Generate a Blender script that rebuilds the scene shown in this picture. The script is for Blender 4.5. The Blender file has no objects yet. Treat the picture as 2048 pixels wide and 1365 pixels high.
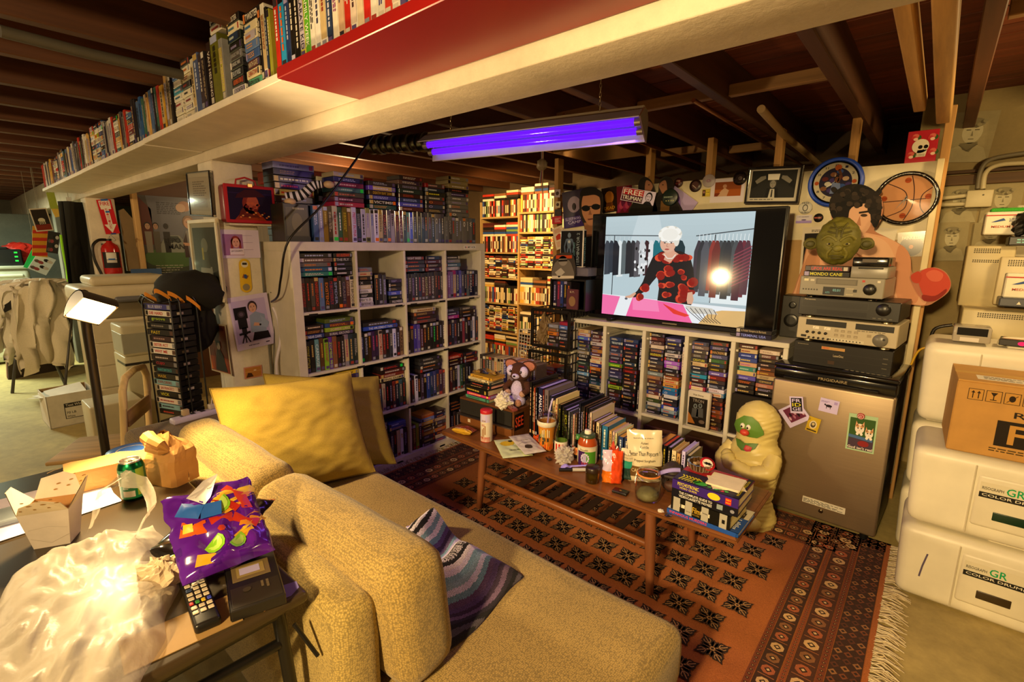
import bpy,bmesh,math,random
from mathutils import Vector as V,Matrix as MX,noise
R=math.radians
sc=bpy.context.scene
COL=sc.collection
rnd=random.Random(11)
# --- camera
cd=bpy.data.cameras.new('camera');cam=bpy.data.objects.new('camera',cd);COL.objects.link(cam)
cd.sensor_width=36.0;cd.lens=980.7/2048*36.0;cd.clip_start=.02;cd.clip_end=100
pitch,roll,yaw=.1913,.0058,.7094
fw=V((-math.sin(yaw)*math.cos(pitch),math.cos(yaw)*math.cos(pitch),-math.sin(pitch)))
rt=V((math.cos(yaw),math.sin(yaw),0));up=rt.cross(fw)
rt,up=rt*math.cos(roll)+up*math.sin(roll),up*math.cos(roll)-rt*math.sin(roll)
cam.matrix_world=MX(((rt.x,up.x,-fw.x,0),(rt.y,up.y,-fw.y,0),(rt.z,up.z,-fw.z,1.4728),(0,0,0,1)))
sc.camera=cam
# --- light and exposure
sc.view_settings.view_transform='Standard';sc.view_settings.look='None'
sc.view_settings.gamma=1;sc.view_settings.use_curve_mapping=False
sc.view_settings.exposure=0.0
w=bpy.data.worlds.new('world');sc.world=w;w.use_nodes=True
w.node_tree.nodes['Background'].inputs[0].default_value=(1.0,.66,.36,1)
w.node_tree.nodes['Background'].inputs[1].default_value=.20
def lamp(name,kind,loc,energy,color,target=None,size=.1,size_y=None,spot=None,blend=.5):
 l=bpy.data.lights.new(name,kind);l.energy=energy;l.color=color
 if kind=='AREA':
  l.size=size
  if size_y:l.shape='RECTANGLE';l.size_y=size_y
 else:l.shadow_soft_size=size
 if kind=='SPOT':l.spot_size=R(spot);l.spot_blend=blend
 o=bpy.data.objects.new(name,l);COL.objects.link(o);o.location=loc
 if target is not None:
  o.rotation_euler=(V(target)-V(loc)).to_track_quat('-Z','Y').to_euler()
 return o
WARM=(1.0,.70,.33)
lamp('desk_bulb','SPOT',(-1.93,.30,1.235),72,WARM,(-.35,1.35,.55),.05,spot=172,blend=.35)
lamp('utility_bulb','POINT',(-.25,-1.25,1.95),165,(1.0,.69,.33),None,.09)
lamp('added_floor_spot','SPOT',(-.1,-1.3,1.9),430,(1.0,.70,.30),(.1,2.3,.25),.06,spot=84,blend=.9)  # unseen spot added behind the camera to brighten the right floor and drum cases
lamp('far_room_bulb','SPOT',(-3.25,3.3,2.05),190,(1.0,.6,.2),(-3.75,4.5,.9),.06,spot=125,blend=.6)
lamp('workshop_tube','AREA',(-8.2,-.3,2.05),130,(.9,1.0,.7),(-8.2,-.3,0),1.2,.12)
lamp('added_aisle_fill','POINT',(-5.0,-1.6,1.85),105,(1.0,.72,.38),None,.08)  # unseen light added to brighten the left aisle and copiers
lamp('added_poster_fill','POINT',(-4.2,2.6,1.95),30,(1.0,.70,.35),None,.07)  # light added behind the post to brighten the poster wall
lamp('print_room_bulb','POINT',(.75,2.9,2.05),34,(1.0,.7,.3),None,.08)
lamp('blacklight','AREA',(-1.62,1.93,1.95),3.0,(.30,.12,1.0),(-1.5,1.6,0),1.1,.06)
# --- colour and materials
def s2l(x):return x/12.92 if x<=.04045 else((x+.055)/1.055)**2.4
_cc={}
def c(h):
 if not isinstance(h,str):return tuple(h)
 if h not in _cc:
  k=h if len(h)==6 else ''.join(a*2 for a in h)
  _cc[h]=tuple(s2l(int(k[i:i+2],16)/255)for i in(0,2,4))
 return _cc[h]
MATS={}
def mat(kind):
 if kind in MATS:return MATS[kind]
 m=bpy.data.materials.new(kind);MATS[kind]=m;m.use_nodes=True
 nt=m.node_tree;N=nt.nodes;L=nt.links.new
 b=N['Principled BSDF']
 at=N.new('ShaderNodeAttribute');at.attribute_name='col'
 tc=N.new('ShaderNodeTexCoord')
 def noi(scale,detail=3,rough=.55,src='Object',vec=None):
  n=N.new('ShaderNodeTexNoise');n.inputs['Scale'].default_value=scale;n.inputs['Detail'].default_value=detail
  n.inputs['Roughness'].default_value=rough;L(vec or tc.outputs[src],n.inputs['Vector']);return n
 def mapr(v,a,b_,lo=.3,hi=.7):
  r=N.new('ShaderNodeMapRange');r.inputs['From Min'].default_value=lo;r.inputs['From Max'].default_value=hi
  r.inputs['To Min'].default_value=a;r.inputs['To Max'].default_value=b_;L(v,r.inputs['Value']);return r.outputs[0]
 def mul(colr,fac):
  x=N.new('ShaderNodeVectorMath');x.operation='SCALE';L(colr,x.inputs[0]);L(fac,x.inputs['Scale']);return x.outputs[0]
 def bump(h,s,d=.002):
  x=N.new('ShaderNodeBump');x.inputs['Strength'].default_value=s;x.inputs['Distance'].default_value=d
  L(h,x.inputs['Height']);L(x.outputs[0],b.inputs['Normal'])
 def vmap(sx,sy,sz):
  x=N.new('ShaderNodeMapping');x.inputs['Scale'].default_value=(sx,sy,sz);L(tc.outputs['Object'],x.inputs[0]);return x.outputs[0]
 base=at.outputs['Color'];rough=.55
 if kind=='paint':
  base=mul(base,mapr(noi(9,5).outputs['Fac'],.9,1.06));rough=.5
  bump(noi(60).outputs['Fac'],.12,.001)
 elif kind=='rough_paint':
  base=mul(base,mapr(noi(5,8,.7).outputs['Fac'],.78,1.08));rough=.75
  bump(noi(38,6,.7).outputs['Fac'],.5,.004)
 elif kind=='print':rough=.6;b.inputs['Specular IOR Level'].default_value=.15
 elif kind=='satin':rough=.34
 elif kind=='gloss':rough=.16;b.inputs['Coat Weight'].default_value=.3
 elif kind=='card':
  base=mul(base,mapr(noi(14,5).outputs['Fac'],.88,1.05));rough=.7
  bump(noi(120).outputs['Fac'],.15,.001)
 elif kind=='case':
  base=mul(base,mapr(noi(26,4).outputs['Fac'],.82,1.1));rough=.28
 elif kind.startswith('wood'):
  v={'woodx':vmap(1.2,22,22),'woody':vmap(22,1.2,22),'woodz':vmap(22,22,1.2),'woodgx':vmap(2,26,26)}[kind]
  n1=noi(1,6,.6,vec=v)
  base=mul(base,mapr(n1.outputs['Fac'],.62,1.18));rough=.3 if kind=='woodgx' else.65
  bump(n1.outputs['Fac'],.22,.003)
 elif kind=='weave':
  a=N.new('ShaderNodeTexVoronoi');a.inputs['Scale'].default_value=200;a.inputs['Randomness'].default_value=.6
  L(tc.outputs['Object'],a.inputs['Vector'])
  base=mul(base,mapr(a.outputs['Distance'],1.25,.5,.1,.7));base=mul(base,mapr(noi(7,3).outputs['Fac'],.9,1.08))
  bump(a.outputs['Distance'],-1,.005);rough=.95;b.inputs['Sheen Weight'].default_value=.15
 elif kind=='cloth':
  base=mul(base,mapr(noi(260,2).outputs['Fac'],.86,1.1));bump(noi(320,2).outputs['Fac'],.3,.001);rough=.92
 elif kind=='yarn':
  base=mul(base,mapr(noi(420,2,.8).outputs['Fac'],.35,1.7));bump(noi(300,2).outputs['Fac'],.6,.003);rough=.95
 elif kind=='pile':
  base=mul(base,mapr(noi(330,3,.8).outputs['Fac'],.62,1.3));base=mul(base,mapr(noi(2.5,3).outputs['Fac'],.86,1.1))
  bump(noi(300,2).outputs['Fac'],.7,.004);rough=1
 elif kind=='plush':
  base=mul(base,mapr(noi(220,3,.8).outputs['Fac'],.6,1.25));bump(noi(180,3).outputs['Fac'],.9,.006);rough=1
 elif kind=='concrete':
  base=mul(base,mapr(noi(2.2,8,.68).outputs['Fac'],.62,1.12));base=mul(base,mapr(noi(16,6,.7).outputs['Fac'],.8,1.06))
  bump(noi(30,6,.7).outputs['Fac'],.25,.003);rough=.7
 elif kind=='plastic':
  base=mul(base,mapr(noi(6,4).outputs['Fac'],.9,1.04));rough=.42;bump(noi(240).outputs['Fac'],.08,.0006)
 elif kind=='rubber':
  base=mul(base,mapr(noi(16,5,.65).outputs['Fac'],.62,1.18));rough=.6;bump(noi(55,5).outputs['Fac'],.35,.004)
 elif kind=='steel':
  v=vmap(3,3,900);base=mul(base,mapr(noi(1,2,vec=v).outputs['Fac'],.9,1.08));rough=.42;b.inputs['Metallic'].default_value=.75
 elif kind=='metal':rough=.28;b.inputs['Metallic'].default_value=1.0
 elif kind=='black_gloss':rough=.07
 elif kind=='glass':
  for n in list(N):
   if n.type!='OUTPUT_MATERIAL' and n.name!=at.name:N.remove(n)
  g=N.new('ShaderNodeBsdfGlossy');g.inputs['Roughness'].default_value=.06
  t=N.new('ShaderNodeBsdfTransparent');L(at.outputs['Color'],t.inputs[0])
  f=N.new('ShaderNodeLayerWeight');f.inputs['Blend'].default_value=.22
  x=N.new('ShaderNodeMixShader');L(f.outputs['Facing'],x.inputs[0]);L(t.outputs[0],x.inputs[1]);L(g.outputs[0],x.inputs[2])
  L(x.outputs[0],N['Material Output'].inputs[0]);return m
 elif kind=='film':
  b.inputs['Roughness'].default_value=.42;b.inputs['Alpha'].default_value=.5
  L(at.outputs['Color'],b.inputs['Base Color']);b.inputs['Transmission Weight'].default_value=0
  bump(noi(20,4,.55).outputs['Fac'],.6,.006);return m
 elif kind in('screen','tube','bulb','led'):
  L(at.outputs['Color'],b.inputs['Emission Color'])
  b.inputs['Emission Strength'].default_value={'screen':1.0,'tube':1.6,'bulb':40.0,'led':1.2}[kind]
  b.inputs['Roughness'].default_value=.09;b.inputs['Base Color'].default_value=(.01,.01,.012,1);return m
 L(base,b.inputs['Base Color']);b.inputs['Roughness'].default_value=rough
 return m
# --- mesh builder
class MB:
 def __init__(s):s.v=[];s.f=[];s.c=[];s.sm=[]
 def add(s,vs,fs,col,sm=False,T=None):
  o=len(s.v)
  s.v+=[tuple(T@V(p))if T else tuple(p)for p in vs]
  for i,f in enumerate(fs):
   s.f.append([o+k for k in f]);s.c.append(c(col[i])if isinstance(col,list)else c(col));s.sm.append(sm)
  return s
 def box(s,x0,x1,y0,y1,z0,z1,col,T=None):
  vs=[(x,y,z)for z in(z0,z1)for y in(y0,y1)for x in(x0,x1)]
  return s.add(vs,[(0,2,3,1),(4,5,7,6),(0,1,5,4),(1,3,7,5),(3,2,6,7),(2,0,4,6)],col,False,T)
 def rbox(s,x0,x1,y0,y1,z0,z1,col,r=.01,seg=2,T=None,sm=True):
  bm=bmesh.new();bmesh.ops.create_cube(bm,size=1)
  for v in bm.verts:v.co=V(((x0+x1)/2+v.co.x*(x1-x0),(y0+y1)/2+v.co.y*(y1-y0),(z0+z1)/2+v.co.z*(z1-z0)))
  r=min(r,.49*min(abs(x1-x0),abs(y1-y0),abs(z1-z0)))
  bmesh.ops.bevel(bm,geom=bm.edges[:],offset=r,segments=seg,affect='EDGES',profile=.5)
  bm.verts.index_update()
  s.add([v.co[:]for v in bm.verts],[[v.index for v in f.verts]for f in bm.faces],col,sm and seg>1,T);bm.free();return s
 def cyl(s,p0,p1,r0,r1=None,n=12,col='888',caps=True,T=None):
  return s.tube([p0,p1],[r0,r0 if r1 is None else r1],n,col,caps,T)
 def tube(s,pts,r,n=8,col='888',caps=True,T=None,flat=None):
  pts=[V(p)for p in pts];k=len(pts);rs=r if isinstance(r,(list,tuple))else[r]*k
  vs=[];fs=[];a=None
  for i,p in enumerate(pts):
   d=(pts[min(i+1,k-1)]-pts[max(i-1,0)]).normalized()
   if a is None:a=d.orthogonal().normalized()if flat is None else V(flat)
   a=(a-d*a.dot(d)).normalized();b=d.cross(a)
   for j in range(n):
    t=2*math.pi*j/n;vs.append(p+(a*math.cos(t)+b*math.sin(t))*rs[i])
  for i in range(k-1):
   for j in range(n):fs.append((i*n+j,i*n+(j+1)%n,(i+1)*n+(j+1)%n,(i+1)*n+j))
  s.add(vs,fs,col,True,T)
  if caps:
   s.add(vs[:n],[tuple(range(n))[::-1]],col,False,T);s.add(vs[-n:],[tuple(range(n))],col,False,T)
  return s
 def lathe(s,prof,cen=(0,0,0),n=20,col='888',T=None,cols=None,sm=True,caps=True):
  vs=[(cen[0]+r*math.cos(2*math.pi*j/n),cen[1]+r*math.sin(2*math.pi*j/n),cen[2]+z)for r,z in prof for j in range(n)]
  fs=[];cl=[]
  for i in range(len(prof)-1):
   for j in range(n):
    fs.append((i*n+j,i*n+(j+1)%n,(i+1)*n+(j+1)%n,(i+1)*n+j));cl.append(cols[i]if cols else col)
  s.add(vs,fs,cl,sm,T)
  if not caps:return s
  if prof[0][0]>1e-4:s.add(vs[:n],[tuple(range(n))[::-1]],cl[0],False,T)
  if prof[-1][0]>1e-4:s.add(vs[-n:],[tuple(range(n))],cl[-1],False,T)
  return s
 def ball(s,cen,rad,col,nu=16,nv=10,T=None,fn=None):
  rx,ry,rz=rad if isinstance(rad,(tuple,list))else(rad,)*3
  def g(u,v):
   a=u*2*math.pi;b=(v-.5)*math.pi
   d=V((math.cos(a)*math.cos(b),math.sin(a)*math.cos(b),math.sin(b)));k=fn(d)if fn else 1
   return(cen[0]+rx*d.x*k,cen[1]+ry*d.y*k,cen[2]+rz*d.z*k)
  return s.grid(g,nu,nv,col,T=T)
 def grid(s,fn,nu,nv,col,sm=True,T=None):
  vs=[fn(i/nu,j/nv)for j in range(nv+1)for i in range(nu+1)]
  fs=[(j*(nu+1)+i,j*(nu+1)+i+1,(j+1)*(nu+1)+i+1,(j+1)*(nu+1)+i)for j in range(nv)for i in range(nu)]
  cl=[col((i+.5)/nu,(j+.5)/nv)for j in range(nv)for i in range(nu)]if callable(col)else col
  return s.add(vs,fs,cl,sm,T)
 def prism(s,pts,O,ux,uy,d,col,side=None):
  O=V(O);ux=V(ux);uy=V(uy);n=ux.cross(uy).normalized()*d
  a=[O+ux*x+uy*y for x,y in pts];k=len(a)
  s.add(a+[p+n for p in a],[tuple(range(k))[::-1],tuple(range(k,2*k))],col)
  s.add(a+[p+n for p in a],[(i,(i+1)%k,k+(i+1)%k,k+i)for i in range(k)],side or col);return s
 def build(s,name,m='paint',parent=None,label=None,cat=None,group=None,kind=None,loc=None,rot=None,weld=False):
  me=bpy.data.meshes.new(name);me.from_pydata(s.v,[],s.f)
  a=me.color_attributes.new('col','FLOAT_COLOR','CORNER');arr=[]
  for f,cl in zip(s.f,s.c):arr+=[cl[0],cl[1],cl[2],1.0]*len(f)
  a.data.foreach_set('color',arr);me.polygons.foreach_set('use_smooth',s.sm)
  me.materials.append(mat(m));me.update()
  o=bpy.data.objects.new(name,me);COL.objects.link(o)
  if parent:o.parent=parent
  if loc is not None:o.location=loc
  if rot is not None:o.rotation_euler=rot if isinstance(rot,(tuple,list))else(0,0,rot)
  tag(o,label,cat,group,kind);return o
def tag(o,label=None,cat=None,group=None,kind=None):
 if label:o['label']=label
 if cat:o['category']=cat
 if group:o['group']=group
 if kind:o['kind']=kind
 return o
def thing(name,label,cat,loc=(0,0,0),rot=0,group=None):
 o=bpy.data.objects.new(name,None);COL.objects.link(o);o.location=loc;o.empty_display_size=.05
 o.rotation_euler=rot if isinstance(rot,(tuple,list))else(0,0,rot)
 return tag(o,label,cat,group)
def struct(name,mb,m='paint',parent=None):
 o=mb.build(name,m,parent);o['kind']='structure';return o
def group_empty(name):
 o=bpy.data.objects.new(name,None);COL.objects.link(o);o['kind']='structure';return o
_tx={}
def text_mesh(t,res=2):
 if t not in _tx:
  cu=bpy.data.curves.new('t','FONT');cu.body=t;cu.resolution_u=res;cu.offset=.012
  ob=bpy.data.objects.new('t',cu);me=bpy.data.meshes.new_from_object(ob)
  vs=[(v.co.x,v.co.y)for v in me.vertices];fs=[tuple(p.vertices)for p in me.polygons]
  bpy.data.objects.remove(ob);bpy.data.curves.remove(cu);bpy.data.meshes.remove(me)
  if vs:
   x0=min(a for a,_ in vs);x1=max(a for a,_ in vs);y0=min(b for _,b in vs);y1=max(b for _,b in vs)
   vs=[((a-x0)/max(1e-6,x1-x0),(b-y0)/max(1e-6,y1-y0))for a,b in vs]
   _tx[t]=(vs,fs,(x1-x0)/max(1e-6,y1-y0))
  else:_tx[t]=([],[],1)
 return _tx[t]
class Fr:
 """a flat frame on a surface: origin, right and up; print is laid a fraction of a millimetre proud"""
 def __init__(s,mb,O,ux,uy,eps=.0005):
  s.m=mb;s.O=V(O);s.ux=V(ux);s.uy=V(uy);s.n=s.ux.cross(s.uy).normalized();s.e=eps
 def p(s,x,y,l):return s.O+s.ux*x+s.uy*y+s.n*(s.e*l)
 def poly(s,pts,col,l=1):s.m.add([s.p(x,y,l)for x,y in pts],[tuple(range(len(pts)))],col);return s
 def rect(s,x,y,w,h,col,l=1):return s.poly([(x,y),(x+w,y),(x+w,y+h),(x,y+h)],col,l)
 def ell(s,x,y,rx,ry,col,l=1,n=18,a0=0,a1=360):
  full=abs(a1-a0)>=360;k=n if full else n+1
  return s.poly([(x+rx*math.cos(R(a0+(a1-a0)*i/n)),y+ry*math.sin(R(a0+(a1-a0)*i/n)))for i in range(k)],col,l)
 def line(s,pts,w,col,l=1):
  for(a,b),(d,e)in zip(pts,pts[1:]):
   q=math.hypot(d-a,e-b)or 1;nx,ny=-(e-b)/q*w/2,(d-a)/q*w/2
   s.poly([(a-nx,b-ny),(d-nx,e-ny),(d+nx,e+ny),(a+nx,b+ny)],col,l)
  return s
 def text(s,t,x,y,w,h,col,l=2,ang=0,fit=True,res=2):
  vs,fs,asp=text_mesh(t,res)
  if not vs:return s
  if not fit:w=min(w,h*asp)
  ca,sa=math.cos(R(ang)),math.sin(R(ang))
  s.m.add([s.p(x+a*w*ca-b*h*sa,y+a*w*sa+b*h*ca,l)for a,b in vs],fs,col);return s
 def scribble(s,x,y,w,h,col,l=2,rows=3,seed=0):
  rr=random.Random(seed);rh=h/rows
  for i in range(rows):
   x2=x
   while x2<x+w*(.7+.3*rr.random()):
    ww=min(w*rr.uniform(.05,.16),x+w-x2)
    if ww<=0:break
    s.rect(x2,y+h-(i+.8)*rh,ww,rh*.5,col,l);x2+=ww+w*.03
  return s
def lat(name,mb,m='print',parent=None,**k):return mb.build(name,m,parent,**k)
def smooth(o,lv=1,kind='SUBSURF'):
 md=o.modifiers.new('s','SUBSURF');md.levels=lv;md.render_levels=lv;return o
# --- points measured on the photograph, on real planes
EYE=V((0,0,1.4728));FPX=980.7
def P(px,py,X=None,Y=None,Z=None):
 d=rt*((px-1024)/FPX)-up*((py-682.5)/FPX)+fw
 t=X/d.x if X is not None else Y/d.y if Y is not None else(Z-EYE.z)/d.z
 return EYE+d*t
def flat(name,label,cat,tl,tr,bl,t=.002,col='e8e2d4',draw=None,m='print',group=None,parent=None,lift=0,**pl):
 """a card, poster or picture: three corners on its own plane, real size and thickness"""
 a,b_,d=P(*tl,**pl),P(*tr,**pl),P(*bl,**pl)
 ux=(b_-a).normalized();n=ux.cross(a-d).normalized();uy=n.cross(ux);W=(b_-a).length;H=(a-d).dot(uy)
 O=a-uy*H+n*lift
 mb=MB();mb.box(0,W,0,H,0,t,col)
 if draw:draw(Fr(mb,(0,0,t),(1,0,0),(0,1,0)),W,H)
 o=mb.build(name,m,parent,label,cat,group)
 o.matrix_world=MX(((ux.x,uy.x,n.x,O.x),(ux.y,uy.y,n.y,O.y),(ux.z,uy.z,n.z,O.z),(0,0,0,1)))
 return o
# --- setting
m_=MB();m_.grid(lambda u,v:(-13+17*u,-3.2+10*v,0),34,20,'b8a468');fl=struct('floor',m_,'concrete')
ceil=group_empty('ceiling')
ZJ=2.2
pr_=random.Random(3)
for i in range(64):
 y=-.9+i*.118;k=pr_.uniform(.75,1.15);b0=c('78391a')
 m_=MB();m_.box(-12.5,2.6,y,y+.112,2.405+pr_.uniform(0,.004),2.43,tuple(x*k for x in b0))
 struct('plank',m_,'woodx',ceil)
xs=[-.94+.49*k for k in range(-23,8)]
for i,x in enumerate(xs):
 k=pr_.uniform(.75,1.15);b0=c('5e361a');dx=pr_.uniform(-.02,.02)if x<-1.2 or x>0 else 0
 w_=.056
 m_=MB();m_.rbox(x+dx-w_/2,x+dx+w_/2,-1.2,6.6,ZJ,2.405,tuple(q*k for q in b0),.004,1)
 struct('joist',m_,'woody',ceil)
for i,(x,y)in enumerate([(-1.43,2.7),(-.94,2.72),(-1.92,2.6),(-2.41,3.3),(.04,2.4),(.53,2.6),(-1.43,4.3),(-1.92,4.1)]):
 m_=MB();m_.rbox(x+.028,x+.462,y,y+.04,ZJ+.02,ZJ+.075,'a07848',.003,1);struct('bridging',m_,'woodx',ceil)
m_=MB()
m_.rbox(-12.4,1.5,1.0,1.2,1.9,2.2,'cbbda6',.004,2)
struct('trim_1',m_,'rough_paint')
def post(n,x0,x1,y0,y1,col='ddd4c4'):
 m_=MB();m_.rbox(x0,x1,y0,y1,0,1.9,col,.008,2);return struct('trim_%d'%n,m_,'rough_paint')
post(2,-3.1,-2.9,.995,1.2);post(3,-6.36,-6.14,1.0,1.22,'dccfb8');post(4,-8.2,-8.02,1.0,1.2,'6d6a5c')
def wall(n,x0,x1,y0,y1,z1,col,m='rough_paint'):
 m_=MB();m_.box(x0,x1,y0,y1,0,z1,col);return struct('wall_'+n,m_,m)
wall('back',-7,3,5.0,5.1,2.42,'5c4a36')
wall('left',-12.5,-12.4,-3.2,6.8,2.42,'6a665a')
wb=wall('far',-12.4,-7,5.0,5.1,2.42,'57503f')
wall('right',2.2,2.3,.8,5,2.42,'8a7a58')
wp=wall('print_room',-.2,2.2,4.25,4.33,2.42,'a08c5c')
for i,px in enumerate((1116,1297,1417,1551,1697,1878)):
 a=P(px,380,Y=3.56).x;m_=MB();m_.rbox(a-.02,a+.02,3.53,3.61,0,2.2,'c08f50',.003,1);struct('trim_%d'%(10+i),m_,'woodz')
m_=MB();m_.box(-2.44,-.06,3.5,3.53,.1,1.925,'d8cba8');m_.box(-2.44,-.06,3.498,3.5,.95,1.52,'a8803e')
struct('wall_television',m_,'paint')
m_=MB();m_.rbox(-.075,-.045,3.46,3.53,.12,1.93,'d8c79a',.003,1);struct('trim_17',m_,'paint')
m_=MB();m_.rbox(-2.6,-.06,3.53,3.62,1.9,1.925,'9a7444',.003,1);struct('trim_18',m_,'woodx')
m_=MB();m_.box(-6.2,-6.1,1.38,4.9,0,2.2,'6e4a30');struct('wall_partition',m_,'paint')
m_=MB();m_.rbox(-6.1,-6.02,1.335,1.38,0,2.0,'cda56a',.004,1);struct('trim_19',m_,'woodz')
def pipe(name,pts,r,col,label,cat='pipe',m='paint',n=12):
 mb=MB();mb.tube(pts,r,n,col);return mb.build(name,m,None,label,cat)
for i,(x,y1,w_)in enumerate(((-.1,3.35,.055),(-.185,3.15,.045))):
 m_=MB();m_.rbox(x,x+w_,.6,y1,2.08+.03*i,2.15+.03*i,'c99a58',.006,2)
 m_.build('trim_board','woody',None,['long pale wood trim board under the joists, right one of the pair','long pale wood trim board under the joists, left one of the pair'][i],'board')
pipe('plastic_pipe',[P(1522,218,Z=2.15),P(1570,272,Z=2.15),P(1640,330,Z=2.15)],.02,'b09468','open ended beige plastic pipe slanting below the joists')
for i,(x,y0,z)in enumerate(((-2.3,2.2,2.17),(-1.62,2.3,2.16),(-1.0,2.5,2.17))):
 pipe('copper_pipe',[(x,y0,z),(x,5.0,z)],.011,'b07040',['thin copper pipe under the joists beyond the duct, leftmost','thin copper pipe under the joists right of the hanging cords','thin copper pipe under the joists above the television'][i],m='metal',n=8)
mb=MB()
for k in range(16):mb.tube([(-2.95+.1*k*.5,2.0+k*.02,2.12),(-2.95+.1*k*.5+.045,2.0+k*.02,2.12)],.055+.006*(k%2),12,'8a8478')
mb.build('air_duct','metal',None,'grey corrugated metal air duct under the joists left of the tube light','duct')
mb=MB();mb.rbox(-2.2,-1.72,3.0,3.5,2.13,2.2,'a08050',.004,1)
mb.build('vent_box','metal',None,'flat tin vent box under the joists beyond the tube light','vent')
pipe('grey_pipe',[P(0,62,Z=2.1),P(180,108,Z=2.1),P(365,150,Z=2.1)],.018,'4a463c','grey pipe under the joists at the far left')
# --- the long shelf on the beam
sh=thing('wall_shelf','long white and red shelf fixed along the white beam','shelf',(0,0,1.95))
for xa,xb,dz in((-3.0,-1.535,0),(-4.5,-3.004,-.004),(-6.35,-4.504,-.006)):
 mb=MB();mb.rbox(xa,xb,.74,.998,0+dz,.024+dz,'e6dccb',.002,1);mb.build('white_board','paint',sh)
for xa,xb in((-1.53,-.44),(-.436,.9)):
 mb=MB();mb.rbox(xa,xb,.725,.998,-.002,.028,'8c0f0b',.002,1);mb.build('red_board','satin',sh,'bright red shelf board')
# --- big white cubby bookcase
BX,BY=-2.6128,1.2351
bc=thing('bookcase','large white sixteen cubby bookcase packed with video tapes','bookcase',(BX,BY,0))
W_='ddd5c2'
def bpart(name,x0,x1,y0,y1,z0,z1,r=.002):mb=MB();mb.rbox(x0,x1,y0,y1,z0,z1,W_,r,1);return mb.build(name,'paint',bc)
bpart('top_panel',-.39,0,0,1.49,1.44,1.49);bpart('bottom_panel',-.39,0,0,1.49,.0,.05)
bpart('side_panel',-.39,0,0,.05,.05,1.44);bpart('side_panel',-.39,0,1.44,1.49,.05,1.44)
for k in(1,2,3):bpart('divider',-.388,-.004,.05+k*.3515-.016,.05+k*.3515,.05,1.44)
for k in(1,2,3):
 for j in range(4):bpart('cubby_shelf',-.388,-.004,.05+j*.3515,.05+j*.3515+.3355,.05+k*.3515-.016,.05+k*.3515)
mb=MB();mb.box(-.392,-.386,.0,1.49,0,1.49,'cfc6b2');mb.build('back_panel','paint',bc)
mb=MB();mb.box(0,.001,1.27,1.39,1.452,1.474,'f2efe6');F=Fr(mb,(.001,1.27,1.452),(0,1,0),(0,0,1))
F.text('I',.008,.005,.006,.012,'222');F.text('MY VCR',.038,.005,.074,.012,'223');F.poly([(.02,.012),(.0225,.0155),(.0255,.0135),(.0285,.0155),(.031,.012),(.0255,.005)],'d02030')
mb.build('sticker','print',bc,'white sticker with a red heart and black letters')
for k,(y,z)in enumerate([(.08,1.0885),(.33,1.0885),(.36,.737),(.66,1.0885),(.70,.737),(.78,1.0885),(1.03,1.0885),(1.06,.737),(1.32,1.0885),(1.36,.737),(.73,.386),(1.0,.02),(.62,.02)]):
 mb=MB();mb.box(-.004,.0,y,y+.05,z-.006,z+.006,'1c1a18');mb.build('shelf_tag','print',bc,'small black shelf tag')
# --- white tape shelf under the television
TY=3.0
ts=thing('tape_shelf','low white painted shelf of five bays under the television','shelf',(0,TY,0))
def tpart(name,x0,x1,y0,y1,z0,z1):mb=MB();mb.rbox(x0,x1,y0,y1,z0,z1,'d6d0bf',.003,1);return mb.build(name,'paint',ts)
tpart('top_board',-2.0,-.565,0,.3,.925,.955)
UP=[-2.0,-1.732,-1.435,-1.148,-.87,-.592]
for x in UP:tpart('upright',x,x+.026,.0,.3,0,.925)
for i,zz in enumerate((.34,.34,.36,.345,.36)):tpart('bay_shelf',UP[i]+.026,UP[i+1],.0,.3,zz-.02,zz)
for i in range(5):tpart('base_board',UP[i]+.026,UP[i+1],.0,.3,.03,.05)
tpart('back_board',-2.0,-.565,.3,.31,0,.955)
for i,x in enumerate(UP[:5]):
 for q in(x+.026,UP[i+1]-.012):
  mb=MB();mb.box(q,q+.012,.02,.28,.868,.88,'d2cbb8');mb.build('shelf_cleat','paint',ts)
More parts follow.
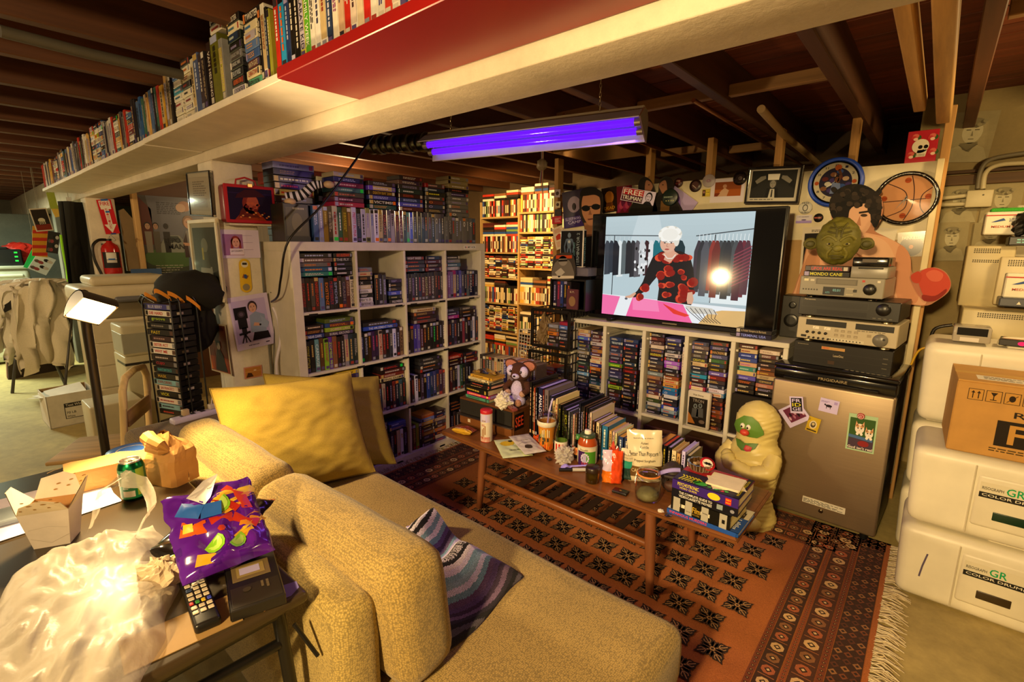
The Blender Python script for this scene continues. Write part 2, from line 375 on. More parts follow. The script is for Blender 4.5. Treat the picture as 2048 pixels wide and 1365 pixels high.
# --- television
tv=thing('television','large black flat television standing on the white tape shelf','television',(-1.29,3.09,.965))
TW,TH=1.252,.735
tv.rotation_euler=(R(-1.0),0,R(-.4))
mb=MB();mb.rbox(-TW/2,TW/2,0,.045,0,TH,'0b0b0c',.006,2);mb.rbox(-.4,.4,.04,.075,.1,.6,'0c0c0d',.01,1);mb.build('cabinet','satin',tv)
mb=MB();mb.box(-TW/2+.012,TW/2-.012,-.0015,0,.026,TH-.013,'030304');mb.build('glass_panel','black_gloss',tv)
mb=MB();mb.rbox(-.05,.05,-.004,0,.008,.018,'8a8270',.001,1);mb.build('badge','metal',tv)
for s in(-1,1):mb=MB();mb.rbox(s*.42-.02,s*.42+.02,-.06,.12,-.006,0.012,'101010',.004,1);mb.build('foot','satin',tv)
def screen():
 mb=MB();x0,x1,z0,z1=-.512,.46,.034,.712
 F=Fr(mb,(x0,-.0017,z0),(1,0,0),(0,0,1),.00012);W,H=x1-x0,z1-z0
 def S(pts):return[(x*W,y*H)for x,y in pts]
 def pl(pts,col,l):F.poly(S(pts),col,l)
 pl([(0,0),(1,0),(1,1),(0,1)],'a9bcc2',1)
 for i in range(12):pl([(0,.42+i*.048),(1,.42+i*.048),(1,.47+i*.048),(0,.47+i*.048)],tuple(a*(.82+.02*i)for a in c('b4c6cb')),2)
 pl([(.2,.75),(.45,.75),(.4,1),(.25,1)],'c3d2d6',3)
 pl([(0,.2),(1,.2),(1,.45),(0,.45)],'b6cad0',3);pl([(.78,.2),(1,.2),(1,.36),(.76,.36)],'dfe9ea',4)
 for xa,ya,xb,yb in((.0,.815,.56,.80),(.66,.80,1,.855)):F.line(S([(xa,ya),(xb,yb)]),.006,'3a4248',5)
 for x in(.075,.78):F.line(S([(x,.81),(x,.2)]),.006,'2c3338',4)
 rr=random.Random(4)
 lc=['39414a','2d3640','1c222a','d9e2e2','5b6668','22262c','2a2c32','57555a','c9ced0','3a2026','dadcdc','166a74','1b7480','167078','52262c','14333c','16323a']
 for i,cl in enumerate(lc):
  x=.0+i*.034;b=.42+.02*math.sin(i*1.7);pl([(x,.72),(x+.012,.765),(x+.03,.755),(x+.05,.70),(x+.052,b),(x+.004,b-.01)],cl,6+(i%3))
  if i in(7,8,9):
   for k in range(9):F.ell((x+rr.uniform(.005,.045))*W,rr.uniform(.45,.7)*H,.008,.011,['e8eaea','101418'][k%2],9,8)
  F.line(S([(x+.018,.76),(x+.02,.80)]),.003,'c8d2d4',9)
 rc=['3c3640','2d3138','50535a','42464c','8c3430','6c2a2a','3e4448','30363a','2c3238','3a4044','474e52','4a2434','6a2a38','54323e']
 for i,cl in enumerate(rc):
  x=.655+i*.0226;b=.29+.035*math.sin(i*2.1)-.002*i;pl([(x,.66),(x+.02,.76),(x+.036,.755),(x+.05,.68),(x+.045,b),(x+.002,b)],cl,6+(i%3))
  F.line(S([(x+.026,.76),(x+.028,.815)]),.003,'e8eeee',9)
 for i in range(10):F.line(S([(.9,.36+i*.03),(1,.44+i*.03)]),.006,'8a3c4c',10)
 pl([(0,0),(1,0),(1,.17),(0,.21)],'e6ebee',10)
 pl([(0,0),(.1,.0),(.145,.195),(0,.205)],'ef70a8',11);pl([(.2,0),(.68,0),(.61,.165),(.245,.2)],'f0629e',11)
 pl([(.245,.2),(.43,.185),(.45,.075),(.25,.07)],'f484b4',12)
 pl([(.47,.16),(.58,.10),(.66,.07),(.63,.05),(.55,.07),(.48,.145)],'e0342c',13)
 pl([(.72,.0),(1,.0),(1,.15),(.86,.14),(.78,.11)],'d8b070',12);pl([(.62,.16),(.8,.15),(.84,.1),(.68,.09)],'cfcabc',13)
 for i in range(7):F.line(S([(.63+i*.03,.14),(.66+i*.028,.10),(.7+i*.02,.06),(.74+i*.02,.02)]),.004,'38383c',14)
 K='17181c'
 pl([(.46,.66),(.42,.60),(.385,.5),(.345,.37),(.285,.22),(.27,.20),(.25,.195),(.245,.22),(.3,.30),(.33,.40),(.36,.55)],K,15)
 pl([(.375,.60),(.43,.655),(.50,.67),(.57,.66),(.63,.62),(.66,.5),(.675,.36),(.665,.165),(.43,.185),(.435,.3),(.42,.42),(.385,.36),(.34,.27),(.28,.21),(.265,.235),(.315,.36),(.345,.5)],K,16)
 for i in range(26):
  x,y=rr.uniform(.36,.66),rr.uniform(.19,.64)
  if x<.43 and y<.42:x,y=.30+(y-.2)*.35,y
  if y>.42:x=.42+(x-.36)*.65;y=min(y,.6)
  q=rr.uniform(.018,.034)
  for k in range(3):F.ell((x+rr.uniform(-.012,.012))*W,(y+rr.uniform(-.01,.01))*H,q*W,q*H*1.3*rr.uniform(.7,1.1),['c4301e','d84a2c','8c1a16'][k],17+k,10)
 pl([(.44,.63),(.475,.60),(.52,.60),(.555,.635),(.525,.66),(.47,.66)],'d9a184',21)
 pl([(.475,.66),(.455,.58),(.5,.55),(.54,.62),(.52,.68)],'d6a085',21)
 F.line(S([(.455,.63),(.48,.592),(.515,.594),(.535,.63)]),.006,'e8e0d0',22)
 F.ell(.478*W,.735*H,.056*W,.088*H,'dcab90',22,22)
 for k in range(22):
  a=k/22*2*math.pi;F.ell((.487+.056*math.cos(a))*W,(.815+.052*math.sin(a))*H,.026*W,.03*H,['e9e6dc','d8d3c4','f4f2ea'][k%3],23+k%3,10)
 F.ell(.487*W,.815*H,.055*W,.055*H,'ece9df',26);F.ell(.535*W,.755*H,.018*W,.05*H,'dfdbce',24)
 for x in(.455,.5):F.line(S([(x-.016,.748),(x+.014,.752)]),.003,'6a4a40',27);F.ell(x*W,.738*H,.007,.004,'2c2430',27,8)
 F.line(S([(.475,.735),(.468,.705),(.482,.70)]),.003,'a8745e',27);F.ell(.473*W,.677*H,.016,.005,'a84a44',27,10)
 pl([(.245,.195),(.27,.235),(.26,.25),(.22,.215),(.185,.2),(.19,.19),(.22,.185)],'d8a688',22);F.ell(.195*W,.178*H,.012,.008,'5c6068',22,8)
 pl([(.635,.28),(.665,.29),(.678,.22),(.67,.175),(.64,.175),(.632,.21)],'d6a486',22)
 return mb.build('screen_picture','screen',tv,'lit picture of a white haired woman in a black dress with red flowers')
screen()
# --- mini fridge
fr=thing('mini_fridge','brushed brown steel mini fridge with black top beside the tape shelf','fridge',(-.335,2.9,0.012),R(-3))
mb=MB();mb.rbox(-.265,.265,.03,.42,.03,.84,'15130f',.008,2);mb.build('cabinet','satin',fr)
mb=MB();mb.rbox(-.268,.268,-.02,.03,.035,.765,'a08d74',.012,3);mb.build('door','steel',fr)
mb=MB();mb.rbox(-.268,.268,-.022,.03,.768,.83,'0d0c0b',.01,2);F=Fr(mb,(-.268,-.0222,.768),(1,0,0),(0,0,1))
F.text('FRIGIDAIRE',.21,.026,.125,.014,'9a8a68');mb.build('control_strip','gloss',fr)
mb=MB();mb.rbox(-.22,.2,-.03,-.018,.775,.79,'060606',.005,1);mb.build('handle_groove','satin',fr)
mb=MB();mb.rbox(-.272,.272,-.024,.43,.83,.852,'141210',.008,2);mb.build('top_panel','gloss',fr)
mb=MB();mb.box(-.06,.135,-.0215,-.0203,.112,.146,'d6cfc0');F=Fr(mb,(-.06,-.0215,.112),(1,0,0),(0,0,1));F.scribble(.004,.004,.18,.024,'555',rows=4,seed=2);mb.build('notice_strip','print',fr)
mb=MB();mb.lathe([(.011,0),(.011,.004),(.005,.005)],n=14,col='7a705c');o=mb.build('lock','metal',fr);o.location=(.03,-.0205,.09);o.rotation_euler=(R(90),0,0)
for s in(-1,1):mb=MB();mb.cyl((s*.22,.02,0),(s*.22,.02,.04),.018,n=10,col='111');mb.build('foot','satin',fr)
# --- rug
RX0,RX1,RY0,RY1=-2.56,.0,1.02,2.93
rug=thing('rug','worn red oriental rug with dark flower motifs and fringed ends under the coffee table','rug',(0,0,0))
mb=MB();mb.grid(lambda u,v:(RX0+(RX1-RX0)*u,RY0+(RY1-RY0)*v,.008+.003*noise.noise(V((u*7,v*6,0)))),60,44,'a85f2e')
mb.box(RX0,RX1,RY0,RY1,.001,.004,'6a3018')
F=Fr(mb,(0,0,.0115),(1,0,0),(0,1,0),.0003)
DK,CR,RD='2c1a12','b98a5c','a85f2e'
def gul(x,y,s):
 for k in range(4):
  a=math.pi/4+k*math.pi/2;ca,sa=math.cos(a),math.sin(a)
  def q(r,t):return(x+ca*r-sa*t,y+sa*r+ca*t)
  F.poly([q(.05*s,0),q(.32*s,-.26*s),q(.62*s,-.3*s),q(.78*s,-.1*s),q(1.0*s,0),q(.78*s,.1*s),q(.62*s,.3*s),q(.32*s,.26*s)],DK,1)
  F.line([q(.2*s,0),q(.8*s,0)],.05*s,CR,2)
  for t in(-1,1):F.line([q(.32*s,0),q(.52*s,.17*t*s),q(.64*s,.14*t*s)],.04*s,CR,2)
  a2=k*math.pi/2;ca,sa=math.cos(a2),math.sin(a2)
  F.poly([q(.05*s,0),q(.3*s,-.16*s),q(.62*s,-.12*s),q(.5*s,0),q(.62*s,.12*s),q(.3*s,.16*s)],'36211a',1)
  F.line([q(.1*s,0),q(.45*s,0)],.035*s,'8a6038',2)
 F.ell(x,y,.15*s,.15*s,CR,2,8);F.ell(x,y,.075*s,.075*s,DK,3,8)
FX0,FX1,FY0,FY1=RX0+.40,RX1-.315,RY0+.30,RY1-.30
ny=9;nx=14
for j in range(ny):
 for i in range(nx):
  x=FX0+.075+(FX1-FX0-.15)*(i+(.5 if j%2 else 0))/(nx-.5);y=FY0+.06+(FY1-FY0-.12)*j/(ny-1)
  if j%2==0 or i<nx-1:gul(x,y,.074)
bands=[(.0,.018,'a85f2e',0),(.02,.115,'3c2116',1),(.118,.14,'75381f',2),(.142,.215,'4c2818',3),(.218,.235,'8a4526',2),(.24,.305,'3e2216',3),(.308,.33,'75381f',2)]
def band(side,a,b_,col,st,scale=1.0):
 a*=scale;b_*=scale
 def pt(s_,d):
  if side=='r':return(RX1-d,RY0+s_)
  if side=='l':return(RX0+d,RY0+s_)
  if side=='t':return(RX0+s_,RY1-d)
  return(RX0+s_,RY0+d)
 Ls=RY1-RY0 if side in 'lr' else RX1-RX0
 def poly(q,cl,l):
  q=[pt(*k)for k in q]
  ar=sum(x1*y2-x2*y1 for(x1,y1),(x2,y2)in zip(q,q[1:]+q[:1]))
  F.poly(q if ar>0 else q[::-1],cl,l)
 lo=a if side in 'tb' else 0
 m0=b_ if side in 'tb' else 0
 poly([(m0*0+lo,a),(Ls-lo,a),(Ls-lo,b_),(lo,b_)],col,1)
 w_=b_-a;mid=(a+b_)/2;n=int((Ls-2*lo)/(w_*(1.0 if st!=1 else.42)))
 for k in range(n):
  s0=lo+(Ls-2*lo)*(k+.5)/n;h=(Ls-2*lo)/n/2
  if st==3:
   cl=['d0a878','a85a38','8a5a38'][k%3];r=w_*.36
   poly([(s0+r*math.cos(t*math.pi/4+.39),mid+r*math.sin(t*math.pi/4+.39))for t in range(8)],cl,2)
   r*=.55;poly([(s0+r*math.cos(t*math.pi/2),mid+r*math.sin(t*math.pi/2))for t in range(4)],DK,3)
   r*=.5;poly([(s0+r*math.cos(t*math.pi/2),mid+r*math.sin(t*math.pi/2))for t in range(4)],'d8b488',4)
   poly([(s0-h,a+.006),(s0-h+.004,a+.006),(s0-h+.004,b_-.006),(s0-h,b_-.006)],'9a5a34',2)
  elif st==2:
   poly([(s0-h*.6,mid),(s0,mid+w_*.3),(s0+h*.6,mid),(s0,mid-w_*.3)],DK,2)
   poly([(s0-h*.25,mid),(s0,mid+w_*.12),(s0+h*.25,mid),(s0,mid-w_*.12)],'c89868',3)
  elif st==1:
   for t in range(3):
    d=a+w_*(t+.5)/3;e=w_/6.5
    poly([(s0-h*.8,d),(s0,d+e),(s0+h*.8,d),(s0,d-e)],['7a4226','9a6840','5e3220'][(k+t)%3],2)
    poly([(s0-h*.35,d),(s0,d+e*.45),(s0+h*.35,d),(s0,d-e*.45)],DK,3)
for sd in 'tb':
 for bnd in bands:band(sd,*bnd,scale=.85)
for sd in 'lr':
 for bnd in bands:band(sd,*bnd)
mb.build('pile','pile',rug)
fm=MB();rr=random.Random(5)
for side in(0,1):
 for k in range(330):
  y=RY0+(RY1-RY0)*(k+rr.random())/330;x=RX1 if side else RX0;d=1 if side else-1;L_=rr.uniform(.05,.095)
  y2=y+rr.uniform(-.03,.03);y3=y2+rr.uniform(-.02,.02)
  fm.tube([(x-.01*d,y,.008),(x+L_*.5*d,y2,.012+rr.random()*.01),(x+L_*d,y3,.004)],[.0022,.0026,.0018],4,['d6c8a8','bfae8c','cbb890'][k%3],False)
o=fm.build('fringe','cloth',rug);o['kind']='stuff'
# --- coffee table
WD='7a4a26'
ct=thing('coffee_table','long low walnut coffee table with round legs and webbed lower shelf','table',(0,0,0))
mb=MB()
out=[]
for k in range(11):
 t=k/10;x=-2.10+1.665*t;out.append((x,1.80-.028*math.sin(math.pi*t)))
for k in range(11):
 t=1-k/10;x=-2.10+1.665*t;out.append((x,2.30+.028*math.sin(math.pi*t)))
bmx=bmesh.new();vv=[bmx.verts.new((x,y,.378))for x,y in out];f=bmx.faces.new(vv);r_=bmesh.ops.extrude_face_region(bmx,geom=[f])
for v in[g for g in r_['geom']if isinstance(g,bmesh.types.BMVert)]:v.co.z=.405
bmesh.ops.recalc_face_normals(bmx,faces=bmx.faces[:])
bmesh.ops.bevel(bmx,geom=[e for e in bmx.edges if abs(e.verts[0].co.z-e.verts[1].co.z)<.001],offset=.010,segments=3,affect='EDGES')
bmx.verts.index_update();mb.add([v.co[:]for v in bmx.verts],[[v.index for v in f.verts]for f in bmx.faces],WD);bmx.free()
mb.build('table_top','woodgx',ct)
LG=[(-.79,1.83,-.76,1.80),(-1.79,1.85,-1.80,1.82),(-.79,2.25,-.76,2.28),(-1.79,2.25,-1.80,2.28)]
for xa,ya,xb,yb in LG:
 mb=MB();mb.tube([(xb,yb,.012),(xa+(xb-xa)*.4,ya+(yb-ya)*.4,.23),(xa,ya,.38)],[.016,.024,.022],12,'7a4420');mb.build('leg','woodz',ct)
for y in(1.845,2.25):
 mb=MB();mb.tube([(-1.79,y,.205),(-1.3,y,.205),(-.785,y,.205)],[.017,.021,.017],12,'7a4622');mb.build('rail','woodgx',ct)
for k in range(9):
 x=-1.68+k*.1;mb=MB();mb.box(x,x+.042,1.845,2.25,.204,.210,'2e1a10');mb.build('webbing_strap','woody',ct)
# --- sofa
SF='9e8446'
so=thing('sofa','long mustard tweed sofa with loose bolster back cushions','sofa',(0,0,0))
def cush(name,x0,x1,y0,y1,z0,z1,r,col=SF,puff=.02,parent=so,rot=None,m='weave',lab=None,seam=True):
 bm=bmesh.new();bmesh.ops.create_cube(bm,size=1)
 for v in bm.verts:v.co=V((v.co.x*(x1-x0),v.co.y*(y1-y0),v.co.z*(z1-z0)))
 bmesh.ops.bevel(bm,geom=bm.edges[:],offset=r,segments=4,affect='EDGES',profile=.55)
 bmesh.ops.subdivide_edges(bm,edges=[e for e in bm.edges if e.calc_length()>.09],cuts=6,use_grid_fill=True)
 hx,hy,hz=(x1-x0)/2,(y1-y0)/2,(z1-z0)/2
 for v in bm.verts:
  u,t,w2=v.co.x/hx,v.co.y/hy,v.co.z/hz
  k=puff*(1-min(1,u*u))**.5
  n3=noise.noise(v.co*9+V((x0,y0,3)))*.004
  v.co.y+=t*k*(1-abs(w2)**4)*.6+n3;v.co.z+=(w2*k*(1-t*t)*.5 if w2>0 else 0)+n3
 bm.verts.index_update();mb=MB();mb.add([v.co[:]for v in bm.verts],[[v.index for v in f.verts]for f in bm.faces],col,True);bm.free()
 o=mb.build(name,m,parent,lab);o.location=((x0+x1)/2,(y0+y1)/2,(z0+z1)/2)
 if rot:o.rotation_euler=rot
 if seam:
  sm_=MB();q=r*.35
  q=r*1.15;pts=[(-hx+q,hy-r*.3,hz-r*.27),(0,0,0),(hx-q,hy-r*.3,hz-r*.27)]
  pts=[tuple(V(pts[0]).lerp(V(pts[2]),t)+V((0,puff*.15,puff*.12))*(1-(2*t-1)**2))for t in[i/12 for i in range(13)]]
  sm_.tube(pts,.0035,6,'8a7238');sm_.build('piping',m,o)
 return o
cush('seat',-2.32,-.405,.52,1.245,.235,.425,.055,'9c8248',.006,seam=False)
mb=MB();mb.rbox(-2.32,-.46,.50,1.19,.12,.25,'9c8648',.02,2);mb.build('base','weave',so)
for x,y in((-2.2,.6),(-2.2,1.1),(-.6,.6),(-.6,1.1)):mb=MB();mb.cyl((x,y,0),(x,y,.125),.018,.026,10,'4a2c16');mb.build('leg','woodz',so)
cush('back_frame',-2.36,-.865,.445,.56,.12,.70,.045,'ab9350',.004,seam=False)
cush('back_cushion',-1.50,-.80,.55,.715,.425,.765,.06,SF,.018,rot=(R(6),0,R(2)))
cush('back_cushion',-2.25,-1.515,.545,.70,.425,.765,.06,SF,.018,rot=(R(6),0,0))
cush('arm',-2.76,-2.35,.45,1.215,.12,.632,.045,'8a7040',.004,seam=False,lab='sofa arm in worn brownish tweed')
# --- black folding table
ft=thing('folding_table','worn black folding table crowded with snacks behind the sofa','table',(0,0,0))
mb=MB();mb.rbox(-2.17,-.955,-.75,.435,.70,.728,'3c301d',.012,3)
mb.build('table_top','satin',ft)
mb=MB();pts=[(-2.13,.405,.69),(-1.03,.405,.69),(-.99,.37,.69),(-.985,-.7,.69)]
mb.tube(pts,.014,10,'0e0d0c');mb.build('apron_tube','satin',ft)
for xa,ya,xb,yb in((-1.01,.385,-.98,.42),(-2.1,.385,-2.13,.41),(-1.01,-.68,-.98,-.7)):
 mb=MB();mb.tube([(xa,ya,.69),(xb,yb,.01)],.014,10,'0e0d0c');mb.build('leg','satin',ft)
mb=MB();mb.tube([(-1.005,.38,.60),(-1.0,-.6,.655)],.012,8,'0e0d0c');mb.tube([(-.965,.40,.66),(-.93,.43,.58)],.005,6,'0e0d0c');mb.build('brace','satin',ft)
mb=MB();F=Fr(mb,(-.985,.40,.7283),(1,0,0),(0,1,0));F.poly([(-.03,.0),(.01,-.03),(.018,.0),(.004,.024),(-.02,.03)],'8a7fc8');F.poly([(.0,-.03),(.022,-.06),(.02,-.02),(.012,-.01)],'a07040');mb.build('chipped_corner','print',ft,'chipped paint at the corner')
# --- desk lamp on a pole
fl_=thing('floor_lamp','black pole lamp with lit square head behind the folding table','lamp',(-2.33,.325,0))
mb=MB();mb.lathe([(.0,0),(.11,0),(.11,.012),(.02,.03),(.016,.05)],n=24,col='16120e');mb.build('base','satin',fl_)
mb=MB();mb.tube([(0,0,.03),(-.0,0,.7),(.035,-.002,1.06)],.0145,10,'1e1812');mb.tube([(.035,-.002,1.06),(.05,-.004,1.16),(.09,-.008,1.25),(.17,-.014,1.31)],[.0155,.0155,.015,.014],10,'1e1812');mb.build('pole','satin',fl_)
hd=MB()
def hp(u,v):
 a=math.pi*u;r=.052
 return((v-.5)*.095,-math.cos(a)*r,math.sin(a)*.055)
hd.grid(hp,12,4,'241a12');hd.grid(lambda u,v:(hp(u,v)[0],hp(u,v)[1]*1.06,hp(u,v)[2]*1.08),12,4,'241a12')
for e in(-.0475,.0475):hd.add([(e,hp(k/12,0)[1],hp(k/12,0)[2])for k in range(13)],[tuple(range(13))],'241a12')
hdo=hd.build('lamp_head','satin',fl_)
bl=MB();bl.rbox(-.044,.044,-.047,.047,-.004,.006,'ffd078',.003,1);blo=bl.build('bulb_panel','bulb',fl_,'glowing warm bulb panel')
for o in(hdo,blo):o.location=(.325,-.025,1.262)
dv=V((.62,-.16,-.62)).normalized()
q=(dv.to_track_quat('-Z','Y')@MX.Rotation(R(35),3,'Z').to_quaternion()).to_euler()
for o in(hdo,blo):o.rotation_euler=q
# --- blacklight tube fixture
A,B_=V((-2.2,1.84,2.0)),V((-1.055,2.1,2.0));L_=(B_-A).length;ang=math.atan2((B_-A).y,(B_-A).x)
tb=thing('blacklight_fixture','hanging tube light with two glowing violet tubes over the coffee table','tube light',tuple(A),ang)
mb=MB();mb.prism([(-.078,-.03),(-.045,.04),(.045,.04),(.078,-.03),(.073,-.03),(.041,.034),(-.041,.034),(-.073,-.03)],(0,0,0),(0,1,0),(0,0,1),L_,'c8c4d0');mb.build('reflector','paint',tb);tb.rotation_euler=(R(-32),0,ang)
mb=MB();mb.rbox(.0,L_,-.035,.035,.04,.075,'a89880',.004,1);mb.build('ballast_housing','paint',tb)
for s in(-1,1):
 mb=MB();mb.tube([(.03,s*.027,-.012),(L_-.03,s*.027,-.012)],.0155,14,'5a0cff');t_=mb.build('tube','tube',tb,'glowing violet tube')
 for xa in(.005,L_-.03):mb=MB();mb.cyl((xa,s*.027,-.012),(xa+.026,s*.027,-.012),.019,n=14,col='cfc6b0');mb.build('tube_cap','metal',t_)
mb=MB();mb.prism([(-.08,-.034),(-.045,.05),(.0,.075),(.045,.05),(.08,-.034)],(L_,0,0),(0,1,0),(0,0,1),.006,'e4dcc4');mb.build('end_plate','metal',tb)
for x in(.16,L_-.2):
 mb=MB();z=.075
 k=0
 while z<.41:
  a_=(1,0,0)if k%2 else(0,1,0)
  pts=[V((x,0,z+.011))+V(a_)*(.0045*math.cos(t*math.pi/4))+V((0,0,.0125*math.sin(t*math.pi/4)))for t in range(9)]
  mb.tube(pts,.0013,4,'b8a888',False);z+=.019;k+=1
 mb.build('chain','metal',tb).rotation_euler=(R(32),0,0)
# --- video tapes: every case its own object
NAMED={'black':'17151a','charcoal':'3a3638','grey':'7a7672','pale grey':'a8a49c','white':'e8e4dc','cream':'d8cca8','tan':'b08a58','brown':'4c3222','dark red':'6a1f1e','red':'c02a22','orange':'d8752a','yellow':'d8b838','lime green':'88a830','dark green':'244a30','teal':'2c7a78','blue':'2a4a9a','sky blue':'4aa0c8','navy':'1c2444','purple':'4a2a78','lavender':'b0a4e0','pink':'c85a8a'}
def cname(h):
 a=c(h);a=[x**.45 for x in a]
 return min(NAMED,key=lambda n:sum((p-q**.45)**2 for p,q in zip(a,c(NAMED[n]))))
ORD=['first','second','third','fourth','fifth','sixth','seventh','eighth','ninth','tenth','eleventh','twelfth','thirteenth','fourteenth','fifteenth','sixteenth','seventeenth','eighteenth','nineteenth','twentieth']
ORD+=['twenty-'+o for o in ORD[:9]]+['thirtieth']+['thirty-'+o for o in ORD[:9]]+['fortieth']+['forty-'+o for o in ORD[:9]]+['fiftieth']
DARK=['17151a','1c1a20','221c22','2a2430','1a1c2a','2c1e1e','34282a','201c1a','262230','3a3036','2a1a1c','3c2a2a','1f2433','4a3a3e']
MIXD=DARK+['6a1f1e','8a2a24','2a4a6a','244a30','5a4a6a','7a6a5a','a89880','c8b898','3a5a7a','7a3a2a','d0c8c0','4a2a58','6a6a70']
BRIGHT=['e0d8c8','d8ccb0','c83a2a','2a5a9a','1c1a20','d8a83a','e8e4dc','6a2a2a','3a6a5a','c8b090','e0b060','2a2a3a','a8a098','e8e0d0','4a6a9a','241e1c']
INK=['d8d0c0','c8a860','c03a2a','a8b0d8','e0d8d0','9a90c0','d07838','b8b4b0']
tr_=random.Random(21)
STK={'g':'20e050','o':'ff7a1a','w':'e4e0ff'}
def tape(W,D,H,col,ink,title,horiz,label,group,loc,rot=0,tilt=None,stk=None,extra=None,cat='video tape',m='case',name='video_tape'):
 """local frame: spine faces -y, x to the right, z up"""
 mb=MB();mb.rbox(0,W,0,D,0,H,col,.0022,1)
 dark=sum(c(col))<.5
 if horiz:F=Fr(mb,(0,0,0),(1,0,0),(0,0,1));L_,T=W,H
 else:F=Fr(mb,(0,0,H),(0,0,-1),(1,0,0));L_,T=H,W
 z=tr_.random()
 if z<.35:F.rect(L_*.02,T*.1,L_*.1,T*.8,tr_.choice(INK if dark else DARK),1)
 if z>.25:F.rect(L_*.87,T*.15,L_*.09,T*.7,tr_.choice(['c8c0b0','8a8a98','5a4a7a','a03a30','2a2a30']),1)
 if z>.8:F.rect(L_*.15,T*.04,L_*.7,T*.92,tr_.choice(['3a2a4a','5a2a2a','2a3a5a','4a4440'])if dark else tr_.choice(['c8b080','d8c8b8','b8b0c0']),1)
 if title:F.text(title,L_*.15,T*.2,L_*min(.7,.1*len(title)+.1),T*.6,ink,2)
 else:F.scribble(L_*.16,T*.22,L_*tr_.uniform(.4,.68),T*.56,ink,2,tr_.choice([1,1,2]),tr_.random())
 if stk:
  cl=STK.get(stk,stk)
  F.rect(L_*.86,T*.12,min(.02,L_*.12),T*.76,cl,3)
 mb.box(W,W+.0003,.003,D-.003,H*.5-.0012,H*.5+.0012,'0c0b0c')if horiz else mb.box(W*.5-.0012,W*.5+.0012,.004,D-.004,H,H+.0004,'0c0b0c')
 if extra:extra(mb,W,D,H)
 r3=(tilt or 0)
 o=mb.build(name,m,None,label,cat,group);o.location=loc
 o.rotation_euler=(0,r3,rot)if tilt else(0,0,rot)
 return o
def parse(s,pal):
 """'col:ink:TITLE:sticker' or a number of unlabelled tapes"""
 out_=[]
 for tok in s.split('|'):
  if len(tok)<3 and tok.isdigit():
   for _ in range(int(tok)):out_.append((tr_.choice(pal),tr_.choice(INK),'',tr_.choice('gowx..........')))
  else:
   q=tok.split(':')+['','',''];out_.append((q[0],q[1]or tr_.choice(INK),q[2],q[3]))
 return out_
def sk(x):return x if x in 'gow' and x else None
class Bank:
 """a place that holds tapes: origin, facing rotation, and words that name the place"""
 def __init__(s,O,rot,where,group,depth=.12,pal=DARK,cat='video tape',m='case',nm='video_tape'):
  s.nm=nm
  s.O=V(O);s.rot=rot;s.w=where;s.g=group;s.d=depth;s.pal=pal;s.cat=cat;s.m=m
 def at(s,x,y,z):return s.O+MX.Rotation(s.rot,3,'Z')@V((x,y,z))
 def up(s,spec,x,z=0,h=.19,w=.0265,y=0,lean=0,what='upright'):
  L_=parse(spec,s.pal)
  for i,(col,ink,t,st)in enumerate(L_):
   hh=h+tr_.uniform(-.004,.006);ww=w*tr_.uniform(.88,1.12)
   lb='%s tape, %s %s from left, %s'%(cname(col),ORD[i],what,s.w)
   tape(ww,s.d,hh,col,ink,t,False,lb,s.g,s.at(x,y+tr_.uniform(0,.006),z),s.rot,stk=sk(st),cat=s.cat,m=s.m,name=s.nm);x+=ww+.0008
  return x
 def pile(s,spec,x,z,wd=.19,th=.0268,what='pile',y=0,dp=None,jig=.006):
  L_=parse(spec,s.pal);z+=th*len(L_)
  for i,(col,ink,t,st)in enumerate(L_):
   tt=th*tr_.uniform(.9,1.0);z-=th
   lb='%s tape lying %s from top in %s, %s'%(cname(col),ORD[i],what,s.w)
   tape(wd*tr_.uniform(.96,1.0),dp or s.d,th-.0012,col,ink,t,True,lb,s.g,s.at(x+tr_.uniform(0,jig),y+tr_.uniform(0,jig),z),s.rot+tr_.uniform(-.02,.02),stk=sk(st),cat=s.cat,m=s.m,name=s.nm)
ROWN=['top row','second row','third row','bottom row'];COLN=['first cubby','second cubby','third cubby','fourth cubby']
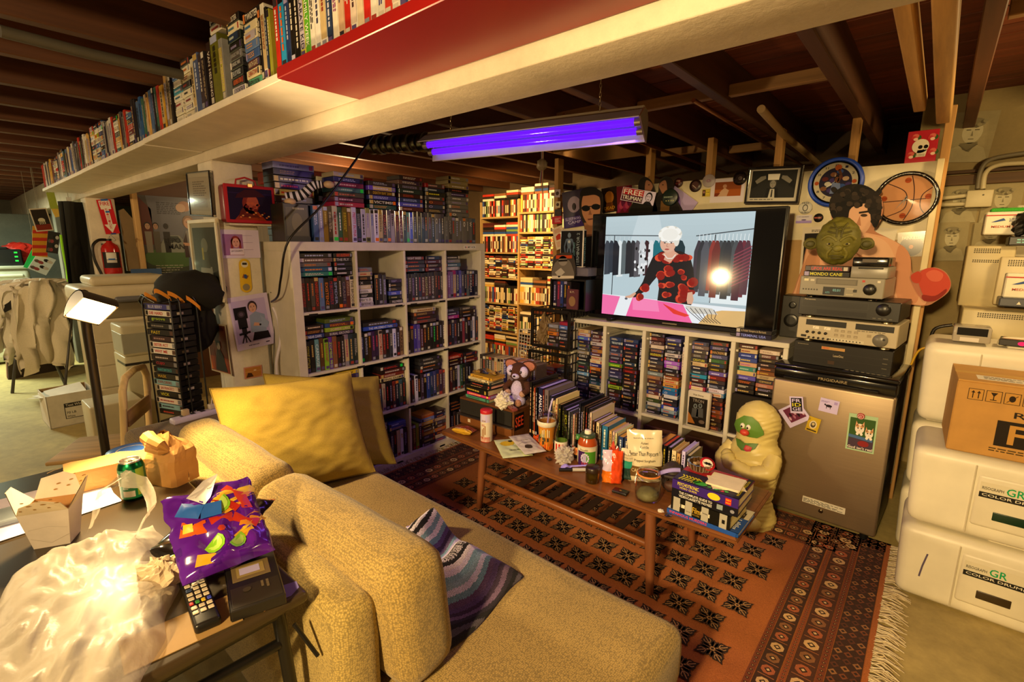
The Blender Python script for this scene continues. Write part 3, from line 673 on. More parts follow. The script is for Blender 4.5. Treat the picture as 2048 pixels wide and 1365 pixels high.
CUB={(0,0):[('u','5a4e48:c03030:SCANNERS|221a18|2a1c18|4a2420:d03a2a:NAKED LUNCH|5c76a8|1a1614:e08030:EXISTENZ|201c22:b03030:M BUTTERFLY|1c1a20:9aa8d0:SPIDER|2a2624:d8c8b0::o|3a3632:8a8078:CRASH|5a2420:c8a890|d8ccb0:181410:THE BROOD|2c2a24',.004),('t','2a2624|6a5450:e0d8c8|6a6664|2c5a7c:e08030::w|2a7a74:d8d0c0::g',.0,.2,'left pile'),('t','1c1a1c:e8502a:BAD LIEUTENANT|2c2a2c:c8c8c8:THE FLY|242428|1c1e28:b8b8d8|18181c:e8e0e0',.205,.12,'right pile')],(0,1):[('p','7a8488:c04030|e0d0b0:c03828|2a221c:c08a50|1c1a1c:c8c4bc:X|d8c8a0|e4e0dc:2a2a2a|1a1a1c:e8e4dc|e8e4e8:2a2430:FRIDAY THE 13TH|dcd8e4:2a2430:FRIDAY THE 13TH PART 2',.004,.105,'left pile'),('u','1c1a24|2a2430|4a4a50:c8c8ff',.125),('p','2a2a3a:9a98d0|1e1c22:c8a870|2a2a34:b8a880|4a5ac8:d8d8ff|1f2a24:c8c08a|1a1a1e:d8d4d8:HALLOWEEN',.225,.1,'right pile')],(0,2):[('u','1a2a4a|1c1a20|3a4048|24303a|1e1c1e|2a2428|1c1a1c:c8c080:ALLIGATOR|2c2830|28202a|3a2a2e|1e1a20|251f2c',.0),('t','2a2a34:d8d4d8:NIGHT BREED|3a3a44|4a4858|3a5060:d86a4a',.0,.17,'left pile'),('t','2c2030|5a2a38|2a2028:c8b8b0|8a3034:d8c8c8',.178,.14,'right pile')],(0,3):[('u','c89a90|8a5a98:d8d0ff|7a6aa0|a8307a|3a2a7a|5a5ab8|4a4a6a|20203c|5a6a70|1c2044:d8d4d8:SCREAM|20203a:c86a5a|1c1c34:d8d4f8',.0),('t','3a3634:d8d4c8|8a8884|4a6a84:c8d8e8|6a7a90:c8d0d8',.0,.15,'pile')],(1,0):[('u','1e1e2a:d8d040:OZONE ATTACK|15151a|6aa0a8:d8e8e8:CARNAGE|5a3a20:d8a040|8ac030:c03a50|6a30a8:b8e040:ZOMBIE 90|8a5a3a:c83020|2a1c1c|241c1e|8a7a90:b02a70|2a3a44|1c2a2c',.0),('t','2a1e1c:d8c0a8|3a2418:c08048|2a3a7a:d8e0ff:NEAR DARK',.0,.12,'left pile'),('t','5a6a2a|2a4a8a:e08030::o|9ab830:e0c0a0:ZOMBIE LAKE|3a3234:d8d4d4:BURIAL GROUND',.125,.19,'right pile')],(1,1):[('u','2a2a2e:d8e0e8::g|2a2218|3a2a18:c8801c|3a2054:c04a90|2a2430:c83a30|c8b8a8:c03028:NIGHTMARE|1e1c24|241e20:c83030|3a3a48|d8d8ff:3050c0|2a2030|8a6a50:1c1a18:CRAZIES',.0),('t','2a2a2c|2a50c8:d8e0ff:THE AMUSEMENT PARK::',.02,.26,'pile')],(1,2):[('u','1e1a1c|2a2228|40349a|6050b0|241c20|241a1c|221c1c:c8a040|1c1a1e|1e1e1e:30e060|241c24|20181c|2a2030',.0),('t','d8c8a0:8a5a30|4a3030|3a2a2c|5a4a4c',.06,.2,'pile')],(1,3):[('u','5a2420|30283a|2a2a3a:8aa0d8|40304a|221e24:d8d0e0|2a2028|8a3a50::::|302838|241c20::g|3a2a2e|e0e0ff|2a2a3c',.0),('t','3a3a44|4a5a78:c8d0e8|b040a0:d8c8e0',.0,.13,'left pile'),('t','4a4644:d8d0c0|3a2c28:c88a40|2c2428',.14,.16,'right pile')],(2,0):[('t0','d8b830:3a3020|2a3a8a:c8d0ff|e0dcf0:2a2a30:THE ELEPHANT MAN|2c2a2c:d8d0d8|3a2428:e0b0b0:VIDEODROME',.18,.145,'right pile'),('t0','3a2a2c:b03030|2a2a24:c8c090|3a2a20|c09048|a86a30',.0,.17,'left pile'),('u','3|241c18:d87a2a',.23,'right upright'),('u','5',.0)],(2,1):[('u','1c181a|3a2a20:c85a28|1e1c1c:c03028|4a3a2a:d8c020|6a2a20|b8a898:a02820|1e1a1e:a83030|241e28|7a2a28:d86a5a|28283a|3a5a6a|2a3030|201c1c',.0),('t','2a2428:c83030::g|2a1e1c:c8c0b8|7a3028:d8c0b8|d0c098:4a3a28:FINAL EXAM',.13,.19,'right pile'),('t','1c1a18:e0d8d0|1a1818:d0d0d0:MANIAC',.0,.12,'left pile')],(2,2):[('u','3a1e1c|2a2024|c8c4e8:2a2a50|201c1c:c87a50|3a2a38|241c1e::g|2a3a8a|2c3c7c|4a4a8a|2a3060|8a3a4a|4a2a30',.0),('t','2c2c30|3a3a40:d8d4c8|2a2a30|3a3030',.1,.19,'pile')],(2,3):[('u','3a2a2c|5a2a2e|3a3038|2a2830|c8c8f0|3a5a44|2c3a34|2a2430|1c1c24',.0),('t','b8382a:e0c0b0|2a2024|3a2020',.0,.16,'left pile'),('t','2a2428|3a2a2c|6a2028:d8b0a8',.17,.14,'right pile')],(3,0):[('u','7',.14),('t','2a2a5a:d8d8f8|d8b840|c8c0e8|1c1a20',.14,.18,'pile')],(3,1):[('u','1c1a24|2a2470|201c2a:d8d4e0:MAGIC|2a1e20|c8c8d8:20202a|1c1c2a|3a2a20|2a2438|2a201e|c8b090|e0e0f0::g|2a2430|6a3028',.0),('t','3a3a38:c8c4c0|d8d4c8:3a3a38:ICE|3a3430',.0,.17,'left pile'),('t','4a5aa8:c8d0ff|3a4a98',.18,.14,'right pile')],(3,2):[('u','4a2420|5a3028|8ab030|2a1e28',.0),('t0','b87a48|7a88d8|c89a48|3a2a20|4a3a38|8a5a30|3a3028|3a2c20|241c20',.1,.12,'middle pile'),('t0','3a2a30|2c2a5a|b09080|4a4050|3a3038|b86a30|2a2a50|c8b0a0|5a4878',.226,.105,'right pile')],(3,3):[('u','5|1c1a20:d8d4d0',.0),('t','1c1a1c|2a2428|1e1c24',.0,.19,'pile')],}
for(r,k),items in CUB.items():
 zb=.05+(3-r)*.3515
 bank=Bank((BX-.025,BY+.052+k*.3515,zb),R(90),'%s %s, white bookcase'%(ROWN[r],COLN[k]),'video tapes in the white bookcase',pal=DARK)
 for it in items:
  if it[0]=='u':bank.up(it[1],it[2]+.002,h=.188,what=it[3]if len(it)>3 else 'upright')
  elif it[0]=='t':
   bank.pile(it[1],it[2]+.003,.1955,it[3],.0258,it[4])
  elif it[0]=='t0':bank.pile(it[1],it[2]+.003,0 if r==3 else(.192 if it[2]>.1 else.1),it[3],.0262 if r==3 else.026,it[4])
  elif it[0]=='p':bank.pile(it[1],it[2],0,it[3],.0262,it[4])
tb_=Bank((BX-.045,BY,1.49),R(90),'on white bookcase top','video cases on top of the white bookcase',depth=.13,pal=DARK,m='gloss',cat='video case',nm='video_case')
tb_.up('3a5a98:c8d0ff|8a90c0:d8d8ff|8a6a20:c8b060|4a3a2c:c8b8a0|c0b8a8:b02a30::g|2a5a4a:d8e0e0|6a5a1c:d8c030|7a5a30:c08a40|c8c4f0:c02a60:PRETTY IN PINK|1c1c1c:a0a0a0|b8b4d8:2a2a30|8a8a50::::|a8a8c0:5a78c8|e0dcff:402a50::o|a88a40:2a2418|4a3034:c05a50:ORGAN|6a6474:d8d8d8::o|a89aa8:3a2a38|5a2a30:c86a5a|6a3038:c8a0a8:SEVEN|3a3a4a|6a9a94:c03030::g|4a58e8:d8e0ff|4a4038|3a3430:a8a098|2a2a3a|4a4450|3a3a3a|34363a|6a6468::o|5a5054|4a4450',.165,h=.2,w=.0295)
tb_.up('6a6864:8a8884|6e6c66|726e6a|66645f|6c6a66|706c68::o|64625e|6a6a6c::w|4a5a70',1.13,h=.185,w=.034,what='grey upright')
def top_pile(spec,x,wd,n,y=0,dp=.13,z=.203):tb_.pile(spec,x,z,wd,.0275,n,y,dp)
top_pile('b8a888|2a2a6a:a0a8ff|7a2a5a:d8a0c0|3a6a7a:a8c8d0::g|4a4444:c06a5a|5a2a4a:d8a8d0|a82a50:e0c8d0',.30,.2,'first pile')
top_pile('3a3034|6a4ae0:d8c8ff|3a2a20:c8a030:DEATH RAY 2000|3a3a90:b0b8ff|141416:f0ece4:VICTIMS!:o|1c4a4a:c89040',.53,.2,'second pile')
top_pile('3a3438|6a4a48:d8c8c0|3a3434|2a3a38:d8d8e0|3a1c18:c04a30|2a3a6a:a8b8ff|5a5ad0:d8d8ff|5a2a24:c89080',.75,.2,'third pile')
top_pile('9a2028:e0a8a8|2a3444:c8d0e0|2a2a24:d8d030|4a4644|2a302c::o|34343a::o|3a3434',.965,.175,'fourth pile')
top_pile('9a8a5a|a89868|a08c58|1c1618:a05040|6a6864|6e6c68|74726e|66645e|6a6866|6e6c68::o',1.17,.2,'grey pile',0,.13,.188)
tb2=Bank((BX-.19,BY,1.49),R(90),'back row on bookcase top','video cases in the back row on the bookcase',depth=.13,pal=DARK,cat='video case',nm='video_case')
tb2.pile('9aa0d8:5a6088|1c1a2a:8a6a30|2a2420|2c2418|c0a868|2a1c1a|241c18|1e1a18|2a2420|221c18|1c1a18|2a2420',.03,0,.24,.036,'left pile')
tb2.pile('d8d0b8|1c1a18|201c1a|2a2420|221c18|1c1a18|2a2420|241c18',.28,0.09,.24,.036,'middle pile')
tb2.pile('1c1a18|c8c82a|221c18|1c1a18|2a2420|241c18|1c1816|1e1a18',.54,0.06,.24,.036,'right pile')
BAYN=['first bay','second bay','third bay','fourth bay','fifth bay']
BAY=['a89070:8a3028|c89060:a03a28|4a5ac8:90e0a0|2a2444|3a5a5a:c8c04a|4a5a80:c8d0d8|8a8070|1c1e2a:c8c8d0:CUBE 2|24242c:d0d0d0|2a3a3a:a0b0b0|4a5a38|2a2e38|6a9ad0:e8e8f8|2a2c34|1c1c24|2a3060|5a5a68|3a3440|1c1c20|2a2430','3a3038|2a2830:c8c8d0:XTRO|5a5468:d8d8e8|b8b0a0:3a3030|2a1e20:c08a50|a8743a:4a6ac0|3a3a7a:c8d0ff|c8b8a0:b03028|d8c8a8|2a2a7a:d8d8ff|c87a30|3a2a28:d8a060|20202a|1c2a3a|24405a|b8a888:2a2420|3a3a2a|202020|2a2a30|5a4a48','2a3a6a|223050:d8e8f8:THE GUYVER|2a2c40|2a3050:a8b8e8|5a5a78:d07a5a|2a2434|4a2a5a:d050b0|5a9a2a:d8e040|1e201e:d8d8d8|3a3a6a:d8d8ff|4a4a7a:c8d0ff|2a4040|241c1a:a83028|9ab838:3a4a1c|2a241c|1e1c1c|241e1c|242020|2a2420','2a3a6a:c8a040|2a2a5a:c8d0ff|20202a|2c2434:a07a5a|1c1a1e:c8a88a|1c1c20|1e2a24|2a2424|5a1c1c:c83030|24202a|241c24|2a2428|2a2a2a|241e1c|26203a:a0a8d0|1c1a20|1a1818|241e1a|2a2a24','1c1a24:c8c0c0|4a1c20:c86a5a|3a2028:c8b0b0:C.H.U.D.|c8b8b0|2a2420:c8803a:DARKSIDE|2a2a1c:d8e03a:HUDSON|1c1c38:c8c8e8|3a3a4a|4a3a38|3a2c30|7a8a98:c8d0d8|8a6a58|4a2a2a|3a3038|2a2a2c|2a3a8a:e8e8f8|c8a090|3a4a28|b8b8c8|4a6078|1c1c24','5a5a9a|2a2a50:d8c838|2a2448:c8b8a8|242430:c8d0f0|c8c0c8:2a2a30|2a2430:e8e4e8:CUBE|a868e0:e0e0ff|8a30c8:c040d0|1e1c28|3a2a28:c8c0b8|8a4a28|c8a070|c89048:2a2a60|2a7ab8|2a60a8::o|c8c8d8|1c1c2c|2a2a38|3a50d8:c8d8ff|8aa0b8|24304a','4a4a68|6a5a5a:d8d0c8|2a2858|4a3a38|3a3a48:d8d030:CREATURE|d8c098:8a6a30|24203a|2a3a48:c8d0d8|2a90c0:c8682a|1c2030:d8e0e8|2a1c20:d8d0d8|a83070:d8c070|3a3038|2a2428|2a2a30|241e20|1e1c1e|2a2420|24201e|2a2428|201c1e','4a4038|2a2a6a:a8a0e0|2a2424:c8a060:HACKERS|4a4a70:a0a0e0|3a5a38:4a8a40|4a3a1c:c8a030|3a2c14:c8b030|6a5ab0:d8d0ff|6a2420:d85040|3a3038|2a2c3c|d8d0e8:8a5a4a|2a7ab8|3a2c28|5a3020|2a2030:c87a50|8a4a28|6a3a20|3a2418|2a1e18|3a2a20','4a2a24|c8b088:8a2a20|2a3a90:a8b8ff|3a4a98:d8c050|c8a080:b05ab0|3a8a80:a8d0c0|d8c088|5a50b8:a8a8e8|2a1c18:d86a2a|241e1c|2a2420','c8b0a0:8a6a5a|4a4a3a|3a3028:a89a70|2a2024:c8a8a0|4a2c20:c87a3a|7a4a28:c8a040|b8a078:5a4a38|2c2a34|a86a5a:c8b0a8|2a2420|241e1c']
for i in range(5):
 zb=(.34,.34,.36,.345,.62)[i]
 bk=Bank((UP[i]+.03,TY+.035,zb),0,'%s below television'%BAYN[i],'video tapes in the shelf under the television',depth=.19,pal=DARK,cat='boxed tape',m='satin',nm='boxed_tape')
 for k in(0,1):
  n=len(BAY[2*i+k].split('|'));th=min(.0268,(.915-zb-.02*(k+i)%.04)/n)
  bk.pile(BAY[2*i+k],.004+k*.112,0,.107,th,['left column','right column'][k],jig=.004)
 if i<4:bk.d=.1;bk.up(['5a2a34|3a3a6a:8aa0ff','2a2430|6a2030','2a4a68:c87a4a|2a2430','2a2428|3a3a50'][i],.234,h=.19,w=.02,what='upright at right');
 if i<3:bk.up(['4a2a38','2a2a4a:d8e0ff:THE CELL','c8c0d0:3a2a5a:NC-17'][i],.236,z=.3 if i else.2,h=.19,w=.024,what='upper upright at right')
ba=MB();ba.box(UP[4]+.03,UP[4]+.25,3.02,3.28,.36,.61,'16130f');ba.rbox(UP[4]+.028,UP[4]+.252,3.015,3.03,.36,.615,'221d17',.004,1)
ba.build('storage_crate','satin',None,'black box filling the lower part of the bay beside the fridge','box')
bk=Bank((-.86,3.02,.957),R(-2),'on shelf at television corner','two tapes by the television',depth=.1,pal=DARK)
bk.pile('1c1820:b8a888:A Polish Vampire in Burbank|1e1838:8a9aff:TERMINAL USA',0,0,.2,.0268,'pair')
def cover(kind):
 def f(mb,W,D,H):
  F=Fr(mb,(W,0,0),(0,1,0),(0,0,1))
  if kind=='eye':
   F.rect(0,0,D,H,'120d0a',1);F.ell(D*.3,H*.72,.022,.012,'c8501c',2);F.ell(D*.3,H*.72,.008,.009,'e8a838',3);F.ell(D*.3,H*.72,.004,.007,'0a0806',4);F.line([(D*.08,H*.78),(D*.55,H*.82)],.006,'3a1c0c',2)
   for i,t in enumerate(('Years ago','he abandoned','his life.',"Now he's back",'to pick up the pieces')):F.text(t,D*.3,H*(.46-.06*i),D*.6,.006,'c8c0b0',2,fit=False)
   F.ell(D*.5,H*.1,.016,.014,'c8c0b0',2)
  elif kind=='blue':
   F.rect(0,0,D,H,'2a90c8',1)
   for x,y in((.3,.75),(.4,.42)):F.rect(D*(x-.12),H*(y-.14),D*.6,H*.27,'c8641c',2);F.rect(D*(x-.08),H*(y-.12),D*.52,H*.23,'3a2820',3);F.ell(D*(x+.18),H*y,.012,.014,'b08868',4);F.ell(D*(x+.2),H*(y+.05),.016,.01,'1c120c',5)
  elif kind=='dark':
   F.rect(0,0,D,H,'1c1512',1)
   for i in range(6):F.poly([(D*(.15+.11*i),H*.1),(D*(.25+.11*i),H*.1),(D*(.22+.11*i),H*(.45+.06*(i%3))),(D*(.17+.11*i),H*(.42+.07*(i%2)))],['4a3a34','2c2420','5a4438'][i%3],2)
   F.ell(D*.45,H*.72,.012,.01,'a83420',2);F.scribble(D*.2,H*.84,D*.6,H*.1,'d8d0c8',2,2,5)
  elif kind=='olive':F.rect(0,0,D,H,'5a5a1a',1);F.poly([(D*.2,H*.3),(D*.8,H*.35),(D*.7,H*.85),(D*.3,H*.8)],'2c3010',2);F.ell(D*.6,H*.22,.012,.01,'d84a20',3);F.scribble(D*.2,H*.04,D*.6,H*.12,'1c1c10',2,3,4)
  else:F.rect(D*.06,H*.05,D*.88,H*.9,tr_.choice(BRIGHT),1);F.rect(D*.2,H*.2,D*.6,H*.5,tr_.choice(DARK),2);F.scribble(D*.15,H*.78,D*.7,H*.12,tr_.choice(INK),3,2,tr_.random())
 return f
SHZ=1.979
def shelf_up(items,x,z,y=.752,group='tapes on the beam shelf',where='on red beam shelf',dirn=1):
 """items given left to right starting at x"""
 for i,it in enumerate(items):
  wd,h,col,ink,t=it[:5];ex=it[5]if len(it)>5 else None
  tape(wd,.11,h,col,ink,t,False,'%s tape standing %s from left %s'%(cname(col),ORD[i],where),group,(x,y,z),0,cat='sleeved tape',name='sleeved_tape',extra=cover(ex)if ex else None,stk=it[6]if len(it)>6 else None);x+=wd+.001
 return x
shelf_up([(.03,.2,'c02a1c','e8e0d0','','eye'),(.034,.2,'2a90c8','e0641c','','blue'),(.027,.19,'24386a','a8b0c8',''),(.026,.19,'15130f','d8d0c0','','dark','w'),(.027,.19,'17130f','d0c8b8',''),(.027,.19,'d0c83a','2a2a3a','KARATE KID'),(.027,.19,'5aa82a','e0e8c8','FAMILY WEEK'),(.028,.19,'e0dcd0','3a3430',''),(.027,.19,'e4e0d8','3a3a5a',''),(.03,.19,'e8e4dc','8a3a30','','x'),(.027,.19,'24284a','c8c8d8',''),(.027,.19,'e4dcc8','8a2a7a',''),(.027,.19,'c8a888','4a4a6a',''),(.027,.19,'b82a1c','e0d8c8',''),(.027,.19,'e4e0d4','4a3030',''),(.027,.19,'d8c8a8','2a4a8a',''),(.027,.19,'c82a20','e8e0d0',''),(.027,.19,'e0dcd0','8a3030',''),(.027,.19,'d8d4c8','3a3a8a',''),(.027,.19,'c83a28','e8e0d0',''),(.027,.19,'e8e0d0','2a2a2a',''),(.027,.19,'2a4a8a','e8e0d0',''),(.027,.19,'d8a83a','3a2a2a','')],-1.6+.02,SHZ)
shelf_up([(.018,.205,'1c1816','c8c0b0',''),(.024,.215,'e0d8c8','8a3a30',''),(.014,.2,'1a1614','c8c0b0',''),(.018,.19,'9a9a30','e8e0c0','')],-1.685,1.975,where='beside red shelf end')
wbk=Bank((0,.752,1.975),0,'white beam shelf','tapes on the white beam shelf',depth=.187,pal=BRIGHT,cat='sleeved tape',m='satin',nm='sleeved_tape')
def wp_(spec,x,n,wd=.103,th=.0272):wbk.pile(spec,x,0,wd,th,n,jig=.004)
wp_('e0d4b0:3a7ac0|e4d8b8:c87a3a|5a78b0:d8a068|3a5a98:d8a068:TESS|15110f:d8c8a8:NINTH GATE|e4d4a8:a83a28:CHINATOWN|5ab08a:3a2028:REPULSION',-1.80,'right tall pile')
wp_('15120f:e8e0d0:TWISTER|e0d4b0:4a7a98|1a2420:c8d8d0|2a2824|6a6a6a:a8a8a8:JURASSIC PARK|2a2a2a:c8c8c8:JURASSIC PARK|1c1c1e:c8d0d8:THE LOST WORLD|1a1614:e06a30:ANDROMEDA STRAIN|e4e0d4:2a2a3a:LOOKER',-1.93,'left tall pile')
wbk.pile('15120f:e8e0d0:TWISTER',-1.80,.0272*7,.13,.034,'top of right pile')
shelf_up([(.035,.215,'2a1a16','d8d0c8','VAN HELSING','dark'),(.075,.225,'6a6a1c','2a2a10','','olive'),(.03,.2,'8a8a8a','d8d840','COLD MOUNTAIN')],-2.08-.04,1.975,where='left of tall piles')
wp_('b02a24:e8e0d0|e0d8c8:3a3030|1c1816:d8d0c0|d8d0c0:a03028',-2.075,'pile above olive case')
for o in list(COL.objects)[-4:]:o.location.z+=.228
x=-2.3
shelf_up([(.03,.2,'d8d0b8','3a3a3a',''),(.05,.21,'4a5a88','c8d0e8',''),(.035,.2,'3a3038','d8d0c8',''),(.03,.2,'2a2428','b8a080','')],-2.30,1.975,where='beside third pile')
wp_('2a2420|e0d8c0|d8c8a0:8a3028|3a3a3a|e0d8c0:3a3a3a|d8d0c0:8a3030|e4dcc8|d8ccb0',-2.415,'third tall pile')
wp_('3a5a98|e4dcc8|2a88a8:d8e0e8|e4e0d0:3a6a8a|d8d0c0:a03028|e0d8c0|e8e0cc',-2.53,'fourth tall pile')
shelf_up([(.03,.21,'b08a50','3a2a1c',''),(.03,.22,'8a7a5a','2a2420',''),(.026,.2,'1c1814','c8c0b0','','dark')],-2.64,1.975,where='left of fourth pile')
xx=-2.66;kk=0
while xx>-6.28:
 kk+=1
 if tr_.random()<.3 and xx>-5.6:
  n=tr_.randint(5,8);xx-=.11;wbk.pile('%d'%n,xx,-(.004 if xx<-3 else 0)-(.002 if xx<-4.5 else 0),.103,.0272,'far pile %s from right'%ORD[kk],jig=.004)
 else:
  n=tr_.randint(2,4)if xx>-5 else tr_.randint(1,2)
  for i in range(n):
   wd=tr_.uniform(.024,.045);xx-=wd+.002+(.05 if xx<-5 else.012)*tr_.random();cl=tr_.choice(BRIGHT+['5a5a60','8a8078'])
   tape(wd,.11,tr_.uniform(.18,.215),cl,tr_.choice(INK+DARK),{(9,0):'DRUGSTORE',(14,0):'G'}.get((kk,i),''),False,'%s tape standing %s in %s far group on beam shelf'%(cname(cl),ORD[i],ORD[kk]),'tapes on the white beam shelf',(xx,.752,1.975-(.004 if xx<-3 else 0)-(.002 if xx<-4.5 else 0)),extra=cover('x'),cat='sleeved tape',name='sleeved_tape')
 xx-=.004
def far_shelf(name,label,x0,x1,Y,zs,top,col):
 t=thing(name,label,'shelf',((x0+x1)/2,Y,0));cx=(x0+x1)/2
 for x in(x0,x1-.02):mb=MB();mb.box(x-cx,x+.02-cx,0,.3,0,top,col);mb.build('side_panel','woodz',t)
 for z in zs:mb=MB();mb.box(x0+.02-cx,x1-.02-cx,0,.3,z-.02,z,col);mb.build('shelf_board','woodx',t)
 mb=MB();mb.box(x0-cx,x1-cx,.3,.31,0,top,'5a4428');mb.build('back_board','paint',t)
 return t
FS=['e0d0b0','d8c090','2a1e1c','c83a28','e8dcc0','3a2a24','d8a848','2a4a8a','a8402a','e8e0c8','1c1816','c8b48a','6a8a4a','e0c8a0','8a5a38','f0e4c8','1c1816','2a2220','4a1c18','241e1c','3a2e28','5a2a1c']
def fill(x0,x1,Y,zs,mode,label,cat='tapes'):
 for j,(za,zb)in enumerate(zip(zs,zs[1:])):
  mb=MB();H=zb-za-.022;x=x0+.025
  if mode[j]=='u':
   while x<x1-.045:
    w2=tr_.uniform(.02,.032);cl=tr_.choice(FS);hh=.188
    mb.box(x,x+w2,Y+.02,Y+.2,za,za+hh,cl);mb.box(x+w2*.2,x+w2*.8,Y+.0192,Y+.02,za+.04,za+.13,tr_.choice(FS));x+=w2+.001
   x=x0+.03;z=za+.19
   while x<x1-.2:
    zz=z
    for k in range(int((H-.2)/.027)):
     if tr_.random()<.85:mb.box(x,x+.18,Y+.02,Y+.2,zz,zz+.025,tr_.choice(FS));zz+=.027
    x+=.195
  else:
   while x<x1-.11:
    zz=za
    while zz<za+H-.03:mb.box(x,x+.104,Y+.015+tr_.random()*.01,Y+.2,zz,zz+.025,tr_.choice(FS));mb.box(x+.015,x+.08,Y+.0145,Y+.02,zz+.007,zz+.018,tr_.choice(FS));zz+=.0268
    x+=.108
  o=mb.build('tape_row','satin',None,label%ORD[j],cat);o['kind']='stuff'
ZL=[.05,.42,.78,1.09,1.40,1.82,2.17]
far_shelf('tall_shelf','tall pale shelf of tapes in the lit back room, left one',-4.40,-3.72,4.5,ZL[:-1],2.0,'a88a58')
fill(-4.40,-3.72,4.5,ZL,'upupuu','tightly packed tapes on %s shelf from bottom, left tall shelf')
ZR=[.05,.47,.82,1.23,1.63,1.85,2.2]
far_shelf('tall_shelf','tall pale shelf of tapes in the lit back room, right one',-3.70,-3.0,4.4,ZR[:-1],2.0,'b8935a')
fill(-3.70,-3.0,4.4,ZR,'puupuu','tightly packed tapes on %s shelf from bottom, right tall shelf')
# --- things on the coffee table
TZ=.4055
LAV='b4a6ec'  # white page edges: blacklight glow put into the paper colour
def rot2(a):return MX.Rotation(a,4,'Z')
def book(X,Y,Z,th,h,d,col,ink,title,pages,label,group,lie=False,rot=0,th_cover=.0022,ttl_h=None,tilt=0,extra=None):
 """standing: spine faces -y; lying: spine (length h) faces -y, thickness th upward"""
 mb=MB()
 if lie:
  mb.box(0,h,0,d,0,th_cover,col);mb.box(0,h,0,d,th-th_cover,th,col);mb.box(0,h,0,th_cover,0,th,col)
  F=Fr(mb,(0,0,0),(1,0,0),(0,0,1));L_,T=h,th
 else:
  mb.box(0,th_cover,0,d,0,h,col);mb.box(th-th_cover,th,0,d,0,h,col);mb.box(0,th,0,th_cover,0,h,col)
  F=Fr(mb,(0,0,h),(0,0,-1),(1,0,0));L_,T=h,th
 if title:F.text(title,L_*.12,T*.2,L_*min(.76,.07*len(title)),T*.6,ink,2)
 else:F.scribble(L_*.1,T*.25,L_*.6,T*.5,ink,2,1,X*7+Y);F.rect(L_*.86,T*.2,L_*.06,T*.6,ink,1)
 if extra:extra(mb)
 o=mb.build('book','satin',None,label,'book',group);o.location=(X,Y,Z);o.rotation_euler=(0,tilt,rot)
 pg=MB();e=.003
 if lie:pg.box(.003,h-e,th_cover,d-e,th_cover,th-th_cover,pages)
 else:pg.box(th_cover,th-th_cover,th_cover,d-e,e,h-e,pages)
 pg.build('pages','card',o);return o
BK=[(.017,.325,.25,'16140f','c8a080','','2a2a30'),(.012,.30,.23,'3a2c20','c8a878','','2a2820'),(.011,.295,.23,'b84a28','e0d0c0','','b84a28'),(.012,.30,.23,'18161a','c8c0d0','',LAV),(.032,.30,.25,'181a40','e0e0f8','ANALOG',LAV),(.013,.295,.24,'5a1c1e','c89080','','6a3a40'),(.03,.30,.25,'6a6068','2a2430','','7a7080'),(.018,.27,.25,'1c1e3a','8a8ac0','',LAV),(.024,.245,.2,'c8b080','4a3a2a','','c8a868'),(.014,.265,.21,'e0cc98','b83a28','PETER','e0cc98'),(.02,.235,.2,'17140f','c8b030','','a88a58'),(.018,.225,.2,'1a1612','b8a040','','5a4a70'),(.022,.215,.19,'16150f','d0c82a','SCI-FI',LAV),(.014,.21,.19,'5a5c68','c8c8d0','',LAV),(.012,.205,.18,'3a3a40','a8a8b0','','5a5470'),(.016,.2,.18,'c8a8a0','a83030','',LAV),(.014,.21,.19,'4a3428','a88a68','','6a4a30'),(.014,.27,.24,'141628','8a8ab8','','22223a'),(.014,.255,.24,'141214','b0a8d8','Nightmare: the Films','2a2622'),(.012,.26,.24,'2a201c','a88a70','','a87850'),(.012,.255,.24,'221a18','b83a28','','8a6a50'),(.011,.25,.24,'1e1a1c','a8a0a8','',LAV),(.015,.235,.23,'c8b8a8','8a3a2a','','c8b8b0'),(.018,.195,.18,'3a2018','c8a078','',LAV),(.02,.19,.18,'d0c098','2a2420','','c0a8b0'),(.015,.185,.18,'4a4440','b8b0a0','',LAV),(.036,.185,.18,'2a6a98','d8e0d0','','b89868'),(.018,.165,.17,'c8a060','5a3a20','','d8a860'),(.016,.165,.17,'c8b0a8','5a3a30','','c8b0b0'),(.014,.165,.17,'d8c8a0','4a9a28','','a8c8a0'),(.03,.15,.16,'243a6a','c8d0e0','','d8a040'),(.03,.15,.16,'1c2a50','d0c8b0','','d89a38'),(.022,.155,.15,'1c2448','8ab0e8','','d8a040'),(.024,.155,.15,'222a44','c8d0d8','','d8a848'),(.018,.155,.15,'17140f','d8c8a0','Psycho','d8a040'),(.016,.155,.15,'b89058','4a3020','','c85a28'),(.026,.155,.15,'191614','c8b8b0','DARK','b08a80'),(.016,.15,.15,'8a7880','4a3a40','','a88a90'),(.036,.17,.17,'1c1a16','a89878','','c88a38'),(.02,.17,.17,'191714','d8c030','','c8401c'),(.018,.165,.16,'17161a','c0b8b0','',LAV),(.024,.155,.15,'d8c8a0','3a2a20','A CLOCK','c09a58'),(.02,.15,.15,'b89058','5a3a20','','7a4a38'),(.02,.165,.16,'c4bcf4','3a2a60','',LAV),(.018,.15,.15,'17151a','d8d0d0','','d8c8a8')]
x=-1.648;bi=0
for i,(th,h,d,col,ink,t,pg)in enumerate(BK):
 big=.002*math.sin(i*2.3)
 book(x,2.075+.004*math.sin(i*1.9),TZ,th,h,d,col,ink,t,pg,'%s book standing %s from left in row on coffee table'%(cname(col),ORD[i]),'books standing along the coffee table');x+=th+.0015
cs=thing('stereo_console','wood cased stereo console with black grille on left end of coffee table','stereo',(-2.105,1.955,TZ),R(2))
mb=MB();mb.rbox(0,.42,.012,.285,0,.165,'6a4020',.003,1);mb.build('case','woodgx',cs)
mb=MB();mb.box(.01,.41,.004,.014,.075,.155,'171310');
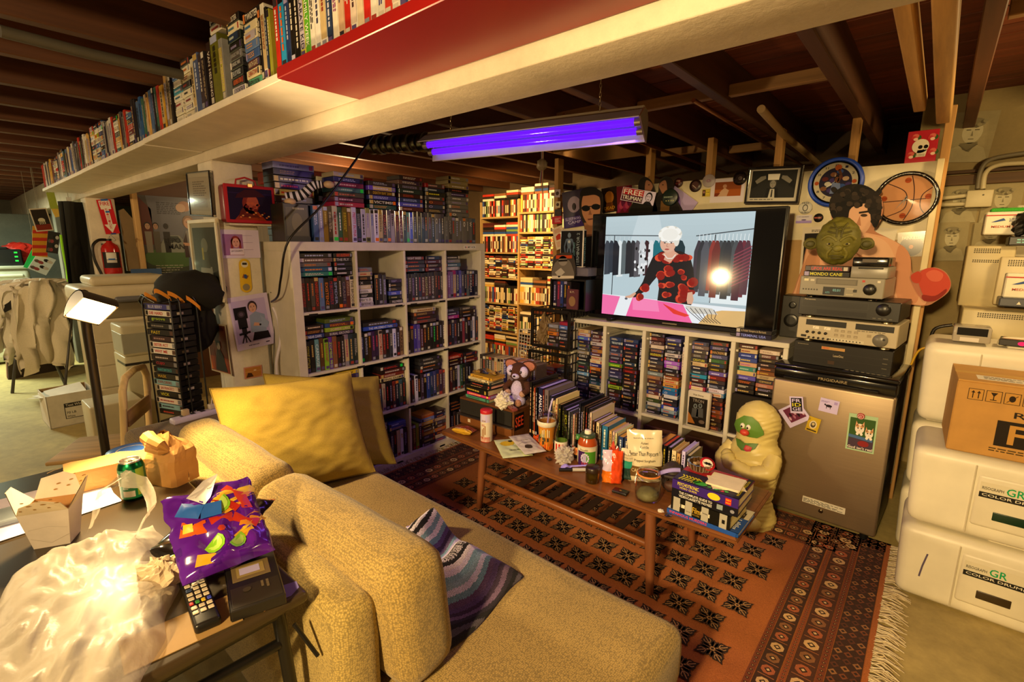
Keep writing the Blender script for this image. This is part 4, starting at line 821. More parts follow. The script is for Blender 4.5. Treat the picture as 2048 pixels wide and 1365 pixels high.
for k in range(26):mb.box(.014+k*.0152,.016+k*.0152,.003,.005,.078,.152,'241e18')
mb.build('speaker_grille','cloth',cs)
mb=MB();mb.box(.0,.42,-.018,.012,.064,.072,'b8b4ac');mb.build('trim_ledge','metal',cs)
mb=MB();mb.box(.008,.412,.004,.014,.012,.062,'7a4a26');mb.box(.075,.095,.003,.004,.025,.045,'d8c8b0');mb.build('lower_front','woodgx',cs)
mb=MB();F=Fr(mb,(.4205,.02,.045),(0,1,0),(0,0,1));F.rect(0,0,.085,.095,'15100c',1);F.text('SEE',.006,.018,.073,.06,'e8502c',2);mb.build('sticker','print',cs,'black sticker with orange letters SEE')
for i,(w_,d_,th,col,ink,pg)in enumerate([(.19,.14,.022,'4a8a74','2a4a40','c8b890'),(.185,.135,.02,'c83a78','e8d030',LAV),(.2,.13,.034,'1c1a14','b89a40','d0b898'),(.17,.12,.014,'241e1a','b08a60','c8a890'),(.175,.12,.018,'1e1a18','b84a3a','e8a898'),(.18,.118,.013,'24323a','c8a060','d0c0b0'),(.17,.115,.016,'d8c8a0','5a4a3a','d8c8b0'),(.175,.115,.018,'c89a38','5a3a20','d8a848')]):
 z0=TZ+.165+sum([.022,.02,.034,.014,.018,.013,.016,.018][:i])
 book(-2.075+.012*math.sin(i*2)+(.03 if i>2 else 0),1.99,z0,th,w_,d_,col,ink,'',pg,'%s book lying %s from bottom in stack on stereo console'%(cname(col),ORD[i]),'books stacked on the stereo',True,R(3*math.sin(i*2.7)))
mb=MB()
def wr(u,v):return((u-.5)*.15,(v-.5)*.09,.006+.008*math.sin(u*9+v*5)*math.sin(v*8)+.006)
mb.grid(wr,12,8,lambda u,v:c(['8a6a2a','c8a038','3a2a20','2a3a5a'][int(u*5+v*3)%4]));mb.grid(lambda u,v:(wr(u,v)[0],wr(u,v)[1],wr(u,v)[2]-.002),12,8,'5a4a2a')
mb.build('candy_wrapper','gloss',None,'shiny brown and gold wrapper on top of the book stack','wrapper',loc=(-1.95,2.045,TZ+.165+.158),rot=R(10))
def crumple(name,label,cat,loc,r,col,m='cloth',seed=0,sq=.8,amp=.5):
 mb=MB()
 def k(d):return 1-amp*.5+amp*abs(noise.noise(d*2.4+V((seed,1,2))))*1.6+amp*.3*noise.noise(d*6+V((seed,0,0)))
 mb.ball((0,0,r*sq*.8),(r,r,r*sq),col,26,18,fn=k)
 for i in range(len(mb.sm)):mb.sm[i]=False
 return mb.build(name,m,None,label,cat,loc=loc)
crumple('tissue','crumpled white tissue on stereo console beside the plush toy','tissue',(-1.775,1.995,TZ+.166),.05,'d8d2c4',seed=3,sq=1.0)
mb=MB();mb.rbox(-.05,.05,-.018,.018,0,.018,'7a3a34',.006,2);F=Fr(mb,(-.05,-.018,.0182),(1,0,0),(0,1,0));F.scribble(.01,.006,.08,.024,'b08a80',1,2,4)
mb.build('snack_bar','gloss',None,'dark red wrapped snack bar on stereo console beside tissue','snack',loc=(-1.715,2.0,TZ+.166),rot=R(-28))
pt=thing('plush_toy','brown and white plush animal with large pink ears sitting on stereo console','plush toy',(-1.765,2.13,TZ+.166),R(12))
mb=MB();mb.ball((0,0,.075),(.062,.055,.08),'3a1c12',20,14);mb.build('body','plush',pt)
mb=MB();mb.ball((0,-.018,.075),(.046,.046,.068),'c8bcf0',18,12);mb.build('belly','plush',pt,'white plush belly')  # white plush parts carry the blacklight glow as lavender colour
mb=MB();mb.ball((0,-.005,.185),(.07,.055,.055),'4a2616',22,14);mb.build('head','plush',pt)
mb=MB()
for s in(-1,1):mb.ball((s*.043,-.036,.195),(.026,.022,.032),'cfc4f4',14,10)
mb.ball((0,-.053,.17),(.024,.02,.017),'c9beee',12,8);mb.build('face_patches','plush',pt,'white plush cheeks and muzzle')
for s in(-1,1):
 mb=MB();mb.ball((s*.034,-.056,.197),.008,'120c0a',10,8);mb.ball((s*.033,-.062,.2),.0025,'e8e8f8',6,5);mb.build('eye','gloss',pt)
 mb=MB();mb.ball((s*.098,.004,.205),(.052,.009,.036),'4a2616',16,8);mb.ball((s*.098,-.004,.205),(.043,.006,.028),'b0705c',14,8);e=mb.build('ear','plush',pt,'pink lined plush ear');e.rotation_euler=(0,R(-s*12),0)
 mb=MB();mb.tube([(s*.05,-.01,.12),(s*.075,-.04,.09),(s*.05,-.06,.075)],[.022,.02,.018],10,'4a2616');mb.ball((s*.048,-.062,.072),.019,'b8907c',10,8);mb.build('arm','plush',pt)
 mb=MB();mb.ball((s*.035,-.055,.026),(.026,.04,.026),'cfc4f4',14,10);mb.ball((s*.036,-.09,.024),(.02,.016,.022),'a87860',10,8);mb.build('foot','plush',pt)
mb=MB();mb.ball((0,-.073,.173),(.008,.006,.006),'1a100c',8,6);mb.build('nose','gloss',pt)
def bottle(name,label,cat,loc,prof,col,m,parts=(),rot=0):
 t=thing(name,label,cat,loc,rot)
 mb=MB();mb.lathe([(0,prof[0][1])]+prof,n=28,col=col,caps=False);mb.build('body',m,t)
 for pn,pf,pc,pm,dr in parts:
  mb=MB();mb.lathe(pf,n=28,col=pc,caps=False)
  if dr:dr(mb)
  mb.build(pn,pm,t)
 return t
def wraptext(mb,t,r,a0,z,h,arc,col,l=.0006,flip=False):
 """letters printed round a cylinder of radius r starting at angle a0, reading left to right"""
 vs,fs,asp=text_mesh(t);R_=r+l
 mb.add([(R_*math.cos(a0+a*arc),R_*math.sin(a0+a*arc),z+b*h)for a,b in vs],fs,col)
def wrappatch(mb,r,a0,a1,z0,z1,col,l=.0004,n=10):
 mb.grid(lambda u,v:((r+l)*math.cos(a0+(a1-a0)*u),(r+l)*math.sin(a0+(a1-a0)*u),z0+(z1-z0)*v),n,1,col)
CAMA=R(-62)
def tin_label(mb):
 wrappatch(mb,.0335,CAMA-.9,CAMA+.9,.0,.03,'b82a20');wraptext(mb,'CREAM',.0338,CAMA-.6,.118,.01,.7,'8a6a40')
 wrappatch(mb,.0335,CAMA-.9,CAMA+.9,.115,.16,'c0b4f0',.0002)
 for k in range(3):wrappatch(mb,.0338,CAMA-.55+k*.25,CAMA-.4+k*.25,.02+.012*k,.075+.01*k,'9a6a38',.0006,3)
 wraptext(mb,'ROLLS',.0338,CAMA-.55,.092,.012,.5,'b82a20',.0008)
bottle('biscuit_tin','tall white and red wafer tin with red lid on coffee table by the stereo','tin',(-1.79,1.872,TZ),[(.033,0),(.034,.003),(.0335,.165)],'ddd2c0','satin',(('lid',[(.0345,.162),(.0345,.178),(.032,.182),(0,.182)],'b8202c','satin',None),('label',[(.0337,.004),(.0337,.16)],'d9cdb8','print',tin_label)))
def bag(name,label,cat,W,H,T,colf,m='gloss',amp=.006,seed=0,nu=26,nv=30,topflat=.15,waist=0):
 """a soft filled bag: local x to the right, y up, z outward"""
 mb=MB()
 def surf(s):
  def f(u,v):
   e=max(0,1-(2*u-1)**2)**.5*max(0,min(1,v/.06))**.5*max(0,min(1,(1-v)/topflat))**.7
   z=s*(T/2*e+amp*noise.noise(V((u*5+seed,v*6,s*3)))*min(1,e+.25)+.0006)
   x=(u-.5)*W*(1-waist*math.sin(v*math.pi))+amp*.6*noise.noise(V((seed,v*7,u*2)))
   return(x,v*H+amp*.8*noise.noise(V((u*4,seed+9,v)))*(v>.5),z)
  return f
 f1,f2=surf(1),surf(-1)
 cf=colf if callable(colf)else(lambda u,v,s:colf)
 mb.grid(f1,nu,nv,lambda u,v:c(cf(u,v,1)));mb.grid(lambda u,v:f2(1-u,v),nu,nv,lambda u,v:c(cf(1-u,v,-1)))
 o=mb.build(name,m,None,label,cat);o['_']=0;del o['_']
 return o,f1
def onbag(o,f1,W,H,name,polys):
 """print on the front of a bag, following its surface"""
 mb=MB();
 def pt(x,y,l):
  u=x/W+.5;v=y/H;p=V(f1(u,v));return(p.x,p.y,p.z+.0007*l)
 for q in polys:
  if q[0]=='t':
   _,t,x,y,w_,h_,col,l=q;vs,fs,asp=text_mesh(t);mb.add([pt(x+a*w_,y+b*h_,l)for a,b in vs],fs,col)
  else:
   _,pts_,col,l=q;k=len(pts_);cx_=sum(p[0]for p in pts_)/k;cy_=sum(p[1]for p in pts_)/k
   vs=[pt(cx_,cy_,l)]+[pt(x,y,l)for x,y in pts_]+[pt((x+cx_)/2,(y+cy_)/2,l)for x,y in pts_]
   fs=[]
   for i in range(k):j=(i+1)%k;fs+=[(0,1+k+i,1+k+j),(1+i,1+j,1+k+j,1+k+i)]
   mb.add(vs,fs,col,True)
 p=mb.build(name,'satin',o);return p
def place(o,loc,face,lean=0,roll=0):
 """stand a bag up: front faces horizontal angle 'face' (degrees, 0 = +x), leaning back by lean"""
 a=R(face);n=V((math.cos(a),math.sin(a),0));ux=V((-n.y,n.x,0));uy=V((0,0,1))
 m=MX(((ux.x,uy.x,n.x,0),(ux.y,uy.y,n.y,0),(ux.z,uy.z,n.z,0),(0,0,0,1)))
 o.matrix_world=MX.Translation(loc)@m@MX.Rotation(R(roll),4,'Z')@MX.Rotation(R(-lean),4,'X')
def lay(o,loc,ang,tilt=0):o.matrix_world=MX.Translation(loc)@MX.Rotation(R(ang),4,'Z')@MX.Rotation(R(tilt),4,'X')
o,f=bag('snack_packet','small brown and yellow snack packet near left tip of coffee table','snack',.13,.075,.03,lambda u,v,s:'7a3426' if v>.3 else 'c89a2a',amp=.006,seed=2);lay(o,(-1.955,1.83,TZ+.018),12)
onbag(o,f,.13,.075,'print',[('t','RAINBOW RUG',-.05,.012,.09,.012,'e0d0c0',1)])
o,f=bag('foil_pouch','flat pale green pouch with yellow fruit lying on coffee table','pouch',.16,.215,.012,lambda u,v,s:'bfcaa0','satin',.004,5);lay(o,(-1.50,1.80,TZ+.011),55,3)
onbag(o,f,.16,.215,'print',[('p',[(-.02+.04*math.cos(k*.6),.15+.03*math.sin(k*.6))for k in range(10)],'c8a828',1),('t','GRAIN FREE',-.03,.06,.07,.014,'2a2a20',2),('p',[(.0+.012*math.cos(k*.8),.17+.012*math.sin(k*.8))for k in range(8)],'1a1810',2)])
o,f=bag('foil_pouch','flat silver white pouch lying across the pale green pouch','pouch',.12,.235,.012,lambda u,v,s:'c4beb4','satin',.004,8);lay(o,(-1.44,1.87,TZ+.027),62,2)
onbag(o,f,.12,.235,'print',[('p',[(-.01+.02*math.cos(k*.7)*(1+.3*(k%2)),.07+.025*math.sin(k*.7))for k in range(9)],'3a3028',1),('t','crisp bites',-.04,.15,.06,.008,'5a5248',1),('p',[(-.045,.12),(.03,.12),(.03,.123),(-.045,.123)],'6a6258',1)])
def cup_print(mb):
 rr=random.Random(8)
 for k in range(9):a=CAMA-1.2+k*.26;wrappatch(mb,.041+.0006,a,a+.2,.012,.03+.01*(k%3),['d8641c','c8501a','e07a28'][k%3],.0006,3)
 for k in range(14):a=CAMA-1.2+rr.random()*2.2;z=.035+rr.random()*.045;wrappatch(mb,.0435,a,a+.18,z,z+.02,['2a2a22','4a4838','3a3a30','8a8a70'][k%4],.0008+.0003*(k%4),3)
 for k in range(6):a=CAMA-.6+k*.2;wrappatch(mb,.0455,a,a+.1,.08,.125-.006*(k%2),['d8b848','e0d8b0','c8c8a8'][k%3],.001,2)
cu=bottle('drink_cup','printed cinema drink cup with clear dome lid and white straw on coffee table','cup',(-1.47,2.0,TZ),[(.034,0),(.0345,.003),(.047,.155)],'c88a38','satin',(('picture',[(.0352,.006),(.0468,.15)],'c07a2a','print',cup_print),('rim_band',[(.0475,.135),(.051,.138),(.052,.16),(.049,.163)],'d8d0bc','satin',None),('lid',[(.051,.163),(.049,.18),(.04,.2),(.022,.21),(.01,.212)],'d8d4e0','glass',None)))
mb=MB();mb.tube([(-.005,0,.06),(.012,.004,.215),(.03,.008,.285)],.0045,8,'c8bcf4');mb.build('straw','satin',cu,'white drinking straw')  # white straw, its violet blacklight glow put into the colour
crumple('wrapper','crumpled orange wrapper behind the drink cup','wrapper',(-1.545,2.03,TZ),.034,'c8501c','gloss',5,.7)
bottle('glass_bottle','clear glass bottle with red and white label on coffee table','bottle',(-1.375,2.0,TZ),[(.032,0),(.034,.005),(.034,.1),(.03,.125),(.016,.17),(.013,.225),(.015,.235)],'c8d8b0','glass',(('label',[(.0345,.015),(.0345,.075)],'e0d8cc','print',lambda mb:[wrappatch(mb,.0348,CAMA-.8+.5*k,CAMA-.5+.5*k,.02+.015*(k%2),.065,'b82a20')for k in range(3)]),('liquid',[(0,.004),(.03,.006),(.03,.03),(0,.031)],'9aa060','glass',None)))
bottle('small_bottle','small green capped bottle with orange label between bottle and sauce jar','bottle',(-1.285,2.02,TZ),[(.02,0),(.021,.003),(.021,.07),(.01,.095),(.01,.105)],'8aa080','glass',(('label',[(.0214,.02),(.0214,.06)],'d89058','print',lambda mb:wraptext(mb,'N',.0218,CAMA-.3,.032,.018,.5,'c83a20')),('cap',[(.0115,.1),(.0115,.125),(0,.126)],'3a7a3a','satin',None)))
def jar_label(mb):
 wrappatch(mb,.0495,CAMA-.2,CAMA+1.0,.0,.075,'4a8a28');wrappatch(mb,.0495,CAMA-1.0,CAMA-.2,.0,.085,'3a1a58',.0005);wrappatch(mb,.0495,CAMA-1.0,CAMA+1.0,.075,.092,'d8ccb0',.0008)
 for k in range(12):a=k/12*6.283;wrappatch(mb,.0495,CAMA-.25+.36*math.cos(a),CAMA-.1+.36*math.cos(a),.035+.022*math.sin(a),.045+.022*math.sin(a),'c8c0e0',.001,2)
 wrappatch(mb,.0495,CAMA-.4,CAMA-.02,.02,.055,'a8a0c8',.0011,4);wraptext(mb,'Piccalilli',.0495,CAMA-.7,.078,.01,.8,'5a4a30',.0014)
 for k in range(5):wrappatch(mb,.0495,CAMA-.5+.14*k,CAMA-.38+.14*k,.004,.02,['8a2a4a','6a1a5a','a83a4a'][k%3],.0014,2)
bottle('sauce_jar','glass jar of red sauce with green and purple label and white cap','jar',(-1.215,2.0,TZ),[(.045,0),(.049,.004),(.049,.1),(.047,.115),(.036,.135),(.034,.14)],'a8481c','gloss',(('label',[(.0494,.008),(.0494,.1)],'c8c0b0','print',jar_label),('lid',[(.038,.138),(.038,.152),(.034,.155),(0,.155)],'3a4a34','satin',None),('cap',[(.017,.154),(.017,.17),(.0155,.172),(0,.172)],'e8e0d0','satin',None)))
crumple('plastic_wrap','crumpled clear plastic wrapping left of the sauce jar','wrapper',(-1.30,1.925,TZ),.05,'cfc8c0','film',9,.9,.6)
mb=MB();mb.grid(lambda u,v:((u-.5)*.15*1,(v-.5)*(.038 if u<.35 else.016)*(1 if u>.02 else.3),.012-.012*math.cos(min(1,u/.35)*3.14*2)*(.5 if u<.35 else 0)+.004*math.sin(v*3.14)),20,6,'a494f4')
mb.build('plastic_spoon','satin',None,'white plastic spoon glowing violet in front of the sauce jar','spoon',loc=(-1.22,1.905,TZ),rot=R(48))  # violet glow is painted into the plastic colour, nothing emits here
mk=thing('marker_pen','black and grey marker pen lying before the sauce jar','pen',(-1.21,1.868,TZ+.009),R(42))
mb=MB();mb.tube([(-.005,0,0),(.068,0,0)],.0085,12,'b8b4b0');mb.build('barrel','satin',mk)
mb=MB();mb.tube([(-.068,0,0),(-.004,0,0)],[.0085,.0092],12,'141212');mb.build('cap','satin',mk)
bottle('herb_jar','little glass jar of dried herbs with dark brown lid','jar',(-1.085,1.84,TZ),[(.03,0),(.032,.004),(.032,.05),(.029,.055)],'b8a878','glass',(('lid',[(.033,.052),(.033,.072),(.03,.075),(0,.075)],'2a1a10','satin',None),('herbs',[(0,.002),(.0295,.003),(.0295,.045),(0,.046)],'6a6038','rubber',None)))
o,f=bag('orange_bag','clear and orange snack bag with gold foil sweets on coffee table','snack bag',.09,.155,.05,lambda u,v,s:('c8b8d8' if u<.45 and v>.4 else 'd8481c' if u>.45 else 'd8701c'),'gloss',.008,14,topflat=.4);place(o,(-1.01,1.885,TZ),-62,6)
crumple('ribbon','twisted red foil bag top beside the orange snack bag','wrapper',(-1.045,1.965,TZ),.04,'c84a38','gloss',15,1.9,.6)
o,f=bag('tea_packet','cream and teal packet standing behind the orange snack bag','packet',.085,.15,.035,lambda u,v,s:'d8ccb0' if v>.62 else('2a9a84' if v>.4 else '1c3a34'),'satin',.003,18);place(o,(-.965,1.97,TZ),-64,3)
onbag(o,f,.085,.15,'print',[('t','TEA FOR TWO',-.03,.122,.055,.006,'5a4a3a',1),('t','loose leaf',-.03,.108,.04,.005,'7a6a5a',1)])
o,f=bag('popcorn_pouch','tall cream stand-up pouch lettered as better than popcorn on coffee table','pouch',.155,.245,.06,lambda u,v,s:'6a4e2c' if.14<v<.33 else 'd8ccae','gloss',.005,22,topflat=.5);place(o,(-.90,2.0,TZ),-64,5,4)
onbag(o,f,.155,.245,'print',[('t','Better Than Popcorn !',-.068,.125,.135,.026,'1c1814',1),('t','Popped Sorghum',-.048,.1,.095,.015,'2a2218',1),('t','Something to crunch',-.05,.205,.09,.008,'4a4438',1),('t','Aztec',-.018,.182,.034,.012,'4a4438',1),('t','Kettle',-.02,.163,.038,.014,'3a342a',1),('t','CARAMEL',-.06,.055,.075,.016,'c8b48a',1)])
cj=bottle('clip_top_jar','clear glass clip-top jar with herbs inside on coffee table','jar',(-.825,1.865,TZ),[(.048,0),(.052,.006),(.054,.03),(.053,.085),(.044,.1),(.043,.112)],'f2f2ee','glass',(('glass_lid',[(.045,.116),(.047,.12),(.044,.13),(.02,.138),(0,.139)],'e0d8d8','glass',None),('rubber_seal',[(.044,.111),(.05,.112),(.05,.116),(.045,.117)],'e0803a','satin',None),('herbs',[(0,.004),(.045,.006),(.048,.02),(.035,.04),(.01,.046),(0,.045)],'75704a','rubber',None)))
mb=MB();mb.tube([(.05,0,.05),(.056,0,.09),(.052,0,.12),(.047,.0,.128)],.0016,6,'c8c4bc');mb.tube([(-.052,-.02,.06),(-.056,0,.1),(-.05,.01,.118)],.0016,6,'c8c4bc');mb.tube([(.052*math.cos(k*.52),.052*math.sin(k*.52),.1)for k in range(13)],.0014,6,'c8c4bc',False);mb.build('wire_clip','metal',cj)
mb=MB();mb.rbox(-.034,.034,-.019,.019,0,.012,'14110e',.003,2);mb.rbox(-.005,.005,-.004,.004,.0115,.0132,'8a6a30',.001,1)
mb.build('matchbox','satin',None,'small flat black box on the table front edge left of clip-top jar','box',loc=(-.935,1.83,TZ),rot=R(6))
ap=thing('ape_head_ornament','dark brown sculpted ape head ornament in front of the book row','ornament',(-.775,2.0,TZ),R(20))
mb=MB();mb.ball((0,0,.065),(.052,.055,.07),'2e211a',26,20,fn=lambda d:1+.09*noise.noise(d*5)-(.18 if d.y<-.5 and-.1<d.z<.25 else 0));mb.build('head','rubber',ap)
mb=MB();mb.ball((0,-.045,.045),(.032,.026,.024),'4a2c22',16,12);mb.build('muzzle','rubber',ap);mb=MB();mb.tube([(-.035,-.046,.085),(0,-.058,.09),(.035,-.046,.085)],.011,8,'2a1c16');mb.build('brow','rubber',ap)
for s in(-1,1):mb=MB();mb.ball((s*.018,-.052,.074),.006,'0c0806',8,6);mb.build('eye','gloss',ap)
st=[(.278,.205,.018,'1c4a9a','c83a48','','d8d0c0'),(.235,.185,.058,'16140f','d8d0b8','','d8c88a'),(.255,.19,.036,'1a1820','e8e0d0','','c8b490'),(.255,.195,.038,'2c1a5a','e0d020','','d8c8a0')]
zz=TZ
RS=R(-1)
def ex0(mb):
 F=Fr(mb,(0,0,0),(1,0,0),(0,0,1));F.rect(.0,.0,.27,.018,'2450a8',3);F.text('INFAMOUS MURDERS',.012,.004,.15,.0105,'d83a4a',4)
 F=Fr(mb,(0,0,.018),(1,0,0),(0,1,0));F.rect(.0,.12,.278,.085,'c8c0a8',1);F.rect(.2,.12,.06,.05,'2a2420',2);F.ell(.235,.15,.02,.016,'b8a890',3);F.rect(.0,.005,.2,.06,'d8d4cc',1);F.ell(.1,.03,.03,.018,'2a2a2a',2);F.scribble(.215,.02,.05,.09,'e8e4d8',2,8,3)
def ex1(mb):
 F=Fr(mb,(0,0,0),(1,0,0),(0,0,1))
 for x in(.01,.06,.125,.195):F.rect(x,0,.028,.058,'a8a49a',3)
 F.rect(.088,.006,.034,.046,'1c160c',4);F.text('Film',.09,.018,.03,.024,'c8a030',5);F.text('ENCYCLOPEDIA',.09,.008,.03,.006,'a8862a',5);F.text('Ephraim Katz',.066,.012,.018,.005,'3a342a',5);F.text('Third Edition',.13,.03,.02,.005,'3a342a',5)
 F.poly([(.205,.02),(.216,.02),(.216,.036),(.205,.036)],'1a1814',5)
def ex2(mb):
 F=Fr(mb,(0,0,0),(1,0,0),(0,0,1));F.rect(0,0,.255,.036,'16141c',3);F.text('THE COMPLETE GUIDE TO',.03,.019,.13,.0105,'e8e4dc',4);F.text('VIDEOCASSETTE MOVIES',.03,.005,.13,.0105,'e8e4dc',4);F.rect(.178,.008,.022,.02,'8a98a0',4);F.ell(.235,.016,.008,.007,'8a8a98',4)
def ex3(mb):
 F=Fr(mb,(0,0,0),(1,0,0),(0,0,1));F.rect(0,0,.255,.038,'3a2278',3);F.text('PSYCHOTRONIC',.022,.018,.085,.014,'e0d428',4);F.text('VIDEO GUIDE',.03,.006,.07,.008,'d8c828',4);F.ell(.165,.018,.024,.014,'e0c82a',4);F.rect(.208,.004,.022,.026,'c82a28',4);F.text('WEIRD &',.21,.02,.018,.005,'e0d028',5);F.text('WACKY',.21,.009,.018,.005,'e0d028',5)
 F=Fr(mb,(0,0,.038),(1,0,0),(0,1,0));F.rect(0,0,.255,.195,'241c3a',3);F.rect(.0,.1,.255,.09,'a8242c',4);F.ell(.1,.025,.028,.018,'38a830',5)
 for k in range(6):F.line([(.02+k*.012,.01),(.03+k*.014,.045),(.02+k*.012,.06)],.006,'d8cc28',5);F.ell(.14+k*.012,.02+.006*(k%2),.009,.008,['2a8a3a','c83a5a','3ab048'][k%3],5)
 F.rect(.232,0,.022,.195,'14101c',5);F.text('MICHAEL J. WELDON',.25,.02,.15,.012,'d8c828',6,90)
for i,((L_,D_,th,col,ink,t,pg),ex)in enumerate(zip(st,(ex0,ex1,ex2,ex3))):
 book(-.715+(.012 if i else 0),1.815+(.006 if i else 0),zz,th,L_,D_,col,ink,t,pg,['thin blue true crime book at bottom of stack, right table end','thick black and grey film encyclopedia, second from bottom of stack','black video movie guide under the purple book','fat purple video guide on top of stack, right table end'][i],'reference books stacked on the table end',True,RS+R((0,-2,1,0)[i]),extra=ex);zz+=th
STZ=zz
for k in range(4):
 mb=MB();mb.rbox(-.062,.062,-.058,.058,0,.0025,'e8dcc0',.002,1);mb.box(-.062,-.002,-.0005,.0005,.0025,.0028,'d0c4a8')
 mb.build('napkin','card',None,['lowest of the four folded napkins on the purple book, turned sideways','second folded napkin from the bottom on the purple book','third folded napkin from the bottom on the purple book','topmost folded white napkin on the purple book'][k],'napkin','napkins on the book stack',loc=(-.525,1.915,STZ+.0004+k*.0027),rot=R((30,2,0,4)[k]))
ay=thing('glass_ashtray','cut crystal ashtray of stubs with round sticker on the purple book','ashtray',(-.645,1.965,STZ+.0005))
mb=MB()
def ash(u,v):
 a=u*2*math.pi;prof=[(.0,.004),(.03,.002),(.045,.012),(.052,.038),(.046,.038),(.036,.016),(.0,.012)]
 t=v*6;i=min(5,int(t));q=t-i;r=prof[i][0]*(1-q)+prof[i+1][0]*q;z=prof[i][1]*(1-q)+prof[i+1][1]*q
 k=1+.06*math.cos(a*12)*(1 if r>.02 else 0);return(r*k*math.cos(a),r*k*math.sin(a),z)
mb.grid(ash,48,6,'c8b49a',False);mb.build('dish','glass',ay)
mb=MB();mb.grid(lambda u,v:(ash(u,v*.5)[0]*1.0,ash(u,v*.5)[1],ash(u,v*.5)[2]-.0006),24,6,'b8a488',False);mb.build('facets','film',ay)
rr=random.Random(3)
for k in range(7):mb=MB();a=rr.random()*6.28;mb.tube([(.03*math.cos(a),.03*math.sin(a),.028),(-.02*math.cos(a+.4),-.02*math.sin(a+.4),.03+.004*k/7)],.004,8,['b08a58','c8b088','7a5a38'][k%3]);mb.build('stub','card',ay)
mb=MB();mb.lathe([(0,0),(.03,0),(.03,.0015),(0,.0016)],n=28,col='b8202a');F=Fr(mb,(0,0,.0017),(1,0,0),(0,1,0));F.ell(0,0,.021,.021,'e0d8cc',1,24);F.ell(-.005,0,.007,.0065,'1a1614',2);F.ell(.006,.0,.007,.0065,'1a1614',2);F.poly([(-.012,.0),(-.018,.006),(-.014,-.006)],'1a1614',2);F.poly([(.012,0),(.018,.006),(.014,-.006)],'1a1614',2)
mb.build('round_sticker','print',None,'round red sticker with black moustache leaning on the ashtray','sticker',loc=(-.615,1.955,STZ+.042),rot=(R(38),R(12),R(25)))
mb=MB();mb.grid(lambda u,v:((u-.5)*.04,-v*.09,-.03*v*v+.002*math.sin(u*6)),6,8,'b4a8e4');mb.build('paper_slip','card',None,'pale violet paper slip hanging over left end of the purple book','paper',loc=(-.715,1.93,STZ-.008),rot=R(-65))
mb=MB();mb.lathe([(0,0),(.016,0),(.014,.003),(0,.004)],n=18,col='c8c0b0');mb.build('plastic_disc','glass',None,'small clear plastic disc on the table before the book stack','disc',loc=(-.70,1.792,TZ))
crumple('paper_scrap','tiny torn white paper scrap on the table before the book stack','paper',(-.735,1.80,TZ),.013,'e0d8c8','card',2,.35)
mb=MB();mb.rbox(-.02,.02,-.01,.01,0,.009,'2a1e18',.003,2);mb.build('wrapped_sweet','gloss',None,'small dark wrapped sweet on the table right of the pouches','sweet',loc=(-1.38,1.90,TZ),rot=R(-30))
tr2=thing('clamshell_case','white padded video case with dark picture propped against fourth bay','video case',(-1.085,2.985,.362),0)
mb=MB();mb.rbox(0,.142,-.034,0,0,.238,'dcd4c8',.012,3);mb.rbox(.004,.138,-.036,-.032,.004,.234,'c8c0b4',.004,2);mb.build('case','satin',tr2)
mb=MB();F=Fr(mb,(0,-.0364,0),(1,0,0),(0,0,1));F.rect(.014,.018,.112,.18,'1c1612',1);F.text('TRON',.035,.17,.07,.02,'8a8078',2);F.text('Walt Disney',.035,.207,.066,.014,'3a2420',2)
for x,z in((.055,.11),(.085,.118)):F.ell(x,z+.034,.011,.014,'8a98a0',3);F.poly([(x-.022,z-.04),(x+.022,z-.04),(x+.018,z+.018),(x-.018,z+.018)],'4a4a4c',2);F.ell(x,z+.034,.008,.011,'3a3a3c',4)
F.poly([(.014,.03),(.06,.03),(.03,.08),(.014,.1)],'a86a2a',2);F.ell(.1,.05,.018,.012,'6a5a50',3);mb.build('front_picture','print',tr2)
mu=thing('mummy_figure','knee-high cream plastic mummy figure with green face and red nose before fridge','figure',(-.615,2.715,.011),R(-18))
MC='d8c67c'
def mum(u,v):
 a=u*2*math.pi;z=v*.675
 prof=[(0,.05),(.0,.13),(.035,.14),(.08,.125),(.13,.105),(.2,.112),(.29,.125),(.36,.132),(.42,.122),(.455,.1),(.49,.1),(.55,.112),(.6,.104),(.645,.07),(.668,.03),(.675,0)]
 for(z0,r0),(z1,r1)in zip(prof,prof[1:]):
  if z0<=z<=z1 and z1>z0:r=r0+(r1-r0)*(z-z0)/(z1-z0);break
 w_=(z*34+1.3*math.sin(a+z*9)+.8*math.sin(2*a-z*14))%1
 r+=(.0065*w_-.002)*min(1,r/.05)
 ex=.03 if z<.1 else 0
 return(r*math.cos(a),r*.86*math.sin(a)-ex*max(0,-math.sin(a)),z)
mb=MB();mb.grid(mum,48,130,MC);mb.build('body','plastic',mu)
def on_head(az,z,out=.0):a=R(az);p=V(mum((a/(2*math.pi))%1,z/.675));d=V((p.x,p.y,0)).normalized();return p+d*out
def hpatch(name,pts,col,out,lab=None):
 cz=sum(p[1]for p in pts)/len(pts);ca=sum(p[0]for p in pts)/len(pts);mb=MB();rings=4;vs=[];n=len(pts)
 for i in range(rings+1):
  for az,z in pts:t=i/rings;vs.append(on_head(ca+(az-ca)*t,cz+(z-cz)*t,out+.014))
 fs=[(i*n+j,i*n+(j+1)%n,(i+1)*n+(j+1)%n,(i+1)*n+j)for i in range(rings)for j in range(n)]
 mb.add(vs,fs,col,True);return mb.build(name,'plastic',mu,lab)
hpatch('face',[(-135,.53),(-122,.565),(-100,.605),(-80,.61),(-62,.59),(-50,.55),(-48,.53),(-62,.505),(-80,.50),(-100,.50),(-120,.505)],'5f8a34',.0,'green face showing through the wrappings')
hpatch('mouth',[(-118,.468),(-105,.47),(-90,.462),(-72,.472),(-58,.478),(-64,.448),(-78,.428),(-92,.424),(-106,.436)],'4f7426',.004,'open green mouth')
